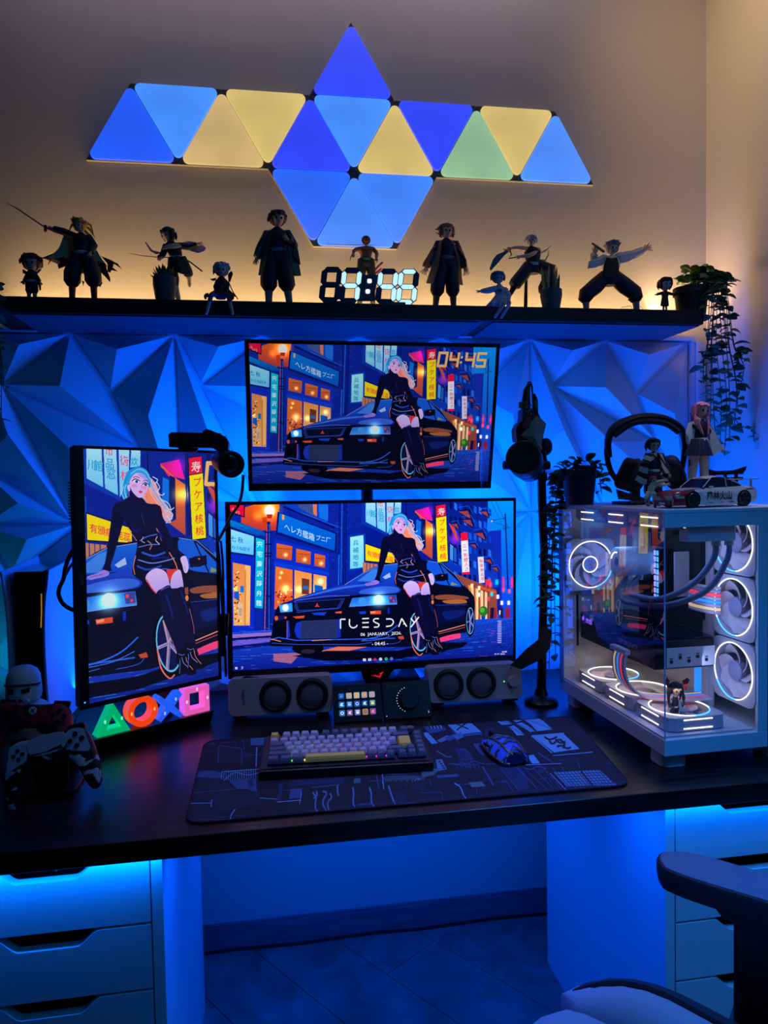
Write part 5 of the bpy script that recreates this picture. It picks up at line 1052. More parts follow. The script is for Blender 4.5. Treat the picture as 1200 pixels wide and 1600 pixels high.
OUT = smooth_outline([(x, y) for x, y in HALF]+[(-x, y) for x, y in HALF[::-1][:-1]], 3)
M_ctw = mat('controller_white', (150, 178, 205), .4); M_ctb = mat('controller_black', (12, 12, 18), .45)
def controller(nm, label, M, kind):
    t = thing(nm, label, 'game controller', M=M)
    if kind == 'art':
        m = mat('controller_art', (14, 14, 22), .4)
        nt = m.node_tree; bs = nt.nodes['Principled BSDF']; tc = nt.nodes.new('ShaderNodeTexCoord'); ns = nt.nodes.new('ShaderNodeTexNoise'); ns.inputs['Scale'].default_value = 11; ns.inputs['Distortion'].default_value = 3
        mp2 = nt.nodes.new('ShaderNodeMapping'); mp2.inputs['Scale'].default_value = (1, 1, 1.6); cr = nt.nodes.new('ShaderNodeValToRGB'); cr.color_ramp.elements[0].position = .56; cr.color_ramp.elements[0].color = srgb(10, 10, 16)+(1,); cr.color_ramp.elements[1].position = .58; cr.color_ramp.elements[1].color = srgb(150, 178, 205)+(1,)
        L_ = nt.links.new; L_(tc.outputs['Object'], mp2.inputs[0]); L_(mp2.outputs[0], ns.inputs['Vector']); L_(ns.outputs['Fac'], cr.inputs[0]); L_(cr.outputs[0], bs.inputs['Base Color'])
    else:
        m = mat('controller_red', (60, 12, 26), .45)
        nt = m.node_tree; bs = nt.nodes['Principled BSDF']; tc = nt.nodes.new('ShaderNodeTexCoord'); ns = nt.nodes.new('ShaderNodeTexNoise'); ns.inputs['Scale'].default_value = 38; ns.inputs['Detail'].default_value = 4
        cr = nt.nodes.new('ShaderNodeValToRGB'); cr.color_ramp.elements[0].position = .42; cr.color_ramp.elements[0].color = srgb(34, 8, 22)+(1,); cr.color_ramp.elements[1].position = .66; cr.color_ramp.elements[1].color = srgb(190, 40, 70)+(1,)
        L_ = nt.links.new; L_(tc.outputs['Object'], ns.inputs['Vector']); L_(ns.outputs['Fac'], cr.inputs[0]); L_(cr.outputs[0], bs.inputs['Base Color'])
    body = part('body', B().loft(pillow(OUT, [(.0055, -.017), (.003, -.0155), (.001, -.011), (0, -.004), (.001, .006), (.003, .011), (.006, .014)])), m, t, smooth=True)
    for s in (-1, 1):
        z0 = -.012 if (kind == 'art' or s > 0) else .014; x0_ = .024 if kind == 'art' else (.024 if s > 0 else .046)
        st_ = part('thumb_stick', B().lathe([(.0105, 0), (.0105, .004)], n=22, T=Matrix.Translation((s*x0_, -.0165, z0)) @ Matrix.Rotation(PI/2, 4, 'X')), M_ctb, t, smooth=True)
        part('stick_cap', B().lathe([(.005, .003), (.006, .009), (.0095, .0105), (.0095, .0125), (.0075, .0118), (.001, .0112)], n=22, T=Matrix.Translation((s*x0_, -.0165, z0)) @ Matrix.Rotation(PI/2, 4, 'X')), M_ctb, st_, smooth=True)
        part('shoulder_button', B().rbox((s*.050, -.001, .0385), (.030, .016, .008), .003), M_ctb, t)
        part('trigger', B().rbox((s*.050, .010, .036), (.026, .014, .013), .004), M_ctb, t)
    for a in range(4):
        c, s_ = math.cos(a*PI/2), math.sin(a*PI/2)
        part('face_button', B().lathe([(.0043, 0), (.0043, .003), (.0035, .0038), (.001, .0038)], n=14, T=Matrix.Translation((.050+.0105*c, -.0165, .013+.0105*s_)) @ Matrix.Rotation(PI/2, 4, 'X')), M_ctb, t, smooth=True)
        dx, dz = (-.050, .013) if kind == 'art' else (-.024, -.012)
        part('direction_key', B().rbox((dx+.0075*c, -.0175, dz+.0075*s_), (.0065, .003, .0065), .001), M_ctb, t)
    if kind == 'art':
        tp = part('touch_pad', B().loft(pillow(smooth_outline([(-.030, .033), (.030, .033), (.026, .004), (-.026, .004)], 4), [(.001, -.0185), (0, -.0165), (0, -.012)])), M_ctw, t, smooth=True)
        b = B(); b.prism([(-.027, .008), (-.005, .006), (.024, .012), (.026, .005), (-.026, .005)], .0006, Matrix.Translation((0, -.0190, 0))); part('brush_stroke', b, M_ctb, tp)
        for s in (-1, 1): part('side_plate', B().loft(pillow(smooth_outline([(s*.036, .030), (s*.062, .030), (s*.068, .010), (s*.070, -.010), (s*.050, -.006), (s*.036, .002)], 4), [(.001, -.0175), (0, -.0165), (0, -.011)] if s < 0 else [(-.001, -.0175), (0, -.0165), (0, -.011)])), M_ctw, t, smooth=True)
        b = B(); b.add([(.058, -.0155, -.018), (.066, -.0153, -.022), (.062, -.0153, -.034), (.056, -.0153, -.030)], [(0, 1, 2, 3)])
        b = B()
        for q in ([(-.0, 0), (.003, .006), (.005, -.002), (.008, .006)], [(.009, .0), (.012, .007), (.010, -.004)], [(.013, .001), (.016, .005), (.015, -.003), (.018, -.002)]): b.tube([(.056+x, -.0150, -.020+z_) for x, z_ in q], .0007, n=5)
        part('signature', b, mat('grey_print', (92, 96, 110), .5), t)
    else:
        gb = part('guide_button', B().lathe([(.0075, 0), (.0075, .002), (.001, .0025)], n=22, T=Matrix.Translation((0, -.0168, .022)) @ Matrix.Rotation(PI/2, 4, 'X')), mat('guide_white', (210, 215, 225), .4), t, smooth=True)
        b = B()
        for s in (-1, 1): b.box((0, -.0195, .022), (.0105, .0008, .0016), Matrix.Translation((0, 0, .022)) @ Matrix.Rotation(s*math.radians(52), 4, 'Y') @ Matrix.Translation((0, 0, -.022)))
        part('cross_mark', b, M_ctb, gb)
    return t
c1 = at(80, 1180, 1.37)
controller('game_controller', 'white and black game controller in front of the dark red one', Matrix.Translation(c1) @ Matrix.Rotation(math.radians(4), 4, 'Z') @ Matrix.Rotation(math.radians(-11), 4, 'Y') @ Matrix.Rotation(math.radians(-24), 4, 'X') @ Matrix.Scale(1.0, 4), 'art')
c2 = at(52, 1128, 1.44)
controller('game_controller', 'dark red camouflage game controller behind the white and black one', Matrix.Translation(c2) @ Matrix.Rotation(math.radians(2), 4, 'Z') @ Matrix.Rotation(math.radians(6), 4, 'Y') @ Matrix.Rotation(math.radians(-18), 4, 'X') @ Matrix.Scale(.95, 4), 'red')
t = thing('controller_stand', 'black stepped stand holding the two game controllers', 'stand', (c1.x-.01, 1.43, ZD))
part('base', B().rbox((0, .0, .004), (.10, .14, .008), .015, axis='z'), M_blk, t)
part('cradle', B().box((0, -.028, .028), (.06, .006, .045)), M_blk, t)
part('cradle', B().box((0.0, .046, .05), (.06, .006, .085)), M_blk, t)

# ---------------------------------------------------------------- camera on the portrait monitor
YC_ = 1.60
t = thing('video_camera', 'black camera with a round lens on top of the portrait monitor', 'camera', at(330, 700, YC_))
def plate(px, y0, y1, nm, m=M_blk, k=1.0, par=None):
    b = B(); a = [at(u, v, y0) for u, v in px]; c = [Vector((p.x, y1, p.z)) for p in a]; b.loft([[*a], [*c]]); return part(nm, b, m, par or t, world=True)
plate([(263, 679), (268, 675), (345, 677), (347, 700), (264, 698)], YC_-.02, YC_+.012, 'side_box')  # black box beside the body, the camera's open flip-out screen
plate([(316, 674), (322, 670), (330, 672), (352, 682), (357, 690), (356, 706), (338, 704), (322, 692)], YC_-.03, YC_+.035, 'camera_body')
plate([(278, 698), (310, 700), (306, 706), (280, 705)], YC_-.022, YC_-.010, 'clip')
lc = at(362, 726, YC_-.06); ld = (CAMP-lc).normalized(); ld = (ld+Vector((.28, 0, -.12))).normalized()
zx = ld; ux_ = zx.cross(Vector((0, 0, 1))).normalized(); TL_ = basis(lc, ux_, zx.cross(ux_), zx)
part('lens', B().lathe([(.024, -.075), (.026, -.05), (.0275, -.03), (.0275, -.028), (.026, -.026), (.0285, -.02), (.0285, -.002), (.027, 0), (.022, 0), (.020, -.006)], n=32, T=TL_), M_blk, t, smooth=True, world=True)
le = part('front_glass', B().lathe([(.020, -.006), (.012, -.0035), (.001, -.0028)], n=24, T=TL_), M_gls, t, smooth=True, world=True)

# ---------------------------------------------------------------- microphone on its arm, ornament above
YM = 1.66
t = thing('microphone', 'big round black microphone on a floor-standing arm between the monitors and the computer', 'microphone', atz(858, 1050, ZD))
t.location = (at(846, 1040, YM).x+.01, YM+.03, ZD); bpy.context.view_layer.update()
mc = at(817, 714, YM-.07); md = (CAMP-mc).normalized(); md = (md+Vector((-.20, 0, .32))).normalized(); um = md.cross(Vector((0, 0, 1))).normalized(); TM = basis(mc, um, md.cross(um), md)
part('capsule', B().lathe([(.030, -.105), (.034, -.10), (.036, -.06), (.040, -.055), (.040, -.050), (.0385, -.046), (.0415, -.04), (.0415, -.004), (.040, 0), (.034, .002), (.001, .001)], n=36, T=TM), M_blk, t, smooth=True, world=True)
part('face_mesh', B().lathe([(.038, .0025), (.036, .0035), (.001, .0035)], n=36, T=TM), mat('mesh_black', (6, 6, 9), .8, noise_s=900, noise_a=.5, bump=.3), t, world=True)
yb = B(); p0 = at(794, 727, YM-.02); p1 = at(853, 727, YM-.02)
part('knob', B().cyl(p0, .0105, .022, 'x', 14), M_rub, t, world=True); part('knob', B().cyl(p1, .0105, .016, 'x', 14), M_rub, t, world=True)
part('yoke', B().tube([p0, at(800, 700, YM), at(815, 688, YM+.01), at(838, 690, YM+.01), at(850, 706, YM), p1], .005, n=8), M_blkm, t, smooth=True, world=True)
part('arm', B().tube([at(834, 690, YM+.01), at(845, 722, YM+.02), at(847, 780, YM+.03), at(850, 860, YM+.03), at(849, 940, YM+.03), Vector((t.location.x, YM+.03, ZD+.012))], [.010, .011, .011, .010, .010, .012], n=10), M_blkm, t, smooth=True, world=True)
part('joint', B().ell(at(853, 698, YM+.02), (.017, .014, .022)), M_blk, t, smooth=True, world=True); part('joint', B().ell(at(848, 745, YM+.03), (.012, .012, .018)), M_blk, t, smooth=True, world=True)
part('base', B().lathe([(.042, .0005), (.042, .008), (.036, .014), (.018, .022), (.012, .04)], n=28), M_blkm, t, smooth=True)
part('side_fin', B().loft([[at(u, v, YM-.01) for u, v in ((797, 1040), (822, 1014), (840, 1000), (846, 975), (862, 985), (860, 1012), (846, 1030), (815, 1046))], [at(u, v, YM+.01) for u, v in ((797, 1040), (822, 1014), (840, 1000), (846, 975), (862, 985), (860, 1012), (846, 1030), (815, 1046))]]), M_blk, t, world=True)
# ornament tied above the microphone: dark cowl, brass fittings, cloth with red and cream folds
YO = YM-.01
t = thing('hanging_ornament', 'dark ornament with red cord and draped cloth standing on the microphone', 'ornament', at(830, 688, YO))
plate([(808, 690), (806, 672), (810, 662), (816, 658), (817, 640), (824, 636), (838, 640), (846, 655), (850, 672), (848, 692)], YO-.015, YO+.018, 'body', M_blk)
part('cowl', B().tube([at(821, 650, YO), at(822, 626, YO), at(823, 610, YO), at(827, 600, YO)], [.012, .010, .008, .004], n=10), M_blk, t, smooth=True, world=True)
part('cowl', B().tube([at(836, 648, YO), at(836, 625, YO), at(835, 615, YO)], [.008, .007, .002], n=10), M_blk, t, smooth=True, world=True)
part('cord', B().tube([at(824, 602, YO-.006), at(826, 597, YO-.006), at(829, 597, YO-.006), at(831, 603, YO-.006), at(832, 616, YO-.006), at(832, 628, YO-.006)], .0022, n=7), mat('dark_red', (120, 22, 40), .6), t, smooth=True, world=True)
for u, v, hh in ((814, 633, .014), (836, 632, .018), (822, 632, .014)): part('brass_fitting', B().cyl(at(u, v, YO-.012), .0055, hh, 'z', 12), mat('dark_brass', (120, 108, 70), .45, .5), t, world=True)
b = B()
for k in range(5): b.torus(.009, .0008, n=18, m=5, T=Matrix.Translation(at(825, 634+k*3.4, YO-.012)) @ Matrix.Rotation(.4*(k % 2)-.2, 4, 'Y') @ Matrix.Rotation(.2, 4, 'X'))
b.tube([at(826+2*math.sin(k*1.7), 636+k*3, YO-.021) for k in range(7)], .0008, n=5); part('chain', b, mat('steel', (150, 150, 160), .3, .8), t, world=True)
b = B(); b.sheet([[at(838, 650, YO-.014), at(846, 655, YO-.018), at(853, 662, YO-.012)], [at(826, 664, YO-.026), at(840, 668, YO-.030), at(850, 675, YO-.014)], [at(815, 680, YO-.028), at(834, 682, YO-.030), at(846, 688, YO-.014)], [at(814, 680, YO-.024), at(842, 698, YO-.024), at(846, 704, YO-.012)]], .0012); part('cloth', b, mat('cream_cloth', (150, 140, 120), .8), t, smooth=True, world=True)
b = B(); b.sheet([[at(824, 650, YO-.026), at(832, 652, YO-.030)], [at(818, 660, YO-.032), at(828, 664, YO-.035)], [at(816, 668, YO-.032), at(826, 670, YO-.034)]], .0012); part('red_fold', b, mat('dark_red', (120, 22, 40), .6), t, smooth=True, world=True)

# ---------------------------------------------------------------- office chair
ff = Vector((-.58, .81, 0)).normalized(); fr = Vector((ff.y, -ff.x, 0))      # facing, its right side
fc = atz(872, 1536, .50); MC = basis(fc-fr*.05, fr, ff, (0, 0, 1)); MC.translation.z = 0
t = thing('office_chair', 'dark office chair with grey fabric seat in the lower right corner', 'chair', M=MC)
M_fab = mat('grey_fabric', (136, 146, 166), .9, noise_s=400, noise_a=.12, bump=.35); M_fabd = mat('dark_fabric', (26, 30, 44), .85, noise_s=300, noise_a=.15, bump=.2)
def seat_z(a, d):   # a across: 0 = left edge of the pad (its left) .. ; d = depth behind the front edge
    return .485+.018*math.sin(min(1, d/.16)*PI/2)-.02*max(0, 1-d/.05)**2
g = []
for i in range(13):
    d = .50*(i/12)**1.25; row = []
    for j in range(13):
        a = -.36+.40*j/12; edge = 1-((j/12)*2-1)**6*.0; row.append((a, -d, seat_z(a, d)-.016*abs(j/12*2-1)**8))
    g.append(row)
b = B().sheet(g, .006); part('seat_pad', b, M_fab, t, smooth=True)
def bolster(sgn, x0_):
    rings = []
    for i in range(15):
        f = i/14; d = .002+.50*f; h = .066*math.sin(min(1, f*3.2+.03)*PI/2)*(1-.45*f); wd = .075+.02*f; r = []
        for k in range(12):
            a = PI*k/11; r.append((x0_+sgn*(wd-wd*math.cos(a))*.5*1.0, -d-.03*math.sin(a)*0-.03*(k/11), .470+.012+h*math.sin(a)**.8))
        r += [(x0_+sgn*wd, -d-.03, .455), (x0_, -d, .455)]; rings.append([(q[0]+sgn*.02*max(0, 1-f/.12)**2*(1 if q[0]*sgn < x0_*sgn+wd/2 else -1), q[1], q[2]) for q in r])
    return rings
for sg, xx in ((1, .034), (-1, -.354)):
    bo = part('bolster', B().loft(bolster(sg, xx)), M_fab, t, smooth=True)
    R_ = bolster(sg, xx+sg*.004); b = B(); b.sheet([[Vector(r[k])*1.0+Vector((sg*.003*(k-5), -.0, .0025)) for k in (6, 8, 10, 12)] for r in R_], .003); part('dark_side_panel', b, M_fabd, bo, smooth=True)
part('seat_base', B().rbox((-.16, -.27, .440), (.50, .46, .05), .06, axis='z'), M_blk, t)
part('gas_post', B().cyl((-.16, -.27, .26), .028, .32, n=16), M_blkm, t)
for k in range(5):
    a = 2*PI*k/5+.3; part('foot', B().tube([(-.16, -.27, .10), (-.16+.16*math.cos(a), -.27+.16*math.sin(a), .085), (-.16+.29*math.cos(a), -.27+.29*math.sin(a), .062)], [.03, .022, .016], n=8), M_blk, t)
    part('caster', B().cyl((-.16+.29*math.cos(a), -.27+.29*math.sin(a), .028), .027, .04, 'x', 14), M_rub, t)
# arm: pad outline traced at its real height
ZA = .70
ax0 = atz(1018, 1340, ZA); tip = atz(1038, 1340, ZA); e1 = atz(1196, 1385, ZA); pd = (e1-tip); pd.normalize(); pn = Vector((pd.y, -pd.x, 0))*-1
def ap(l, w_): return tip+pd*l+pn*w_
outl = []
for l, w_ in ((.0, -.026), (.012, -.036), (.05, -.043), (.12, -.044), (.22, -.043), (.245, -.03), (.25, 0), (.245, .03), (.22, .043), (.12, .044), (.06, .046), (.02, .040), (-.006, .022), (-.012, 0)): outl.append((l, w_))
outl = smooth_outline(outl, 3)
def ring(ins, z_): return [tip+pd*(.12+(l-.12)*(1-ins*6))+pn*(w_*(1-ins*20))+Vector((0, 0, z_)) for l, w_ in outl]
arm = part('arm_pad', B().loft([ring(.010, -.036), ring(.003, -.033), ring(0, -.020), ring(0, -.006), ring(.003, -.001), ring(.006, 0)]), mat('arm_foam', (26, 30, 44), .55), t, smooth=True, world=True)
m = mat('arm_texture', (96, 108, 140), .6); nt = m.node_tree; bs = nt.nodes['Principled BSDF']; tc = nt.nodes.new('ShaderNodeTexCoord'); vo = nt.nodes.new('ShaderNodeTexVoronoi'); vo.inputs['Scale'].default_value = 130
bp = nt.nodes.new('ShaderNodeBump'); bp.inputs['Strength'].default_value = .9; bp.inputs['Distance'].default_value = .003; nt.links.new(tc.outputs['Object'], vo.inputs['Vector']); nt.links.new(vo.outputs['Distance'], bp.inputs['Height']); nt.links.new(bp.outputs[0], bs.inputs['Normal'])
part('arm_top', B().loft([ring(.007, -.001), ring(.007, .0008), ring(.0085, .0012)]), m, arm, world=True)
pb = ap(.135, .0)
part('arm_bracket', B().loft([[pb+pd*x*.06+pn*y*.026+Vector((0, 0, -.036)) for x, y in ((-1, -1), (1, -1), (1, 1), (-1, 1))], [pb+pd*x*.045+pn*y*.024+Vector((0, 0, -.055)) for x, y in ((-1, -1), (1, -1), (1, 1), (-1, 1))]]), M_blk, t, world=True)
part('arm_post', B().loft([[pb+pd*x*.033+pn*y*.020+Vector((0, 0, z_)) for x, y in ((-1, -.7), (-.7, -1), (.7, -1), (1, -.7), (1, .7), (.7, 1), (-.7, 1), (-1, .7))] for z_ in (-.050, -.16, -.25)]), M_blk, t, world=True)
part('arm_sleeve', B().loft([[pb+pd*x*.038+pn*y*.025+Vector((0, 0, z_)) for x, y in ((-1, -1), (1, -1), (1, 1), (-1, 1))] for z_ in (-.205, -.27)]), M_blkm, t, world=True)
# ---------------------------------------------------------------- computer
MPC = Matrix.Translation((.728, 1.237, ZD)) @ Matrix.Rotation(math.radians(1.8), 4, 'Z')
CW, CDp, CH, FT = .30, .462, .500, .030
t = pc = thing('computer', 'white glass-sided computer with glowing ring fans at the right end of the desk', 'computer', M=MPC)
M_case = mat('case_white', (196, 204, 212), .5); M_int = mat('case_interior', (200, 196, 206), .5)
for x, y in ((.035, .045), (.035, CDp-.045), (CW-.035, .045), (CW-.035, CDp-.045)): part('foot', B().rbox((x, y, FT/2), (.055, .055, FT-.0005), .016, axis='z'), M_case, t)
part('bottom_frame', B().rbox((CW/2, CDp/2, FT+.016), (CW, CDp, .032), .003, axis='z'), M_case, t)
part('top_panel', B().rbox((CW/2, CDp/2, CH-.004), (CW, CDp, .008), .003, axis='z'), M_case, t)
part('front_band', B().box((CW/2, .004, CH-.021), (CW, .007, .026)), M_case, t)
part('front_panel', B().box((.200+(CW-.2)/2, .004, (FT+.032+CH-.034)/2), (CW-.200, .007, CH-FT-.066)), M_case, t)
part('side_seam', B().box((.222, -.0002, CH/2+.012), (.0012, .0012, CH-.03)), mat('seam', (50, 56, 70), .7), t)
part('rear_wall', B().box((CW/2, CDp-.004, CH/2+.02), (CW, .008, CH-.06)), M_int, t)
part('rear_post', B().box((.009, CDp-.012, CH/2+.02), (.018, .024, CH-.06)), M_case, t)
part('outer_side', B().box((CW-.003, CDp/2, CH/2+.02), (.006, CDp-.02, CH-.06)), M_case, t)
part('tray_wall', B().box((.205, .305, CH/2+.02), (.006, .30, CH-.06)), M_int, t)
part('tray_wall', B().box((.207, .15, CH/2+.02), (.003, .012, CH-.06)), M_int, t)
part('floor_plate', B().box((.10, .23, FT+.034), (.196, .44, .003)), M_int, t)
part('rear_slot', B().box((.045, CDp-.0085, .205), (.005, .002, .13)), M_blk, t)
gm = bpy.data.materials.new('tempered_glass'); gm.use_nodes = True; nt = gm.node_tree; nt.nodes.clear()
o_ = nt.nodes.new('ShaderNodeOutputMaterial'); mx = nt.nodes.new('ShaderNodeMixShader'); lw = nt.nodes.new('ShaderNodeLayerWeight'); lw.inputs[0].default_value = .5
pw_ = nt.nodes.new('ShaderNodeMath'); pw_.operation = 'POWER'; pw_.inputs[1].default_value = 4.0; nt.links.new(lw.outputs['Facing'], pw_.inputs[0])
fr_ = nt.nodes.new('ShaderNodeMath'); fr_.operation = 'MULTIPLY_ADD'; fr_.inputs[1].default_value = .85; fr_.inputs[2].default_value = .12; nt.links.new(pw_.outputs[0], fr_.inputs[0])
tr = nt.nodes.new('ShaderNodeBsdfTransparent'); tr.inputs[0].default_value = (.90, .93, .95, 1); gl = nt.nodes.new('ShaderNodeBsdfGlossy'); gl.inputs['Roughness'].default_value = .0; gl.inputs[0].default_value = (1, 1, 1, 1)
nt.links.new(fr_.outputs[0], mx.inputs[0]); nt.links.new(tr.outputs[0], mx.inputs[1]); nt.links.new(gl.outputs[0], mx.inputs[2]); nt.links.new(mx.outputs[0], o_.inputs[0])
def pane(nm, vs):
    o = part(nm, B().add(vs, [(0, 1, 2, 3)]), gm, t); return o
z0, z1g = FT+.033, CH-.0085
pane('glass_side', [(.0005, .001, z0), (.0005, CDp-.018, z0), (.0005, CDp-.018, z1g), (.0005, .001, z1g)])
pane('glass_front', [(.0005, .0005, z0), (.199, .0005, z0), (.199, .0005, CH-.035), (.0005, .0005, CH-.035)])
part('glass_edge', B().box((.0014, .0014, (z0+z1g)/2), (.0022, .0022, z1g-z0)), mat('glass_edge', (150, 190, 230), .1, coat=1), t)
part('glass_edge', B().box((.0008, CDp/2, z1g-.001), (.0014, CDp-.03, .002)), MATS['glass_edge'], t)
# fans: axis along local +z
M_fr = mat('fan_frame', (190, 184, 200), .5); M_bl = mat('fan_blade', (196, 180, 196), .4, alpha=1)
M_lw = mat('led_white', (230, 230, 240), .5, emit=(255, 244, 222), es=2.2); M_lc = mat('led_cyan', (60, 160, 255), .5, emit=(60, 170, 255), es=2.6)
FS = .128
fd = {}
b = B(); n = 40; R0_ = .0575
def sq(k):
    a = 2*PI*k/n+PI/4; c, s_ = math.cos(a), math.sin(a); m_ = max(abs(c), abs(s_)); h_ = FS/2
    r_ = min(h_/m_, h_*1.30); return (r_*c, r_*s_)
so = [sq(k) for k in range(n)]; si = [(R0_*math.cos(2*PI*k/n+PI/4), R0_*math.sin(2*PI*k/n+PI/4)) for k in range(n)]
b.frame2d(so, si, .026, Matrix.Translation((0, 0, -.026)) @ Matrix.Rotation(PI/2, 4, 'X')); fd['frame'] = mesh_of(b, 'fan', M_fr)
b = B(); b.torus(.0575, .0012, n=48, m=6, T=Matrix.Translation((0, 0, .0008)), a0=.9, a1=2*PI-.3); fd['led_ring'] = mesh_of(b, 'led_ring', M_lw)
b = B(); b.torus(.0575, .0012, n=12, m=6, T=Matrix.Translation((0, 0, .0008)), a0=-.3, a1=.9); fd['led_ring2'] = mesh_of(b, 'led_ring', M_lc)
def side_led():
    b = B()
    for z_ in (-.0045, -.0215):
        for q in range(4): b.box((.0643, 0, z_), (.0012, .062, .0020), Matrix.Rotation(q*PI/2, 4, 'Z'))
    return b
fd['edge_light'] = mesh_of(side_led(), 'edge_light', M_lw)
b = B(); b.lathe([(.0205, -.020), (.0205, -.004), (.019, -.003), (.001, -.003)], n=28); fd['hub'] = mesh_of(b, 'hub', mat('fan_hub', (120, 116, 150), .5), True)
b = B(); g = []
for i in range(9):
    f = i/8; r_ = .0198+.0357*f; a = .95*f**1.1; row = []
    for j in range(4): aa = a+j*.24*(.8+.45*f); row.append((r_*math.cos(aa), r_*math.sin(aa), -.006-.0045*j))
    g.append(row)
b.sheet(g, .0006); fd['blade'] = mesh_of(b, 'blade', M_bl, True)
b = B()
for k in range(4): b.box((.038, 0, -.023), (.038, .004, .003), Matrix.Rotation(k*PI/2+.5, 4, 'Z'))
fd['strut'] = mesh_of(b, 'strut', M_fr)
def fan(M, rot=0, ring=True, hubring=False, label=None, sides=False):
    f = bpy.data.objects.new('fan', fd['frame']); COL.objects.link(f); f.parent = t; f.matrix_local = M
    if label: f['label'] = label
    def sub(nm, me, L=Matrix()):
        o = bpy.data.objects.new(nm, me); COL.objects.link(o); o.parent = f; o.matrix_local = L; return o
    if ring: sub('led_ring', fd['led_ring'], Matrix.Rotation(rot, 4, 'Z')); sub('led_ring', fd['led_ring2'], Matrix.Rotation(rot, 4, 'Z'))
    if sides: sub('edge_light', fd['edge_light'])
    sub('hub', fd['hub']); sub('strut', fd['strut'])
    for k in range(7): sub('blade', fd['blade'], Matrix.Rotation(k*2*PI/7+.3, 4, 'Z'))
    if hubring:
        o = part('hub_ring', B().torus(.0195, .0013, n=30, m=6, T=Matrix.Translation((0, 0, -.002))), M_lw, f); 
    return f
RL = Matrix.Rotation(-PI/2, 4, 'Y')      # +z -> -x
for k in range(3): fan(Matrix.Translation((.198, .070, .108+FS/2+k*.131-.008)) @ RL, rot=2.4)
for k in range(3): fan(Matrix.Translation((.085, .085+k*.132, FT+.064)), rot=-1.3, sides=True)
for k in range(3): fan(Matrix.Translation((.085, .085+k*.132, CH-.040)) @ Matrix.Rotation(PI, 4, 'X'), ring=False, sides=True)
fan(Matrix.Translation((.068, CDp-.036, CH-.042-FS/2-.046)) @ Matrix.Rotation(PI/2, 4, 'X'), rot=-1.0, hubring=True, label='rear fan with glowing hub')
part('radiator', B().rbox((.085, .215, CH-.024), (.125, .395, .024), .004, axis='y'), M_case, t)
rd = part('radiator_tank', B().rbox((.110, .028, CH-.046), (.105, .030, .036), .004, axis='z'), M_case, t)
# board, cooler, memory, graphics card
part('motherboard', B().box((.200, .300, .345), (.004, .25, .24)), mat('board', (18, 18, 24), .6, noise_s=60, noise_a=.5), t)
part('heat_sink', B().rbox((.190, .395, .375), (.026, .05, .13), .008, axis='x'), M_case, t); part('heat_sink', B().rbox((.190, .305, .445), (.026, .12, .03), .006, axis='x'), M_blk, t)
cp = part('pump', B().lathe([(.032, 0), (.034, .03), (.0345, .112), (.033, .115)], n=36, T=Matrix.Translation((.196, .325, .365)) @ RL), M_case, t, smooth=True)
part('pump_display', B().lathe([(.032, .1145), (.001, .1152)], n=30, T=Matrix.Translation((.196, .325, .365)) @ RL), mat('pump_glass', (50, 54, 80), .06, coat=1), cp)
part('pump_arc', B().torus(.022, .0012, n=14, m=5, T=Matrix.Translation((.0802, .325, .365)) @ RL, a0=-.2, a1=1.3), M_lw, cp)
for k in range(2):
    m_ = part('memory_stick', B().rbox((.178, .290-k*.011, .335), (.036, .006, .120), .002, axis='y'), M_blk, t)
    b = B()
    for q in range(8): b.box((.159, .290-k*.011, .285+q*.0145), (.002, .0055, .011))
    part('memory_light', b, mat('mem_led_%d' % k, (60, 120, 255), .4, emit=(70, 170, 255) if k else (150, 150, 255), es=1.6), m_)
part('memory_stick', B().rbox((.178, .215, .345), (.036, .005, .10), .002, axis='y'), M_case, t)
g = part('graphics_card', B().rbox((.115, .275, .195), (.135, .335, .062), .006, axis='x'), mat('card_black', (16, 16, 28), .3, .3), t)
part('card_backplate', B().box((.115, .275, .2275), (.135, .332, .002)), mat('backplate', (16, 18, 40), .12, .6), g)
b = B(); TL2 = Matrix.Translation((.0470, 0, 0)) @ Matrix.Rotation(-PI/2, 4, 'Z')
lettering(b, 'GEFORCE RTX', .085, Matrix.Translation((.0468, .215, .197)) @ Matrix.Rotation(-PI/2, 4, 'Z'), bold=.01); part('lettering', b, mat('silver_print', (150, 150, 165), .4), g)
b = B(); lettering(b, 'msi', .030, Matrix.Translation((.0466, .395, .214)) @ Matrix.Rotation(-PI/2, 4, 'Z'), bold=.02)
b.tube([(.0462, .421, .214), (.0462, .424, .220), (.0462, .429, .217), (.0462, .427, .210), (.0462, .421, .214)], .0012, n=5)
part('lit_emblem', b, mat('purple_led', (150, 90, 255), .4, emit=(150, 90, 255), es=1.2), g)
br = part('card_bracket', B().box((.125, .104, .190), (.110, .003, .040)), mat('bracket_white', (215, 205, 205), .4), t)
for k in range(5): part('paw_print', B().cyl((.080+k*.020, .1018, .182+.008*(k % 2)), .0038, .0012, 'y', 8).cyl((.078+k*.020, .1018, .1885+.008*(k % 2)), .0014, .0012, 'y', 6).cyl((.082+k*.020, .1018, .1885+.008*(k % 2)), .0014, .0012, 'y', 6), M_blk, br)
part('card_support', B().box((.150, .118, .170), (.060, .010, .012)), M_blk, t)
part('support_post', B().box((.173, .150, .12), (.010, .010, .12)), mat('cyan_glow', (40, 160, 255), .4, emit=(40, 150, 255), es=.8), t)
part('mesh_grille', B().box((.2005, .195, .35), (.002, .06, .2)), mat('grille', (14, 16, 26), .8, noise_s=500, noise_a=.8), t)
part('psu_shroud', B().rbox((.150, .300, FT+.060), (.08, .26, .006), .002, axis='x'), M_int, t)
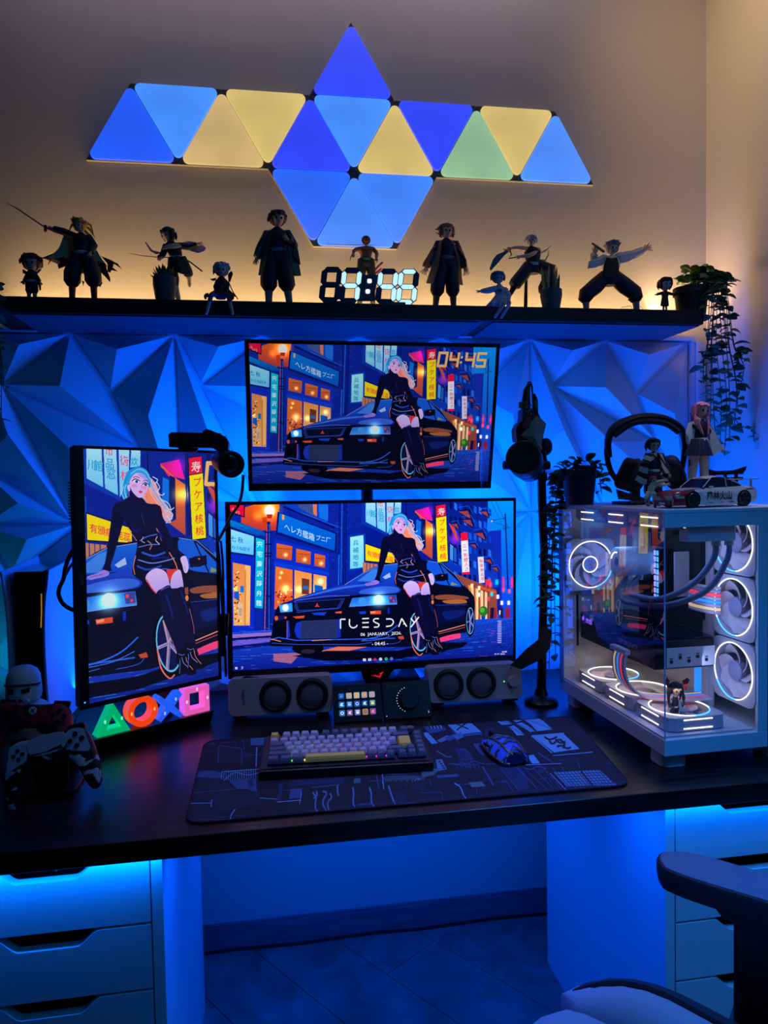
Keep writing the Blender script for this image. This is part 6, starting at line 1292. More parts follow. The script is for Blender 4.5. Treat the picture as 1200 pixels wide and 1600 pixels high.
# tubes and combed cables
M_tube = mat('tube_sleeve', (118, 130, 160), .6, noise_s=700, noise_a=.2, bump=.2)
def crv(pts, k=6):
    q = [Vector(p) for p in pts]; out = []; q = [2*q[0]-q[1]]+q+[2*q[-1]-q[-2]]
    for i in range(1, len(q)-2):
        p0, p1, p2, p3 = q[i-1:i+3]
        for j in range(k+(i == len(q)-3)):
            t_ = j/k; out.append(.5*((2*p1)+(-p0+p2)*t_+(2*p0-5*p1+4*p2-p3)*t_*t_+(-p0+3*p1-3*p2+p3)*t_**3))
    return out
part('coolant_tube', B().tube(crv([(.130, .030, CH-.062), (.128, .035, .40), (.110, .075, .345), (.088, .15, .305), (.080, .23, .298), (.100, .30, .300), (.14, .325, .330)]), .0062, n=10), M_tube, t, smooth=True)
part('coolant_tube', B().tube(crv([(.158, .030, CH-.062), (.157, .035, .395), (.140, .075, .330), (.100, .15, .290), (.076, .24, .281), (.080, .30, .286), (.12, .345, .335)]), .0062, n=10), M_tube, t, smooth=True)
for q, nm in (((.130, .030, CH-.068), 0), ((.158, .030, CH-.068), 1)): part('tube_collar', B().cyl(q, .009, .012, 'z', 12), M_case, t)
cc = [(190, 186, 200), (170, 168, 186), (255, 60, 90), (190, 186, 200), (60, 150, 255), (180, 176, 190), (230, 190, 150), (170, 168, 186)]
for k in range(8):
    lit = k in (2, 4, 6); m_ = mat('sleeved_%d' % k, cc[k], .5, emit=cc[k] if lit else None, es=.7)
    part('cable_strand', B().tube(crv([(.036+.000*k, .190+k*.007, .190), (.022, .185+k*.007, .165), (.022, .170+k*.007, .125), (.045, .140+k*.007, .100), (.10, .110+k*.006, .098), (.17, .10+k*.006, .100)], 4), .0030, n=6), m_, t, smooth=True)
    part('cable_strand', B().tube(crv([(.195, .19, .335-k*.0075), (.165, .165, .332-k*.0075), (.175, .12, .330-k*.0075), (.195, .105, .328-k*.0075)], 4), .0034, n=6), m_, t, smooth=True)
part('cable_comb', B().box((.028, .215, .186), (.012, .066, .010)), M_case, t)
b = B(); lettering(b, 'NZXT', .046, Matrix.Translation((.128, .028, FT+.052)), th=.003, bold=.02, height=.011); part('lettering', b, mat('nzxt_white', (235, 240, 255), .4, emit=(90, 110, 160), es=.5), t)
# unseen area lights added inside the case to carry the fan ring glow
def lamp(nm, loc, e, c, size=.05, aim=None):
    l = bpy.data.lights.new(nm, 'AREA'); l.shape = 'DISK'; l.size = size; l.energy = e; l.color = c
    o = bpy.data.objects.new(nm, l); COL.objects.link(o); wl = MPC @ Vector(loc); d = (MPC.to_3x3() @ Vector(aim)).normalized()
    o.matrix_world = Matrix.Translation(wl) @ d.to_track_quat('-Z', 'Y').to_matrix().to_4x4()
for k in range(3):
    lamp('case_fill', (.150, .070, .165+k*.131), .06, (.35, .5, 1), .08, (1, 0, 0)); lamp('case_fill', (.06, .085+k*.132, FT+.11), .05, (1, .85, .72), .08, (.1, 0, -1))
    lamp('case_fill', (.085, .085+k*.132, CH-.085), .07, (.2, .4, 1), .08, (.2, 0, -1))
lamp('case_fill', (.068, .36, .34), .05, (.2, .4, 1), .06, (0, 1, 0))
# ---------------------------------------------------------------- figurines
M_skin = mat('figure_skin', (224, 182, 158), .5); M_eye = mat('figure_eye', (20, 16, 24), .3); M_mouth = mat('figure_mouth', (150, 60, 60), .5)
def skin_mesh(V, E_, root):
    me = bpy.data.meshes.new('s'); me.from_pydata([v[0] for v in V], E_, []); o = bpy.data.objects.new('s', me); COL.objects.link(o)
    m = o.modifiers.new('k', 'SKIN'); sv = me.skin_vertices[0].data
    for i, v in enumerate(V): sv[i].radius = (v[1], v[1])
    sv[root].use_root = True; m.use_smooth_shade = True
    o.modifiers.new('u', 'SUBSURF').levels = 1
    dg = bpy.context.evaluated_depsgraph_get(); ev = o.evaluated_get(dg); r = ev.to_mesh()
    out = ([tuple(v.co) for v in r.vertices], [tuple(p.vertices) for p in r.polygons]); ev.to_mesh_clear(); bpy.data.objects.remove(o); bpy.data.meshes.remove(me); return out
def hand(b, w_, d, k, open_=0, up=Vector((0, 0, 1))):
    """palm, four unequal bent fingers and a thumb leaving the side of the palm; k = palm width"""
    d = d.normalized(); s_ = d.cross(Vector((0, -1, 0))); s_ = s_.normalized() if s_.length > .1 else Vector((1, 0, 0)); n_ = d.cross(s_)
    b.tube([w_-d*k*.2, w_+d*k*.3, w_+d*k*.95], [k*.30, k*.42, k*.44], n=7, flat=1)
    for i, L in enumerate((.78, .92, .98, .85)):
        o_ = (i-1.5)*.26; sp = o_*(1.0 if open_ else .25); a = w_+d*k*.9+s_*k*o_; c = .25 if open_ else .75
        b.tube([a, a+(d+s_*sp*.6)*k*L*.45+n_*k*.05*c, a+(d+s_*sp)*k*L*(.75 if open_ else .5)+n_*k*.35*c, a+(d+s_*sp)*k*L*(.95 if open_ else .35)+n_*k*.6*c], [k*.13, k*.12, k*.11, k*.08], n=5)
    a = w_+d*k*.3+s_*k*-.35; b.tube([a, a+(d*.5-s_*.5)*k*.4, a+(d*.9-s_*.55)*k*.6], [k*.15, k*.13, k*.09], n=5)
HAIR = {}
def fig(label, y0, j, hr, o, z=None, cat='figurine', name='figurine', base=True):
    kk = y0/FOC; zg = ZS if z is None else z
    def p(q, dd=0):
        if q[0] == 'g': v = at(q[1], 480, y0+(q[2] if len(q) > 2 else 0)*kk); v.z = zg+.0035; return v
        return at(q[0], q[1], y0+((q[2] if len(q) > 2 else 0)+dd)*kk)
    J = {k: p(v) for k, v in j.items()}; bb = o.get('b', hr*1.1)*kk; h = hr*kk
    xs = [v.x for v in J.values()]; t = thing(name, label, cat, (J['P'].x, y0, zg if base else min(v.z for v in J.values())), group=o.get('group'))
    ax = Vector((1, 0, 0))
    hipL, hipR = J['P']-ax*bb*.30, J['P']+ax*bb*.30
    V, E_ = [], []
    def nv(v, r): V.append((v, r)); return len(V)-1
    P0 = nv(J['P'], bb*.50); Ci = nv(J['C'], bb*.50); Ni = nv(J['N'], h*.30); Hi = nv(J['N'].lerp(J['H'], .5), h*.32)
    E_ += [(P0, Ci), (Ci, Ni), (Ni, Hi)]
    for s_ in 'LR':
        if 'E'+s_ in J:
            a = nv(J['S'+s_], bb*.22); e = nv(J['E'+s_], bb*.17); w_ = nv(J['W'+s_], bb*.13); E_ += [(Ci, a), (a, e), (e, w_)]
        if 'K'+s_ in J:
            hi = nv(hipL if s_ == 'L' else hipR, bb*.34); kn = nv(J['K'+s_], bb*.24); an = nv(J['A'+s_], bb*.17); E_ += [(P0, hi), (hi, kn), (kn, an)]
    b = B(); b.add(*skin_mesh(V, E_, P0))
    yaw_ = math.radians(o.get('face', 0)); TH = Matrix.Translation(J['H']) @ Matrix.Rotation(yaw_, 4, 'Z') @ Matrix.Rotation(math.radians(o.get('tilt', 0)), 4, 'Y') @ Matrix.Rotation(math.radians(o.get('nod', 0)), 4, 'X')
    def hs(q):
        x, y, zc = q; c = 1-.38*max(0, -zc)**1.4; x *= c; y *= 1-.12*max(0, -zc)
        if y < 0 and abs(x) < .14 and -.35 < zc < .05: y -= .10
        return (x, y, zc)
    b.ell((0, 0, 0), (h*.86, h*.88, h), T=TH, n=18, m=14, shape=hs)
    for s_ in (-1, 1): b.ell((s_*h*.82, h*.05, -h*.15), (h*.10, h*.16, h*.22), T=TH, n=7, m=5)
    hk = bb*o.get('hand', .26)
    for s_ in 'LR':
        if 'W'+s_ in J: hand(b, J['W'+s_], J['W'+s_]-J['E'+s_] if 'D'+s_ not in J else J['D'+s_]-J['W'+s_], hk, o.get('open'+s_, 0))
    part('body', b, o.get('skin', M_skin), t, smooth=True, world=True)
    for s_ in (-1, 1): part('eye', B().ell((s_*h*.32, -h*.80, -h*.12), (h*.14, h*.07, h*.17), T=TH, n=8, m=6), M_eye, t, world=True, smooth=True)
    part('mouth', B().ell((0, -h*.80, -h*.60), (h*.12, h*.04, h*.03), T=TH, n=8, m=4), M_mouth, t, world=True)
    # hair
    if 'hair' in o:
        st, m = o['hair'][:2]; b = B(); rnd = random.Random(hash(label) % 7+len(label))
        def cap(q):
            x, y, zc = q
            if y < 0 and zc < .12: y *= .25 if abs(x) < .66 else .85
            return (x, y, zc)
        b.ell((0, h*.10, h*.14), (h*1.08, h*1.06, h*1.06), T=TH, n=18, m=12, shape=cap)
        nsp = {'short': 26, 'spiky': 34, 'bob': 30, 'long': 34, 'cap': 0}[st]
        for i in range(nsp):
            a = 2*PI*i/nsp+rnd.uniform(-.1, .1); back = math.sin(a) > -.35; el = rnd.uniform(.0, .75)
            if not back: el = rnd.uniform(.45, .8)
            dv = Vector((math.cos(a)*math.cos(el), math.sin(a)*math.cos(el)*1.0, math.sin(el))); s0 = dv*h*.98+Vector((0, h*.1, h*.12))
            if st == 'spiky': L = h*rnd.uniform(.35, .65); e1 = s0+dv*L*.6+Vector((0, 0, L*.1)); e2 = s0+dv*L+Vector((0, 0, L*.1))
            elif st == 'short': L = h*rnd.uniform(.4, .7); e1 = s0+dv*L*.4+Vector((0, 0, -L*.5)); e2 = s0+dv*L*.55+Vector((0, 0, -L*1.1))
            elif st == 'bob': L = h*rnd.uniform(.7, 1.1) if back else h*.4; e1 = s0+dv*h*.12+Vector((0, 0, -L*.6)); e2 = s0+dv*h*.05+Vector((0, 0, -L*1.1))
            else: L = h*rnd.uniform(1.4, 2.6) if back else h*.4; e1 = s0+dv*h*.22+Vector((0, 0, -L*.5)); e2 = s0+dv*h*.12+Vector((0, 0, -L))
            b.tube([s0, e1, e2], [h*.30, h*.20, h*.02], n=6, T=TH)
        for q in o.get('locks', []):
            pp = [p(x) for x in q]; b.tube(pp, [h*.22]+[h*.2]*(len(pp)-2)+[h*.03], n=6)
        part('hair', b, m, t, smooth=True, world=True)
    # clothes
    if 'top' in o:
        m = o['top']; b = B(); up = J['C']-J['P']; rings = []
        for f, rx, ry in ((-.02, .56, .46), (.30, .54, .42), (.75, .66, .47), (1.1, .70, .46), (1.45, .50, .38)):
            c = J['P'].lerp(J['C'], f) if f <= 1 else J['C'].lerp(J['N'], (f-1)*1.5); rings.append([c+ax*bb*rx*math.cos(2*PI*k/14)+Vector((0, bb*ry*math.sin(2*PI*k/14), 0)) for k in range(14)])
        rings.append([J['N'].lerp(J['H'], .12)+ax*h*.36*math.cos(2*PI*k/14)+Vector((0, h*.36*math.sin(2*PI*k/14), 0)) for k in range(14)])
        b.loft(rings); sl = o.get('sleeve', (.30, .27, .24))
        for s_ in 'LR':
            if 'E'+s_ in J and sl:
                e_ = J['E'+s_].lerp(J['W'+s_], .88); b.tube([J['S'+s_].lerp(J['C'], .25), J['S'+s_], J['E'+s_], e_], [bb*sl[0], bb*sl[0], bb*sl[1], bb*sl[2]], n=9)
        part('top', b, m, t, smooth=True, world=True)
    if 'belt' in o:
        c = J['P'].lerp(J['C'], .12); part('belt', B().loft([[c+ax*bb*r_*math.cos(2*PI*k/16)+Vector((0, bb*r_*.82*math.sin(2*PI*k/16), dz*bb)) for k in range(16)] for r_, dz in ((.60, -.12), (.63, -.1), (.63, .1), (.60, .12))]), o['belt'], t, smooth=True, world=True)
    if 'pants' in o:
        m, R3 = o['pants']; b = B()
        b.loft([[J['P']+ax*bb*rx*math.cos(2*PI*k/14)+Vector((0, bb*rx*.8*math.sin(2*PI*k/14), dz*bb)) for k in range(14)] for rx, dz in ((.50, .16), (.62, 0), (.66, -.3), (.50, -.55))])
        for s_, hp in (('L', hipL), ('R', hipR)):
            if 'K'+s_ in J: kn, an = J['K'+s_], J['A'+s_]; b.tube([hp+Vector((0, 0, bb*.1)), hp.lerp(kn, .5), kn, kn.lerp(an, .25), kn.lerp(an, .42), kn.lerp(an, .47)], [bb*R3[0], bb*R3[1], bb*R3[2], bb*R3[2]*.98, bb*R3[2]*.6, bb*.2], n=12)
        part('trousers', b, m, t, smooth=True, world=True)
    if 'boots' in o:
        for s_ in 'LR':
            if 'K'+s_ in J:
                kn, an = J['K'+s_], J['A'+s_]; b = B(); f0 = o.get('bootf', .42); a2 = an.copy(); tz = bb*.12
                if J['A'+s_].z <= zg+.005: a2.z = zg+tz
                b.tube([kn.lerp(a2, f0), kn.lerp(a2, .7), a2], [bb*.26, bb*.22, bb*.20], n=9)
                td = o.get('toe'+s_, Vector((0, -1, 0))); td = Vector(td).normalized(); s2 = td.cross(Vector((0, 0, 1)))
                if abs(td.z) < .5: b.ell((0, 0, 0), (bb*.18, bb*.36, bb*.15), T=basis(a2+td*bb*.18-Vector((0, 0, tz-bb*.15)), s2, td, (0, 0, 1)), n=10, m=6)
                else: b.tube([a2, a2+td*bb*.3, a2+td*bb*.5], [bb*.18, bb*.17, bb*.06], n=8)
                part('boot', b, o['boots'], t, smooth=True, world=True)
    for nm, m, grid, th in o.get('sheets', []): part(nm, B().sheet([[p(q) for q in r] for r in grid], th*kk), m, t, smooth=True, world=True)
    for nm, m, pts, r in o.get('tubes', []):
        pp = [p(q) for q in pts]; part(nm, B().tube(pp, [x*kk for x in r] if isinstance(r, (list, tuple)) else r*kk, n=8), m, t, smooth=True, world=True)
    for nm, m, pts, d in o.get('plates', []):
        pp = [p(q) for q in pts]; part(nm, B().loft([[v+Vector((0, -d*kk/2, 0)) for v in pp], [v+Vector((0, d*kk/2, 0)) for v in pp]]), m, t, world=True)
    return t
F = lambda n, c, r=.6: mat('fig_'+n, c, r)
navy, black, cream, white, redc = F('navy', (30, 32, 58)), F('black', (18, 18, 24)), F('cream', (216, 196, 160)), F('white', (214, 210, 206)), F('red', (160, 34, 44))
green, orange, gold, silver, burg = F('green', (24, 96, 84)), F('orange', (196, 104, 56)), F('gold', (212, 160, 70)), F('silver', (176, 180, 196)), F('burgundy', (74, 26, 40))
steel_ = mat('fig_steel', (150, 110, 120), .35, .5); pink, lilac, brown, grey = F('pink', (226, 130, 150)), F('lilac', (196, 160, 196)), F('brown', (128, 82, 52)), F('grey', (120, 122, 132)); teal = F('teal', (30, 60, 70))
GS = 'figurines along the wall shelf'
Y1 = 1.845
fig('small big-headed figurine with burgundy hair at the left end of the shelf', Y1, dict(H=(49, 411), N=(49, 424), C=(49, 430), P=(49, 441), SL=(44, 428), EL=(41, 434), WL=(38, 440), SR=(54, 428), ER=(58, 434), WR=(62, 441), KL=(46, 449), AL=('g', 45), KR=(54, 449), AR=('g', 55)), 12.5,
    dict(b=12, group=GS, hair=('short', burg), top=navy, belt=white, pants=(navy, (.42, .44, .46)), boots=grey, sheets=[('scarf', teal, [[(36, 421, -4), (42, 424, -10), (49, 426, -12), (57, 424, -10), (64, 420, -4)], [(36, 427, -4), (42, 429, -10), (49, 431, -12), (57, 429, -10), (63, 423, -3)]], .6),
    ('coat_tail', black, [[(44, 430, 6), (49, 430, 8), (55, 430, 6)], [(38, 437, 6), (49, 440, 9), (60, 437, 6)], [(31, 441, 4), (48, 446, 8), (67, 444, 3)]], .5), ('coat_tail', black, [[(56, 432, 2), (59, 432, 4)], [(60, 444, 2), (64, 443, 4)], [(62, 454, 2), (64, 453, 4)]], .5)]))
fig('figurine in a flame-hemmed cream cape pointing a long sword to the upper left', Y1, dict(H=(124, 353), N=(127, 365), C=(127, 378), P=(129, 399), SL=(117, 370), EL=(99, 362), WL=(82, 357), SR=(138, 371), ER=(147, 384, -2), WR=(141, 395, -8), KL=(113, 428), AL=('g', 113), KR=(145, 427), AR=('g', 148)), 9,
    dict(b=20, group=GS, face=-15, hair=('spiky', gold), locks=[[(130, 350, 4), (140, 358, 5), (149, 372, 5)], [(130, 346, 4), (142, 352, 5), (146, 366, 5)], [(118, 348, -2), (112, 352, -2), (108, 361, -2)], [(132, 360, 3), (140, 368, 4), (143, 373, 4)]], top=navy, belt=white, pants=(navy, (.50, .56, .62)), boots=redc,
    sheets=[('cape', cream, [[(100, 366, 4), (108, 368, 6), (118, 371, 9), (128, 372, 10), (138, 372, 9)], [(92, 388, 8), (100, 388, 11), (112, 390, 13), (126, 392, 14), (148, 386, 10)], [(80, 400, 10), (92, 406, 13), (106, 410, 16), (128, 412, 18), (160, 406, 12)], [(66, 403, 10), (84, 410, 14), (104, 418, 17), (130, 428, 18), (168, 416, 13)]], .5)],
    plates=[('flame_hem', redc, [(63, 404, 9), (84, 396, 11), (92, 389, 12), (88, 400, 12), (98, 403, 13), (99, 392, 13), (101, 404, 14), (109, 404, 15), (108, 414, 15), (92, 420, 14), (90, 414, 13), (96, 410, 13), (82, 404, 12), (75, 414, 11), (79, 404, 11)], 1.6),
            ('flame_hem', redc, [(158, 400, 12), (172, 406, 12), (184, 412, 12), (191, 421, 12), (178, 412, 12), (176, 418, 12), (184, 424, 12), (174, 422, 12), (172, 426, 12), (168, 424, 12), (168, 412, 12)], 1.6),
            ('flame_hem', redc, [(152, 408, 13), (164, 412, 13), (168, 424, 13), (172, 434, 13), (172, 441, 13), (164, 432, 13), (156, 424, 13)], 1.6), ('flame_hem', redc, [(150, 438, 10), (158, 436, 10), (160, 442, 10), (156, 449, 10)], 1.6), ('flame_hem', redc, [(128, 438, 10), (132, 440, 10), (130, 447, 10)], 1.4)],
    tubes=[('sword_blade', steel_, [(70, 355, -1), (52, 343, -1), (30, 328, -1), (9, 316, -1)], [1.1, 1.1, 1.0, .3]), ('sword_guard', redc, [(71, 352, -1), (71, 362, -1)], [2.2, 2.2]), ('sword_grip', redc, [(70, 355, -1), (84, 361, -1)], 1.3)]))
fig('figurine with dark bobbed hair lunging with a thin sword behind the potted succulent', Y1+.02, dict(H=(262, 367), N=(267, 378), C=(270, 387), P=(277, 406), SL=(259, 385), EL=(255, 396, -4), WL=(251, 402, -6), SR=(280, 384), ER=(295, 386), WR=(309, 382), KL=(270, 424), AL=('g', 281), KR=(294, 426), AR=(296, 440, 8)), 10,
    dict(b=17, group=GS, face=-40, openR=1, nod=15, hair=('bob', black), top=navy, belt=white, pants=(navy, (.5, .5, .42)), boots=cream, bootf=.3, toeR=(0, .3, -1), sheets=[('veil', lilac, [[(226, 378, 4), (229, 380, 5)], [(234, 392, 4), (238, 391, 5)], [(244, 398, 3), (250, 394, 4)], [(252, 396, 2), (258, 388, 2)]], .4),
    ('veil', lilac, [[(280, 380, 3), (284, 386, 2)], [(296, 377, 6), (297, 392, 3)], [(310, 380, 8), (310, 396, 4)], [(322, 387, 9), (320, 392, 6)]], .4), ('cape_collar', cream, [[(254, 386, -8), (262, 382, -10), (272, 380, -8), (284, 380, -2)], [(254, 390, -9), (263, 388, -12), (274, 388, -10), (284, 385, -4)]], .5),
    ('coat_skirt', navy, [[(268, 402, -6), (277, 400, -9), (286, 402, -5)], [(266, 414, -8), (280, 414, -12), (293, 414, -6)], [(264, 420, -9), (284, 428, -12), (297, 430, -6)]], .7)],
    tubes=[('sword_blade', steel_, [(246, 402, -6), (225, 400, -6), (199, 395.5, -6)], [.8, .8, .3]), ('sword_guard', redc, [(248, 399, -6), (248, 405, -6)], 2), ('sword_grip', grey, [(248, 402, -6), (264, 402, -4)], .9), ('sheath', black, [(284, 402, 4), (298, 410, 6), (316, 424, 8)], 1.1)]))
fig('silver-haired figurine with a dark polearm, seated on the shelf edge', 1.782, dict(H=(346, 422), N=(346, 434), C=(346, 442), P=(345, 459, 1), SL=(340, 439), EL=(336, 448, -2), WL=(338, 455, -5), SR=(352, 439), ER=(356, 446), WR=(355, 454, -4), KL=(330, 461, -19), AL=(322, 492, -21), KR=(357, 462, -19), AR=(364, 492, -21)), 10.5,
    dict(b=14, group=GS, hair=('short', silver), top=navy, sleeve=(.22, .2, .2), boots=black, bootf=.5, toeL=(0, -.3, -1), toeR=(0, -.3, -1), pants=(F('slate', (70, 84, 120)), (.34, .30, .26)),
    plates=[('ribbon', redc, [(328, 436, -3), (338, 434, -3), (337, 438, -3), (333, 439, -3)], 1), ('blade', black, [(357, 440, 3), (356, 428, 3), (362, 423, 3), (364, 428, 3), (360, 440, 3)], 1.4), ('horn', black, [(345, 409, 2), (358, 412, 2), (356, 424, 2), (353, 420, 2), (353, 413, 2)], 1.6)],
    tubes=[('polearm', black, [(357, 440, 3), (364, 456, 3), (372, 468, 3)], .8)], sheets=[('skirt', black, [[(338, 452, -6), (346, 452, -8), (354, 452, -5)], [(328, 458, -14), (344, 460, -16), (360, 460, -12)]], .7), ('skirt', burg, [[(350, 450, 6), (358, 452, 6)], [(352, 462, 7), (370, 464, 7)]], .7)]), base=False)
fig('tall figurine in a green open coat with a raised fist', Y1, dict(H=(434, 342), N=(433, 357), C=(433, 372), P=(433, 396), SL=(419, 365), EL=(406, 390), WL=(401, 404), SR=(448, 365), ER=(459, 384, -4), WR=(449, 374, -14), KL=(420, 436), AL=('g', 420), KR=(447, 436), AR=('g', 453)), 12,
    dict(b=25, group=GS, face=10, hair=('short', burg), top=navy, belt=F('sash', (110, 120, 150)), pants=(navy, (.46, .50, .52)), boots=grey, DR=0,
    sheets=[('coat', green, [[(424, 359, 6), (433, 357, 9), (444, 359, 6)], [(414, 378, 9), (433, 384, 14), (456, 378, 9)], [(408, 404, 9), (433, 410, 15), (464, 404, 9)], [(404, 430, 7), (434, 432, 14), (469, 431, 7)]], .7), ('coat_front', green, [[(424, 360, -9), (419, 364, -6)], [(420, 380, -11), (409, 384, -4)], [(417, 402, -10), (408, 404, -2)], [(410, 431, -6), (404, 430, 2)]], .7), ('coat_front', green, [[(444, 361, -8), (452, 367, -3)], [(450, 384, -9), (462, 386, -2)], [(452, 404, -7), (466, 406, 0)], [(460, 431, -4), (470, 431, 3)]], .7),
    ('wide_sleeve', green, [[(418, 363, -8), (413, 369, -10), (414, 374, -2)], [(409, 378, -8), (404, 386, -10), (408, 392, -2)], [(402, 390, -8), (398, 398, -10), (405, 406, -2)]], .8), ('wide_sleeve', green, [[(450, 364, -10), (456, 370, -8), (455, 376, -2)], [(461, 380, -10), (465, 390, -8), (460, 394, -2)], [(458, 398, -8), (469, 413, -8), (462, 410, -2)]], .8)]))
fig('dark three-sword figurine with bare brown torso behind the clock', 1.925, dict(H=(572, 376), N=(572, 385), C=(572, 392), P=(572, 408), SL=(561, 389), EL=(553, 391, -6), WL=(552, 397, -12), SR=(583, 389), ER=(589, 396, -6), WR=(588, 403, -12), KL=(564, 430), AL=('g', 561), KR=(581, 430), AR=('g', 583)), 6.5,
    dict(b=18, group=GS, skin=brown, hair=('cap', black), belt=green, pants=(black, (.44, .42, .36)), boots=black, tubes=[('sword_in_mouth', steel_, [(510, 382, -8), (585, 383, -8)], .5), ('sword_blade', steel_, [(551, 396, -14), (548, 402, -14), (547, 408, -14)], [.9, .9, .3]), ('sword_blade', steel_, [(588, 404, -14), (590, 408, -14), (586, 414, -14)], [.9, .9, .3]), ('sheath', F('magenta', (150, 40, 90)), [(584, 424, 2), (591, 416, 2), (598, 410, 2)], 1.6), ('sheath', F('magenta', (150, 40, 90)), [(586, 428, 4), (596, 420, 4)], 1.6)]))
fig('tall figurine in a long orange-hemmed coat with open hands right of the clock', Y1, dict(H=(698, 361), N=(697, 374), C=(698, 387), P=(699, 407), SL=(686, 380), EL=(675, 402), WL=(667, 417), SR=(711, 380), ER=(721, 402), WR=(726, 417), KL=(684, 446), AL=('g', 680), KR=(707, 446), AR=('g', 709)), 10.5,
    dict(b=22, group=GS, openL=1, openR=1, hand=.34, hair=('bob', F('amber_hair', (176, 110, 60))), locks=[[(690, 352, -2), (684, 358, -3), (679, 359, -3)], [(690, 358, -2), (686, 366, -3), (680, 363, -3)], [(690, 362, -2), (688, 370, -2), (692, 371, -2)]], top=navy, belt=F('sash', (110, 120, 150)), pants=(navy, (.46, .50, .52)), boots=F('umber', (120, 64, 50)),
    sheets=[('coat', F('coat_tan', (190, 130, 90)), [[(689, 376, 6), (698, 374, 8), (707, 376, 6)], [(680, 392, 8), (698, 396, 13), (716, 392, 8)], [(674, 418, 8), (698, 420, 13), (721, 418, 8)], [(667, 443, 6), (699, 444, 12), (722, 445, 6)]], .7), ('coat_front', F('coat_tan', (190, 130, 90)), [[(690, 376, -8), (684, 380, -5)], [(688, 396, -9), (678, 398, -3)], [(685, 416, -8), (673, 420, -2)], [(677, 443, -6), (666, 442, 0)]], .7), ('coat_front', F('coat_tan', (190, 130, 90)), [[(706, 377, -7), (712, 382, -4)], [(712, 396, -8), (718, 400, -2)], [(716, 416, -7), (719, 420, -1)], [(716, 443, -5), (723, 446, 0)]], .7),
    ('wide_sleeve', orange, [[(680, 384, -9), (674, 390, -10), (680, 398, -2)], [(672, 396, -9), (666, 404, -10), (674, 410, -2)], [(662, 410, -8), (660, 416, -10), (672, 419, -2)]], .8), ('wide_sleeve', orange, [[(714, 384, -9), (720, 390, -9), (716, 398, -2)], [(722, 398, -9), (728, 406, -9), (722, 412, -2)], [(730, 414, -8), (729, 418, -9), (720, 420, -2)]], .8)]))
fig('pale seated figurine in a white dress, legs over the shelf edge', 1.782, dict(H=(778, 434), N=(780, 446), C=(781, 454), P=(784, 469, 1), SL=(774, 451), EL=(762, 454), WL=(750, 455), SR=(788, 452), ER=(794, 461, -3), WR=(795, 470, -8), KL=(790, 472, -19), AL=(772, 497, -21), KR=(797, 473, -19), AR=(782, 498, -21)), 9.5,
    dict(b=14, group=GS, openL=1, skin=F('pale_skin', (180, 170, 190)), hair=('short', F('ash_hair', (110, 112, 140))), top=F('white_lilac', (190, 186, 206)), sleeve=(.34, .36, .2), boots=F('white_lilac', (190, 186, 206)), bootf=.75, toeL=(-.3, -.3, -1), toeR=(-.3, -.3, -1),
    sheets=[('dress', F('white_lilac', (190, 186, 206)), [[(775, 460, -7), (782, 459, -10), (790, 460, -6)], [(766, 471, -10), (782, 470, -15), (796, 468, -12)], [(759, 478, -6), (780, 479, -14), (798, 474, -18)]], .7)], tubes=[('hair_loop', silver, [(771, 430, -2), (770, 426, -2), (774, 426, -2), (775, 430, -2)], .6), ('hair_loop', silver, [(778, 428, -2), (780, 425, -2), (784, 426, -2), (783, 430, -2)], .6)],
    plates=[('bow', navy, [(778, 452, -9), (784, 452, -9), (783, 456, -10), (779, 456, -10)], 1)]), base=False)
t = fig('figurine leaping on a black pole with a broad cleaver, over the striped plant', Y1+.02, dict(H=(830, 376), N=(830, 386), C=(832, 394), P=(833, 417), SL=(821, 389), EL=(808, 387, -4), WL=(799, 388, -6), SR=(843, 391), ER=(828, 399, -14), WR=(813, 401, -16), KL=(806, 442), AL=(798, 458), KR=(860, 421), AR=(844, 450, 8)), 8,
    dict(b=20, group=GS, face=-20, hair=('short', silver), top=black, sleeve=None, belt=white, pants=(navy, (.52, .54, .52)), boots=burg, bootf=.4, toeL=(-.6, -.2, -1), toeR=(0, -.2, -1),
    plates=[('cleaver', F('dark_steel', (70, 62, 60), .35), [(792, 389, -7), (786, 394, -7), (776, 398, -7), (770, 406, -7), (765, 420, -7), (767, 423, -7), (777, 412, -7), (788, 399, -7), (794, 394, -7)], 1.4)], tubes=[('cleaver_grip', gold, [(786, 389, -7), (797, 394, -7)], 1.0), ('chain_blade', black, [(797, 390, -7), (799, 398, -8), (795, 404, -8), (806, 402, -12)], .9), ('sash_end', cream, [(844, 396, 2), (852, 392, 3), (862, 383, 4)], [1.2, 1.4, .3]), ('sash_end', cream, [(844, 406, 2), (852, 407, 3), (857, 398, 4), (857, 390, 4)], [1, 1.4, 1.2, .3]), ('stand_pole', black, [(823, 424, 5), (822, 445, 5), (821, 490, 5)], [1.6, 2.6, 3.4])]))
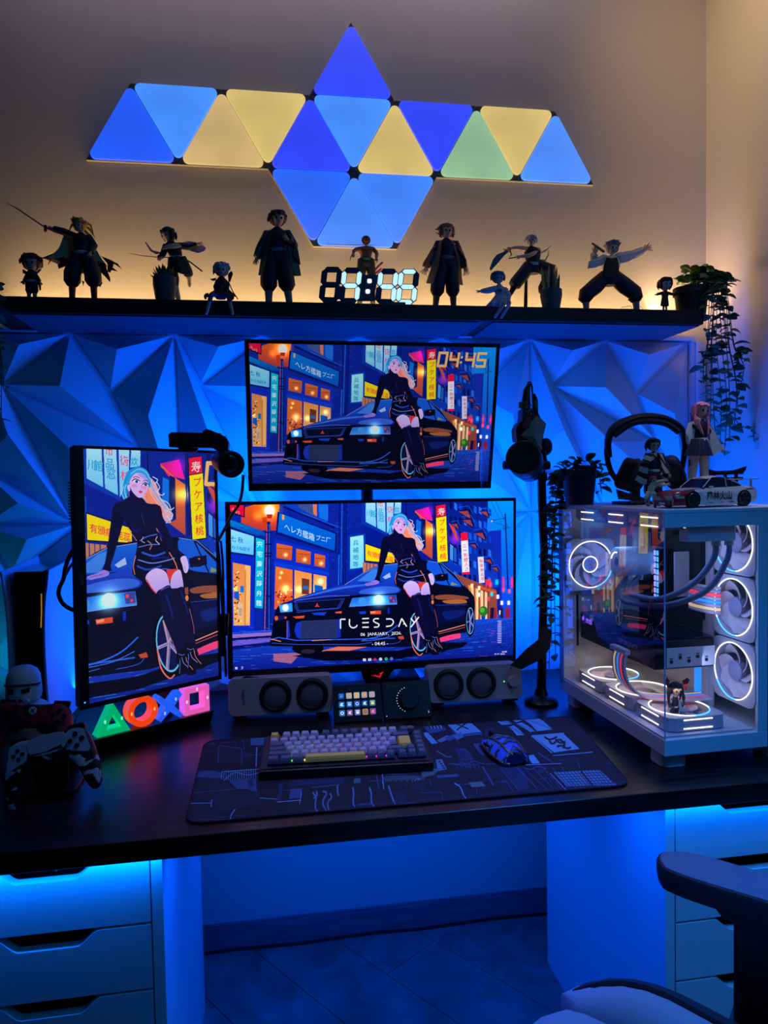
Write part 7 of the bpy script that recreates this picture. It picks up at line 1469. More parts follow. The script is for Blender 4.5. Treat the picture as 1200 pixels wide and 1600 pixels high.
fig('wild grey-haired figurine in a wide stance reaching out an open hand', Y1, dict(H=(957, 388), N=(956, 400), C=(955, 411), P=(953, 434), SL=(944, 405), EL=(923, 413), WL=(929, 396), SR=(967, 402), ER=(988, 399), WR=(1005, 391), KL=(915, 460), AL=('g', 916), KR=(992, 458), AR=('g', 995)), 10,
    dict(b=23, group=GS, openR=1, hand=.42, tilt=8, hair=('spiky', F('ash_grey', (140, 138, 140))), top=white, sleeve=(.34, .36, .30), belt=F('sash', (110, 120, 150)), pants=(navy, (.50, .58, .54)), boots=F('sash', (110, 120, 150)),
    sheets=[('open_vest', black, [[(948, 402, -10), (955, 404, -13), (964, 402, -10)], [(943, 416, -12), (955, 418, -15), (967, 416, -11)], [(941, 432, -12), (954, 435, -15), (966, 432, -11)]], .7), ('loose_sleeve', white, [[(944, 404, -6), (932, 406, -8), (920, 408, -6)], [(942, 414, -8), (930, 418, -9), (918, 420, -7)]], .8), ('loose_sleeve', white, [[(968, 400, -6), (980, 396, -7), (993, 392, -6)], [(970, 412, -7), (984, 408, -8), (994, 402, -7)]], .8)], tubes=[('club', brown, [(925, 380, -3), (936, 388, -3), (944, 394, -3)], [1.6, 2.2, 2.0])]))
fig('small big-headed figurine with a smooth black bob and dark dress', Y1, dict(H=(1040, 444), N=(1039, 456), C=(1039, 460), P=(1039, 469), SL=(1035, 458), EL=(1030, 459), WL=(1026, 460), SR=(1043, 458), ER=(1048, 459), WR=(1052, 460), KL=(1037, 478), AL=('g', 1036), KR=(1041, 478), AR=('g', 1041)), 10.5,
    dict(b=9, group=GS, skin=F('pale_skin', (180, 170, 190)), hair=('bob', black), top=black, boots=black, sheets=[('dress', black, [[(1035, 460, -4), (1039, 460, -5), (1043, 460, -4)], [(1032, 478, -6), (1038, 479, -7), (1045, 478, -6)]], .8), ('dress', black, [[(1035, 460, 4), (1039, 460, 5), (1043, 460, 4)], [(1032, 478, 5), (1038, 479, 6), (1045, 478, 5)]], .8)]))
kk = 1.8/FOC
b = B(); b.tube([at(969, 486, 1.80), at(972, 480, 1.80), at(986, 478, 1.80), at(989, 486, 1.80)], .0008, n=5); q = at(979, 480, 1.80); b.box((q.x, 1.80, ZS+.001), (.034, .02, .002)); single('acrylic_stand', b, mat('acrylic', (200, 190, 160), .1, trans=.7), 'small clear acrylic stand between the legs of the wide-stance figurine', 'stand')
b = B(); b.tube([at(998, 487, 1.86), at(1000, 479, 1.86), at(1004, 481, 1.86), at(1004, 487, 1.86)], .0008, n=5); q = at(1001, 480, 1.86); b.box((q.x, 1.86, ZS+.001), (.014, .02, .002)); single('acrylic_stand', b, MATS['acrylic'], 'smaller clear acrylic stand right of the wide-stance figurine', 'stand')

# ---------------------------------------------------------------- digital clock
YK = 1.805; q0 = at(575, 474, YK)
t = thing('digital_clock', 'open-digit led clock reading 4:46 standing on the shelf', 'clock', (q0.x, YK, ZS))
M_seg0 = mat('segment_dark', (30, 46, 84), .5); M_seg1 = mat('segment_lit', (200, 240, 250), .4, emit=(196, 246, 255), es=1.0)
def zc(x, y): return (500+x/7.5, 360+y/7.5)
def Q(x, y, dep=0): u, v = zc(x, y); return at(u, v, YK+dep)
SEG = dict(a=((0, 0), (1, 0)), b=((1, 0), (1, 1)), c=((1, 1), (1, 2)), d=((0, 2), (1, 2)), e=((0, 1), (0, 2)), f=((0, 0), (0, 1)), g=((0, 1), (1, 1)))
BK = []
def digit(x0, y0, lit):
    for k, (p0, p1) in SEG.items():
        def cp(u, v): return Vector((x0+u*178-v*20-0, y0+v*178+u*3))
        a, c = cp(*p0), cp(*p1); d = (c-a).normalized(); n_ = Vector((-d.y, d.x)); a2, c2 = a+d*9, c-d*9; w_ = 27
        o = [a2, a2+d*25+n_*w_, c2-d*25+n_*w_, c2, c2-d*25-n_*w_, a2+d*25-n_*w_]
        on = k in lit; a3, c3, w3 = a-d*6, c+d*6, 35; o3 = [a3, a3+d*30+n_*w3, c3-d*30+n_*w3, c3, c3-d*30-n_*w3, a3+d*30-n_*w3]; BK.append([[Q(v.x, v.y, .0022) for v in o3], [Q(v.x, v.y, .0105) for v in o3]])
        s_ = part('segment', B().loft([[Q(v.x, v.y, 0) for v in o], [Q(v.x, v.y, .012) for v in o]]), M_seg1 if on else M_seg0, t, world=True, label='lit white segment' if on else None)
def backpoly(o, nm): part(nm, B().loft([[Q(x, y, .0022) for x, y in o], [Q(x, y, .010) for x, y in o]]), M_seg0, t, world=True)
digit(57, 458, ''); digit(289, 468, 'bcfg'); digit(716, 480, 'bcfg'); digit(956, 482, 'acdefg')
for r_ in BK: part('segment_frame', B().loft(r_), M_seg0, t, world=True)
backpoly([(480, 520), (690, 520), (670, 590), (660, 660), (640, 740), (650, 830), (440, 830), (455, 740), (465, 660)], 'colon_plate')
for x, y in ((580, 593), (560, 715)): part('colon_dot', B().loft([[Q(x+26*a, y+26*c, -.0004) for a, c in ((-1, -.6), (-.6, -1), (.6, -1), (1, -.6), (1, .6), (.6, 1), (-.6, 1), (-1, .6))], [Q(x+26*a, y+26*c, .004) for a, c in ((-1, -.6), (-.6, -1), (.6, -1), (1, -.6), (1, .6), (.6, 1), (-.6, 1), (-1, .6))]]), mat('dot_lit', (240, 250, 255), .4, emit=(245, 252, 255), es=1.1), t, world=True)
part('foot', B().box((Q(250, 860).x, YK+.005, ZS+.004), (.05, .03, .008)).box((Q(880, 860).x, YK+.005, ZS+.004), (.05, .03, .008)), M_blk, t, world=True, kind='stuff')

# ---------------------------------------------------------------- figurines and models on the computer
ZP = ZD+CH
GP = 'models on top of the computer'
Ys = 1.40
stp = mat('striped_cloth', (200, 190, 176), .7); nt = stp.node_tree; bs = nt.nodes['Principled BSDF']; tc = nt.nodes.new('ShaderNodeTexCoord'); wv_ = nt.nodes.new('ShaderNodeTexWave'); wv_.inputs['Scale'].default_value = 26; wv_.bands_direction = 'DIAGONAL'; wv_.inputs['Distortion'].default_value = 1
cr = nt.nodes.new('ShaderNodeValToRGB'); cr.color_ramp.interpolation = 'CONSTANT'; cr.color_ramp.elements[0].color = srgb(26, 26, 34)+(1,); cr.color_ramp.elements[1].position = .42; cr.color_ramp.elements[1].color = srgb(206, 194, 178)+(1,)
nt.links.new(tc.outputs['Object'], wv_.inputs['Vector']); nt.links.new(wv_.outputs['Fac'], cr.inputs[0]); nt.links.new(cr.outputs[0], bs.inputs['Base Color'])
fig('dark-haired figurine in a black and cream striped coat standing before the headset', Ys, dict(H=(1021, 695), N=(1022, 707), C=(1022, 716), P=(1022, 738), SL=(1012, 711), EL=(1006, 724, -4), WL=(1016, 718, -12), SR=(1033, 711), ER=(1040, 726), WR=(1045, 740, -4), KL=(1014, 762), AL=('g', 1010), KR=(1027, 762), AR=('g', 1026)), 10.5,
    dict(b=18, hair=('bob', F('ink_hair', (20, 34, 44))), top=navy, belt=white, pants=(navy, (.46, .48, .46)), boots=grey, sheets=[('striped_coat', stp, [[(1012, 708, -9), (1008, 712, -4), (1022, 704, 8), (1034, 710, 2)], [(1014, 724, -13), (1001, 728, -6), (1020, 730, 11), (1040, 728, 2)], [(1012, 740, -12), (996, 744, -5), (1018, 746, 11), (1045, 742, 2)], [(1010, 757, -10), (991, 754, -4), (1018, 760, 10), (1036, 752, 4)]], .8),
    ('striped_front', stp, [[(1028, 708, -10), (1034, 710, -6)], [(1034, 726, -11), (1041, 728, -6)], [(1032, 742, -10), (1048, 738, -6)]], .8), ('striped_sleeve', stp, [[(1010, 708, -10), (1004, 718, -10)], [(1018, 710, -14), (1014, 722, -15)], [(1026, 706, -14), (1026, 716, -15)]], .8)]), z=ZP)
fig('small white-clad figurine with red cap crouching in front of the striped-coat figurine', 1.33, dict(H=(1021, 750), N=(1020, 757), C=(1019, 760), P=(1016, 770), SL=(1017, 758), EL=(1028, 753, -4), WL=(1038, 751, -6), SR=(1022, 759), ER=(1032, 758), WR=(1041, 757, -2), KL=(1010, 776, -3), AL=(1002, 784, -2), KR=(1026, 774, -4), AR=('g', 1022, -2)), 6,
    dict(b=10, hair=('cap', redc), top=cream, sleeve=(.34, .3, .3), pants=(cream, (.4, .38, .34)), boots=navy, openR=1, openL=1, hand=.4), z=ZP)
fig('pink-haired figurine with white sleeves, dark skirt and green stockings behind the toy car', 1.45, dict(H=(1096, 641), N=(1093, 657), C=(1092, 668), P=(1092, 690), SL=(1082, 662), EL=(1076, 676, -3), WL=(1087, 662, -12), SR=(1104, 664), ER=(1115, 682, -2), WR=(1126, 698, -6), KL=(1083, 728), AL=('g', 1077), KR=(1100, 728), AR=('g', 1102)), 12.5,
    dict(b=24, tilt=5, face=5, hand=.3, hair=('long', pink), locks=[[(1087, 650, -8), (1086, 660, -10), (1090, 668, -12), (1095, 672, -12)], [(1104, 650, -6), (1107, 662, -8), (1106, 676, -9), (1110, 688, -8)], [(1090, 654, -9), (1092, 664, -12), (1096, 674, -13), (1100, 680, -12)]], top=black, sleeve=(.26, .22, .2), belt=white, pants=(M_skin, (.40, .38, .30)), boots=F('mint', (70, 150, 110)), bootf=-.25,
    sheets=[('pleated_skirt', navy, [[(1080+k*2.0, 686, -9-3*math.sin(k/12*PI)-(1.2 if k % 2 else 0)) for k in range(13)], [(1074+k*3.0, 700, -10-7*math.sin(k/12*PI)-(2 if k % 2 else 0)) for k in range(13)], [(1069+k*3.75, 712, -10-9*math.sin(k/12*PI)-(2.6 if k % 2 else 0)) for k in range(13)]], .7), ('pleated_skirt', navy, [[(1080+k*2.0, 686, 7+3*math.sin(k/12*PI)) for k in range(13)], [(1069+k*3.75, 712, 6+9*math.sin(k/12*PI)) for k in range(13)]], .7),
    ('wide_sleeve', white, [[(1076, 660, -8), (1084, 658, -10), (1086, 668, -9)], [(1071, 676, -9), (1076, 684, -12), (1084, 684, -8)], [(1072, 690, -7), (1077, 698, -10), (1080, 692, -6)]], .8), ('wide_sleeve', white, [[(1106, 662, -8), (1114, 668, -9), (1108, 684, -6)], [(1113, 676, -8), (1122, 686, -10), (1110, 700, -6)], [(1122, 692, -8), (1130, 700, -9), (1116, 712, -6)]], .8)],
    tubes=[('thigh_band', F('dark_band', (30, 34, 60)), [(1082, 718, 0), (1082, 728, 0)], 6.4), ('thigh_band', F('dark_band', (30, 34, 60)), [(1100, 718, 0), (1100, 728, 0)], 6.4)]), z=ZP)
# inside the case
fig('small big-headed figurine with long black hair and red bow inside the computer', 1.31, dict(H=(1056, 1077), N=(1055, 1090), C=(1055, 1095), P=(1054, 1105), SL=(1051, 1093), EL=(1048, 1100, -2), WL=(1047, 1106, -3), SR=(1060, 1093), ER=(1063, 1099), WR=(1066, 1105), KL=(1051, 1114), AL=(1051, 1123), KR=(1062, 1114), AR=(1065, 1124)), 10.5,
    dict(b=10, hair=('long', black), locks=[[(1049, 1074, 4), (1044, 1090, 4), (1045, 1106, 4)], [(1064, 1074, 4), (1069, 1090, 4), (1068, 1104, 4)]], top=navy, belt=white, pants=(navy, (.42, .44, .44)), boots=black, plates=[('bow', redc, [(1066, 1064, 2), (1074, 1059, 2), (1077, 1062, 2), (1073, 1072, 2), (1072, 1079, 2), (1069, 1074, 2)], 1.2), ('bow', redc, [(1046, 1064, 2), (1042, 1058, 2), (1040, 1066, 2), (1043, 1076, 2)], 1.2), ('base', lilac, [(1044, 1122, 0), (1075, 1124, 0), (1077, 1128, 0), (1058, 1131, 0), (1042, 1128, 0)], 9)],
    sheets=[('coat', F('pale_green', (150, 180, 180)), [[(1050, 1092, -4), (1047, 1096, -2)], [(1050, 1106, -4), (1046, 1110, -2)]], .5), ('coat', F('pale_green', (150, 180, 180)), [[(1060, 1092, -4), (1064, 1095, -1)], [(1062, 1106, -5), (1068, 1108, -1)], [(1060, 1116, -5), (1066, 1114, -1)]], .5)]), z=ZD+.10, base=False)

# headset on its stand
YH = 1.52
t = thing('headset', 'black over-ear headset resting on a stand on the computer', 'headset', (at(1010, 790, YH).x, YH, ZP))
t.location.z = ZP; bpy.context.view_layer.update()
pts = crv([at(952, 715, YH), at(950, 690, YH), at(958, 670, YH), at(980, 657, YH), at(1010, 651, YH), at(1040, 655, YH), at(1062, 668, YH), at(1068, 682, YH)]); part('headband', B().tube(pts, [.006+.003*math.sin(PI*i/(len(pts)-1)) for i in range(len(pts))], n=10, flat=1.6), M_blk, t, smooth=True, world=True)
pts = crv([at(960, 680, YH-.01), at(985, 663, YH-.01), at(1010, 658, YH-.01), at(1040, 662, YH-.01), at(1060, 675, YH-.01)]); part('head_cushion', B().tube(pts, .007, n=8), mat('cushion', (26, 28, 44), .8), t, smooth=True, world=True)
part('hanger', B().tube(crv([at(953, 680, YH+.004), at(948, 705, YH+.004), at(954, 735, YH+.004), at(972, 762, YH)]), .0065, n=8), M_blkm, t, smooth=True, world=True)
part('hanger', B().tube(crv([at(1067, 676, YH+.004), at(1070, 700, YH+.004), at(1064, 735, YH+.004), at(1050, 755, YH)]), .0065, n=8), M_blkm, t, smooth=True, world=True)
for (u, v), a in (((985, 742), 28), ((1052, 738), -28)):
    T = Matrix.Translation(at(u, v, YH)) @ Matrix.Rotation(math.radians(a), 4, 'Y') @ Matrix.Rotation(math.radians(a*1.2), 4, 'Z')
    c = part('ear_cup', B().rbox((0, 0, 0), (.044, .040, .075), .020, seg=6, T=T), M_blk, t, smooth=True, world=True)
    part('ear_pad', B().torus(.027, .008, n=24, m=8, T=T @ Matrix.Translation((0, -.022, 0)) @ Matrix.Rotation(PI/2, 4, 'X'), sq=(.72, 1.15)), MATS['cushion'], c, smooth=True, world=True)
t = thing('headset_stand', 'black folded headset stand base on the computer under the headset', 'stand', (at(990, 790, YH).x, YH, ZP))
q = at(995, 785, YH); part('base', B().rbox((q.x, YH, ZP+.004), (.085, .09, .007), .01, axis='z'), M_blk, t, world=True)
part('upright', B().loft([[at(u, v, YH+dy) for u, v in ((962, 764), (1008, 778), (1006, 784), (966, 780))] for dy in (-.038, -.030)]), M_blk, t, world=True)
part('post', B().box((q.x+.012, YH+.03, ZP+.055), (.02, .012, .10)), M_blk, t, world=True)
# red gate model
YG = 1.56; q = at(1133, 745, YG)
t = thing('gate_model', 'small red torii gate model behind the toy car', 'gate model', (q.x, YG, ZP)); g_ = mat('torii_red', (176, 34, 44), .5)
part('roof_beam', B().loft([[at(u, v, YG+dy) for u, v in ((1101, 731), (1118, 736), (1145, 735), (1167, 728), (1165, 735), (1146, 741), (1118, 741), (1104, 737))] for dy in (-.012, .012)]), M_blk, t, world=True)
part('upper_beam', B().loft([[at(u, v, YG+dy) for u, v in ((1104, 738), (1164, 735), (1161, 741), (1106, 743))] for dy in (-.008, .008)]), g_, t, world=True)
part('lower_beam', B().loft([[at(u, v, YG+dy) for u, v in ((1104, 747), (1161, 745), (1161, 750), (1104, 752))] for dy in (-.005, .005)]), g_, t, world=True)
for u in (1115, 1150):
    a = at(u, 740, YG); part('pillar', B().tube([(a.x, YG, ZP+.0005), a], .0045, n=10), g_, t, smooth=True, world=True)
a = at(1133, 742, YG); b_ = at(1133, 748, YG); part('tablet', B().box(((a.x), YG, (a.z+b_.z)/2), (.006, .006, a.z-b_.z)), g_, t, world=True)

# toy car
cl, cr_ = at(1056, 795, 1.262), at(1188, 791, 1.290); L_ = .200
xa_ = (Vector((cr_.x, cr_.y, 0))-Vector((cl.x, cl.y, 0))).normalized()
t = thing('toy_car', 'white and red model sports car with black lettering on its door', 'toy car', M=basis((cl.x+.002, cl.y+.004, ZP), xa_, Vector((0, 0, 1)).cross(xa_)*.88, (0, 0, 1.0)))
M_cw, M_cr = mat('car_white', (216, 212, 206), .3, coat=.5), mat('car_red', (170, 24, 48), .3, coat=.5); M_win = mat('car_window', (26, 34, 56), .1)
L_ = (Vector((cr_.x, cr_.y, 0))-Vector((cl.x, cl.y, 0))).length-.002
st_ = [(0, .036, .006, .022, .027), (.03, .040, .005, .025, .0305), (.12, .041, .005, .028, .0335), (.30, .042, .005, .031, .0365), (.36, .042, .005, .031, .038), (.62, .042, .005, .032, .039), (.80, .042, .006, .034, .041), (.95, .040, .008, .033, .040), (1.0, .036, .012, .030, .036)]
def cring(f, hw, zb, zm, zt): x = f*L_; return [(x, -hw*.94+.042, zb), (x, -hw+.042, (zb+zm)/2), (x, -hw*.99+.042, zm), (x, -hw*.86+.042, zt), (x, -hw*.4+.042, zt+.0015), (x, hw*.4+.042, zt+.0015), (x, hw*.86+.042, zt), (x, hw*.99+.042, zm), (x, hw+.042, (zb+zm)/2), (x, hw*.94+.042, zb)]
def lerp_st(f):
    for a, c in zip(st_[:-1], st_[1:]):
        if a[0] <= f <= c[0]: k = (f-a[0])/(c[0]-a[0]); return tuple(a[i]+(c[i]-a[i])*k for i in range(5))
part('front_body', B().loft([cring(*s_) for s_ in st_ if s_[0] < .2]+[cring(*lerp_st(.24))]), M_cr, t, smooth=True)
bd = part('body', B().loft([cring(*lerp_st(.2405))]+[cring(*s_) for s_ in st_ if s_[0] > .25]), M_cw, t, smooth=True)
part('bonnet', B().loft([[(f*L_, y, lerp_st(f)[4]+.0006+.0012*(1-abs(y/.042-1)**2)) for y in (.008, .025, .042, .059, .076)] for f in (.10, .16, .22, .28, .34)], closed=False), M_cw, t, smooth=True)
gr = [(.33, .036, .0385), (.45, .031, .0575), (.60, .031, .0590), (.80, .034, .0425)]
part('windows', B().loft([[(f*L_, .042-hw*1.06, .036), (f*L_, .042-hw*(.92 if z_ > .05 else 1.04), z_), (f*L_, .042+hw*(.92 if z_ > .05 else 1.04), z_), (f*L_, .042+hw*1.06, .036)] for f, hw, z_ in gr]), M_win, t)
part('roof', B().loft([[(f*L_, .042-.029, z_), (f*L_, .042, z_+.0025), (f*L_, .042+.029, z_), (f*L_, .042, z_-.001)] for f, z_ in ((.43, .0560), (.48, .0590), (.58, .0600), (.65, .0575))]), M_cw, t, smooth=True)
for f0, z0_, f1, z1_ in ((.335, .039, .45, .0575), (.60, .0590, .62, .038), (.66, .0565, .80, .0425)):
    for s_ in (-1, 1): part('pillar', B().tube([(f0*L_, .042+s_*.0365, z0_), (f1*L_, .042+s_*(.031 if z1_ > .05 else .037), z1_)], .0012, n=5), M_cw, t)
part('spoiler', B().box((.965*L_, .042, .054), (.020, .078, .002)), M_cw, t)
for s_ in (-1, 1): part('spoiler_post', B().box((.955*L_, .042+s_*.028, .047), (.004, .003, .014)), M_cw, t)
M_tyre, M_rim = M_rub, mat('car_rim', (90, 90, 100), .3, .8)
for f in (.205, .815):
    for s_ in (-1, 1):
        yy = .042+s_*.0385; SZ = Matrix.Translation((0, 0, .0166)) @ Matrix.Translation((0, 0, -.0166)); wl = part('wheel', B().cyl((f*L_, yy, .0166), .0164, .010, 'y', 28, T=SZ), M_tyre, t, smooth=True)
        part('rim', B().torus(.0118, .0010, n=24, m=5, T=SZ @ Matrix.Translation((f*L_, yy+s_*.0052, .0166)) @ Matrix.Rotation(PI/2, 4, 'X')), M_rim, wl)
        b = B()
        for k in range(6): b.box((.0058, 0, 0), (.0112, .0012, .0018), SZ @ Matrix.Translation((f*L_, yy+s_*.0052, .0166)) @ Matrix.Rotation(k*PI/3, 4, 'Y'))
        part('spokes', b, M_rim, wl)
part('headlight', B().box((.026*L_+.006, .003, .0215), (.018, .006, .0045)), mat('lamp_glass', (170, 190, 150), .2), t); part('headlight', B().box((.012*L_, .070, .0215), (.006, .018, .0045)), MATS['lamp_glass'], t); part('headlight', B().box((-.0001, .017, .0215), (.004, .016, .0045)), MATS['lamp_glass'], t)
part('grille', B().box((-.0002, .042, .0105), (.003, .056, .009)), M_blk, t); part('number_plate', B().box((-.0022, .042, .0095), (.001, .018, .004)), white, t)
part('mirror', B().rbox((.405*L_, -.003, .040), (.007, .007, .005), .002), M_cw, t)
part('side_skirt', B().box((.52*L_, .0005, .0065), (.34*L_, .003, .005)), M_cw, t)
b = B(); lettering(b, '風林火山', .060, Matrix.Translation((.51*L_, -.0006, .0230)) @ Matrix.Rotation(0, 4, 'X'), th=.0006, height=.0175, bold=.02); part('lettering', b, M_blk, bd)
b = B(); lettering(b, 'Nürburg', .012, Matrix.Translation((.47*L_, -.0006, .0085)), th=.0006); b2_ = None
part('small_lettering', B().box((.42*L_, -.0006, .0095), (.011, .0008, .0012)).box((.54*L_, -.0006, .0095), (.006, .0008, .0012)).box((.66*L_, -.0006, .0100), (.010, .0008, .0020)), M_blk, bd, kind='stuff')
part('small_lettering', B().box((.88*L_, -.0004, .0345), (.016, .0008, .0022)), M_blk, bd)
# ---------------------------------------------------------------- plants
M_leaf = mat('leaf_green', (58, 104, 66), .6, noise_s=60, noise_a=.3); M_leafd = mat('leaf_dark', (40, 84, 52), .6); M_stem = mat('stem', (60, 82, 50), .7)
M_leafy = mat('leaf_yellowgreen', (120, 150, 40), .6)
M_soil = mat('soil', (40, 30, 24), .9, noise_s=200, noise_a=.5)
def leafmesh(L, Wd, m, nm='leaf'):
    b = B(); g = []
    for i in range(6):
        f = i/5; w_ = Wd*math.sin(PI*min(1, f*.92+.06))**.8; g.append([(-w_/2, f*L, .10*L*math.sin(PI*f)+w_*.12), (0, f*L, .10*L*math.sin(PI*f)), (w_/2, f*L, .10*L*math.sin(PI*f)+w_*.12)])
    b.sheet(g, .0003); return mesh_of(b, nm, m, True)
LM = [leafmesh(.017, .011, M_leaf), leafmesh(.013, .009, M_leaf), leafmesh(.017, .012, M_leafd), leafmesh(.018, .013, M_leafy)]
def put_leaf(root, p, d, rnd, k=1.0, m=None):
    o = bpy.data.objects.new('leaf', LM[rnd.choice((0, 0, 1, 2)) if m is None else m]); COL.objects.link(o); o.parent = root
    d = d.normalized(); q = d.to_track_quat('Y', 'Z'); T = Matrix.Translation(p) @ q.to_matrix().to_4x4() @ Matrix.Rotation(rnd.uniform(-.7, .7), 4, 'Y') @ Matrix.Scale(k*1.55*rnd.uniform(.75, 1.25), 4)
    o.matrix_local = root.matrix_basis.inverted() @ T
def vine(root, pts, rnd, n, k=1.0, spread=1.0):
    c = crv(pts, 5); part('stem', B().tube(c, .0011, n=5), M_stem, root, world=True)
    for i in range(n):
        f = (i+.5)/n*(len(c)-1); a = c[int(f)].lerp(c[min(int(f)+1, len(c)-1)], f % 1); an = rnd.uniform(0, 2*PI)
        put_leaf(root, a, Vector((math.cos(an)*spread, math.sin(an)*.8*spread, rnd.uniform(-.5, .15))), rnd, k)
def pot(root, c, r0, r1, h, rim, m):
    T = Matrix.Translation(c); prof = [(r0, 0), (r0+(r1-r0)*(h-rim)/h, h-rim), (r1*1.0+.002, h-rim+.0005), (r1+.0025, h-.001), (r1-.001, h), (r1-.004, h), (r1-.006, h-.010)] if rim else [(r0, 0), (r0*1.06, h*.2), (r1, h*.7), (r1*.985, h-.001), (r1*.95, h), (r1*.90, h-.003), (r1*.88, h-.01)]
    p_ = part('pot', B().lathe(prof, n=32, T=T, cap=False).lathe([(.001, .001), (r0, .0005)], n=32, T=T, cap=False), m, root, smooth=True, world=True)
    part('soil', B().lathe([(r1*.90, h-.010), (.001, h-.008)], n=24, T=T, cap=False), M_soil, root, world=True)
M_potg = mat('pot_grey', (84, 88, 100), .7, noise_s=120, noise_a=.08); M_potb = mat('pot_black', (22, 22, 28), .6)
# succulent
yy = 1.818; q = at(257, 433, yy); h = q.z-ZS
t = thing('potted_succulent', 'spiky dark succulent in a grey pot near the left end of the shelf', 'plant', (q.x, yy, ZS))
rr = (at(276, 440, yy)-at(239, 440, yy)).length/2
pot(t, (q.x, yy, ZS), rr*.80, rr, h, 0, M_potg)
rnd = random.Random(4)
for ring_, (n, el, L) in enumerate(((8, .35, .030), (7, .85, .034), (5, 1.25, .036))):
    for k in range(n):
        a = 2*PI*k/n+ring_*.4; d = Vector((math.cos(a)*math.cos(el), math.sin(a)*math.cos(el), math.sin(el))); p0 = Vector((q.x, yy, q.z-.009))+Vector((d.x, d.y, 0))*.006
        part('leaf', B().tube([p0, p0+d*L*.4, p0+d*L*.8+Vector((0, 0, .002)), p0+d*L+Vector((0, 0, .004))], [.003, .0058, .0038, .0004], n=6, flat=.45), M_leafd, t, smooth=True, world=True)
# striped plant
yy = 1.818; q = at(861, 453, yy); h = q.z-ZS
t = thing('potted_snake_plant', 'upright yellow-striped snake plant in a grey pot on the shelf', 'plant', (q.x, yy, ZS))
rr = (at(877, 455, yy)-at(845, 455, yy)).length/2
pot(t, (q.x, yy, ZS), rr*.78, rr, h, 0, M_potg)
M_snk, M_snd = mat('snake_yellow', (190, 160, 80), .6), mat('snake_dark', (60, 66, 50), .6)
for k, (bu, tu, tv, m) in enumerate(((852, 846, 418, M_snk), (856, 858, 413, M_snk), (860, 861, 415, M_snd), (864, 867, 412, M_snk), (867, 870, 416, M_snk), (870, 874, 428, M_snd), (854, 850, 424, M_snd), (858, 853, 430, M_snk), (866, 872, 440, M_snd), (862, 864, 420, M_snd))):
    a, c = at(bu, 454, yy+.004*(k % 3)-.004), at(tu, tv, yy+.004*(k % 4)-.006); a.z = ZS+h-.009
    part('leaf', B().tube([a, a.lerp(c, .35)+Vector((.0005*(k-4), 0, 0)), a.lerp(c, .75), c], [.0028, .0048, .0036, .0004], n=6, flat=.4), m, t, smooth=True, world=True)
# hanging plant on the right of the shelf
yy = 1.835; q = at(1080, 450, yy); h = q.z-ZS; rr = (at(1105, 450, yy)-at(1055, 450, yy)).length/2
t = thing('trailing_plant', 'trailing green plant cascading from a black pot at the right end of the shelf', 'plant', (q.x, yy, ZS))
pot(t, (q.x, yy, ZS), rr*.78, rr-.0025, h, .020, M_potb)
rnd = random.Random(21)
for i in range(46):
    u, v = rnd.uniform(1066, 1118), rnd.uniform(424, 446); v = max(v, 420+abs(u-1095)*.25); a = at(u, v, yy+rnd.uniform(-.03, .03)); an = rnd.uniform(0, 2*PI); put_leaf(t, a, Vector((math.cos(an), math.sin(an), rnd.uniform(-.2, .8))), rnd, 1.2, 3 if u < 1084 and rnd.random() < .7 else None)
for k, (u0, ue, ve, n) in enumerate(((1104, 1100, 600, 20), (1108, 1106, 560, 16), (1110, 1110, 660, 24), (1112, 1118, 690, 26), (1116, 1125, 700, 28), (1120, 1132, 712, 28), (1124, 1140, 690, 26), (1126, 1147, 672, 26), (1130, 1153, 640, 22), (1132, 1158, 600, 20), (1134, 1160, 560, 16))):
    dy = rnd.uniform(-.05, -.01)-.02; x1 = u0
    vine(t, [at(1092+k*1.5, 440, yy-.01), at(u0-2, 432+rnd.uniform(-4, 6), yy+dy*.5), at(u0+4, 470, yy+dy), at(u0+(ue-u0)*.5+rnd.uniform(-3, 3), 540, yy+dy), at(ue+rnd.uniform(-4, 4), (540+ve)/2, yy+dy), at(ue, ve, yy+dy)], rnd, n, 1.2)
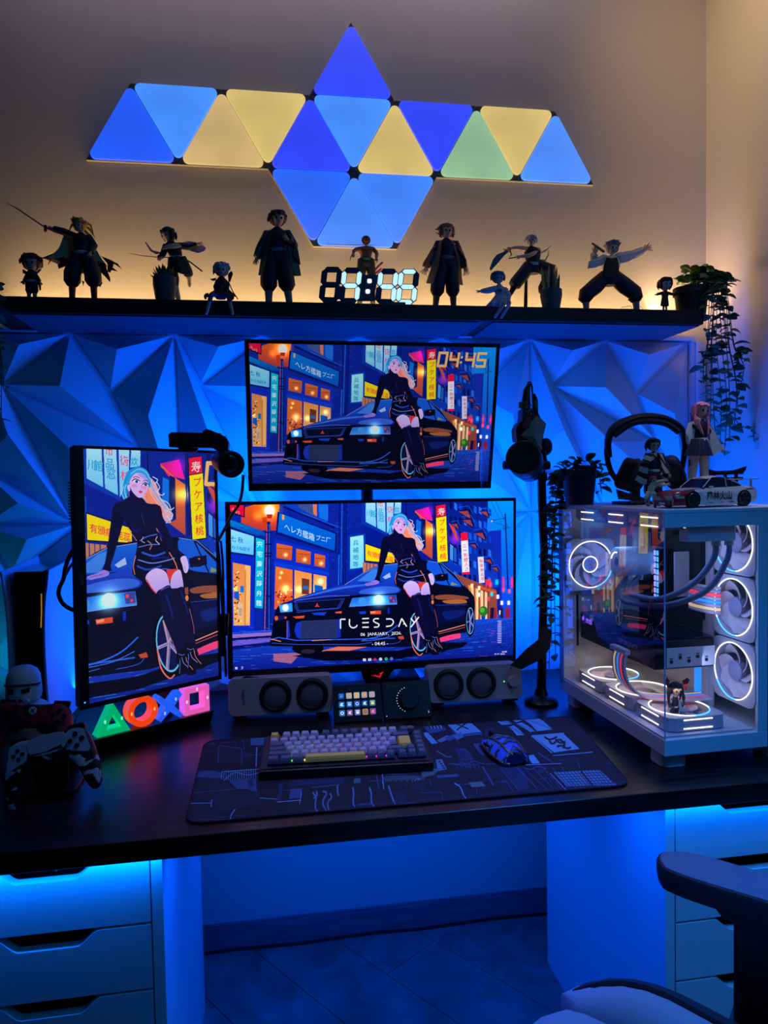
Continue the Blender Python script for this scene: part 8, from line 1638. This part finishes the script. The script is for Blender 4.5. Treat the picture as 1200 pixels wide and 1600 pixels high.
vine(t, [at(1146, 640, yy-.05), at(1152, 660, yy-.05), at(1164, 668, yy-.05), at(1176, 672, yy-.05), at(1178, 684, yy-.05), at(1182, 696, yy-.05)], rnd, 11, .8)
# small plant on the computer
yy = 1.60; q = at(905, 742, yy); rr = (at(930, 742, yy)-at(880, 742, yy)).length/2; h = q.z-ZP+.012
t = thing('potted_ivy', 'small trailing plant in a dark blue pot at the rear of the computer top', 'plant', (q.x, yy, ZP))
pot(t, (q.x, yy, ZP), rr*.80, rr, h, .016, mat('pot_navy', (26, 30, 60), .6))
rnd = random.Random(8)
for i in range(60):
    u = rnd.uniform(876, 940); v = rnd.uniform(718, 742)+abs(u-908)*.25; an = rnd.uniform(0, 2*PI); put_leaf(t, at(u, v, yy+rnd.uniform(-.03, .03)), Vector((math.cos(an), math.sin(an), rnd.uniform(-.2, .8))), rnd, 1.0)
for k, (ue, ve, n) in enumerate(((866, 795, 12), (858, 860, 20), (850, 950, 30), (862, 1010, 34), (846, 965, 26), (868, 1030, 32), (858, 1044, 30), (864, 930, 26))):
    yv = 1.655+.008*k; vine(t, [at(884, 742, yy+.02), at(874, 748, yv-.01), at(868, 790, yv), at((868+ue)/2+rnd.uniform(-4, 2), (790+ve)/2, yv), at(ue, ve, yv)], rnd, n, 1.05)
for k in range(3): vine(t, [at(926, 738, yy), at(936, 742, yy-.01), at(938+k, 760+6*k, yy-.02)], rnd, 6, .9)
# strand reaching into view at the left edge of the photograph
t = thing('trailing_plant', 'strand of a hanging plant at the far left edge above the panels', 'plant', (at(-40, 470, 1.80).x, 1.80, ZS))
q = at(-40, 450, 1.83); pot(t, (q.x, 1.83, ZS), .035, .042, .07, .018, M_potb); rnd = random.Random(5)
for k, (ue, ve, n) in enumerate(((-14, 640, 18), (2, 684, 26), (-6, 660, 22), (6, 600, 14))):
    vine(t, [at(-38, 448, 1.81), at(-16, 446, 1.76), at(-8+k, 500, 1.745), at(ue*.6, 570, 1.745), at(ue, ve, 1.745)], rnd, n, .95)
put_leaf(t, at(-4, 446, 1.79), Vector((1, 0, .2)), rnd, .8)
bpy.context.view_layer.update()
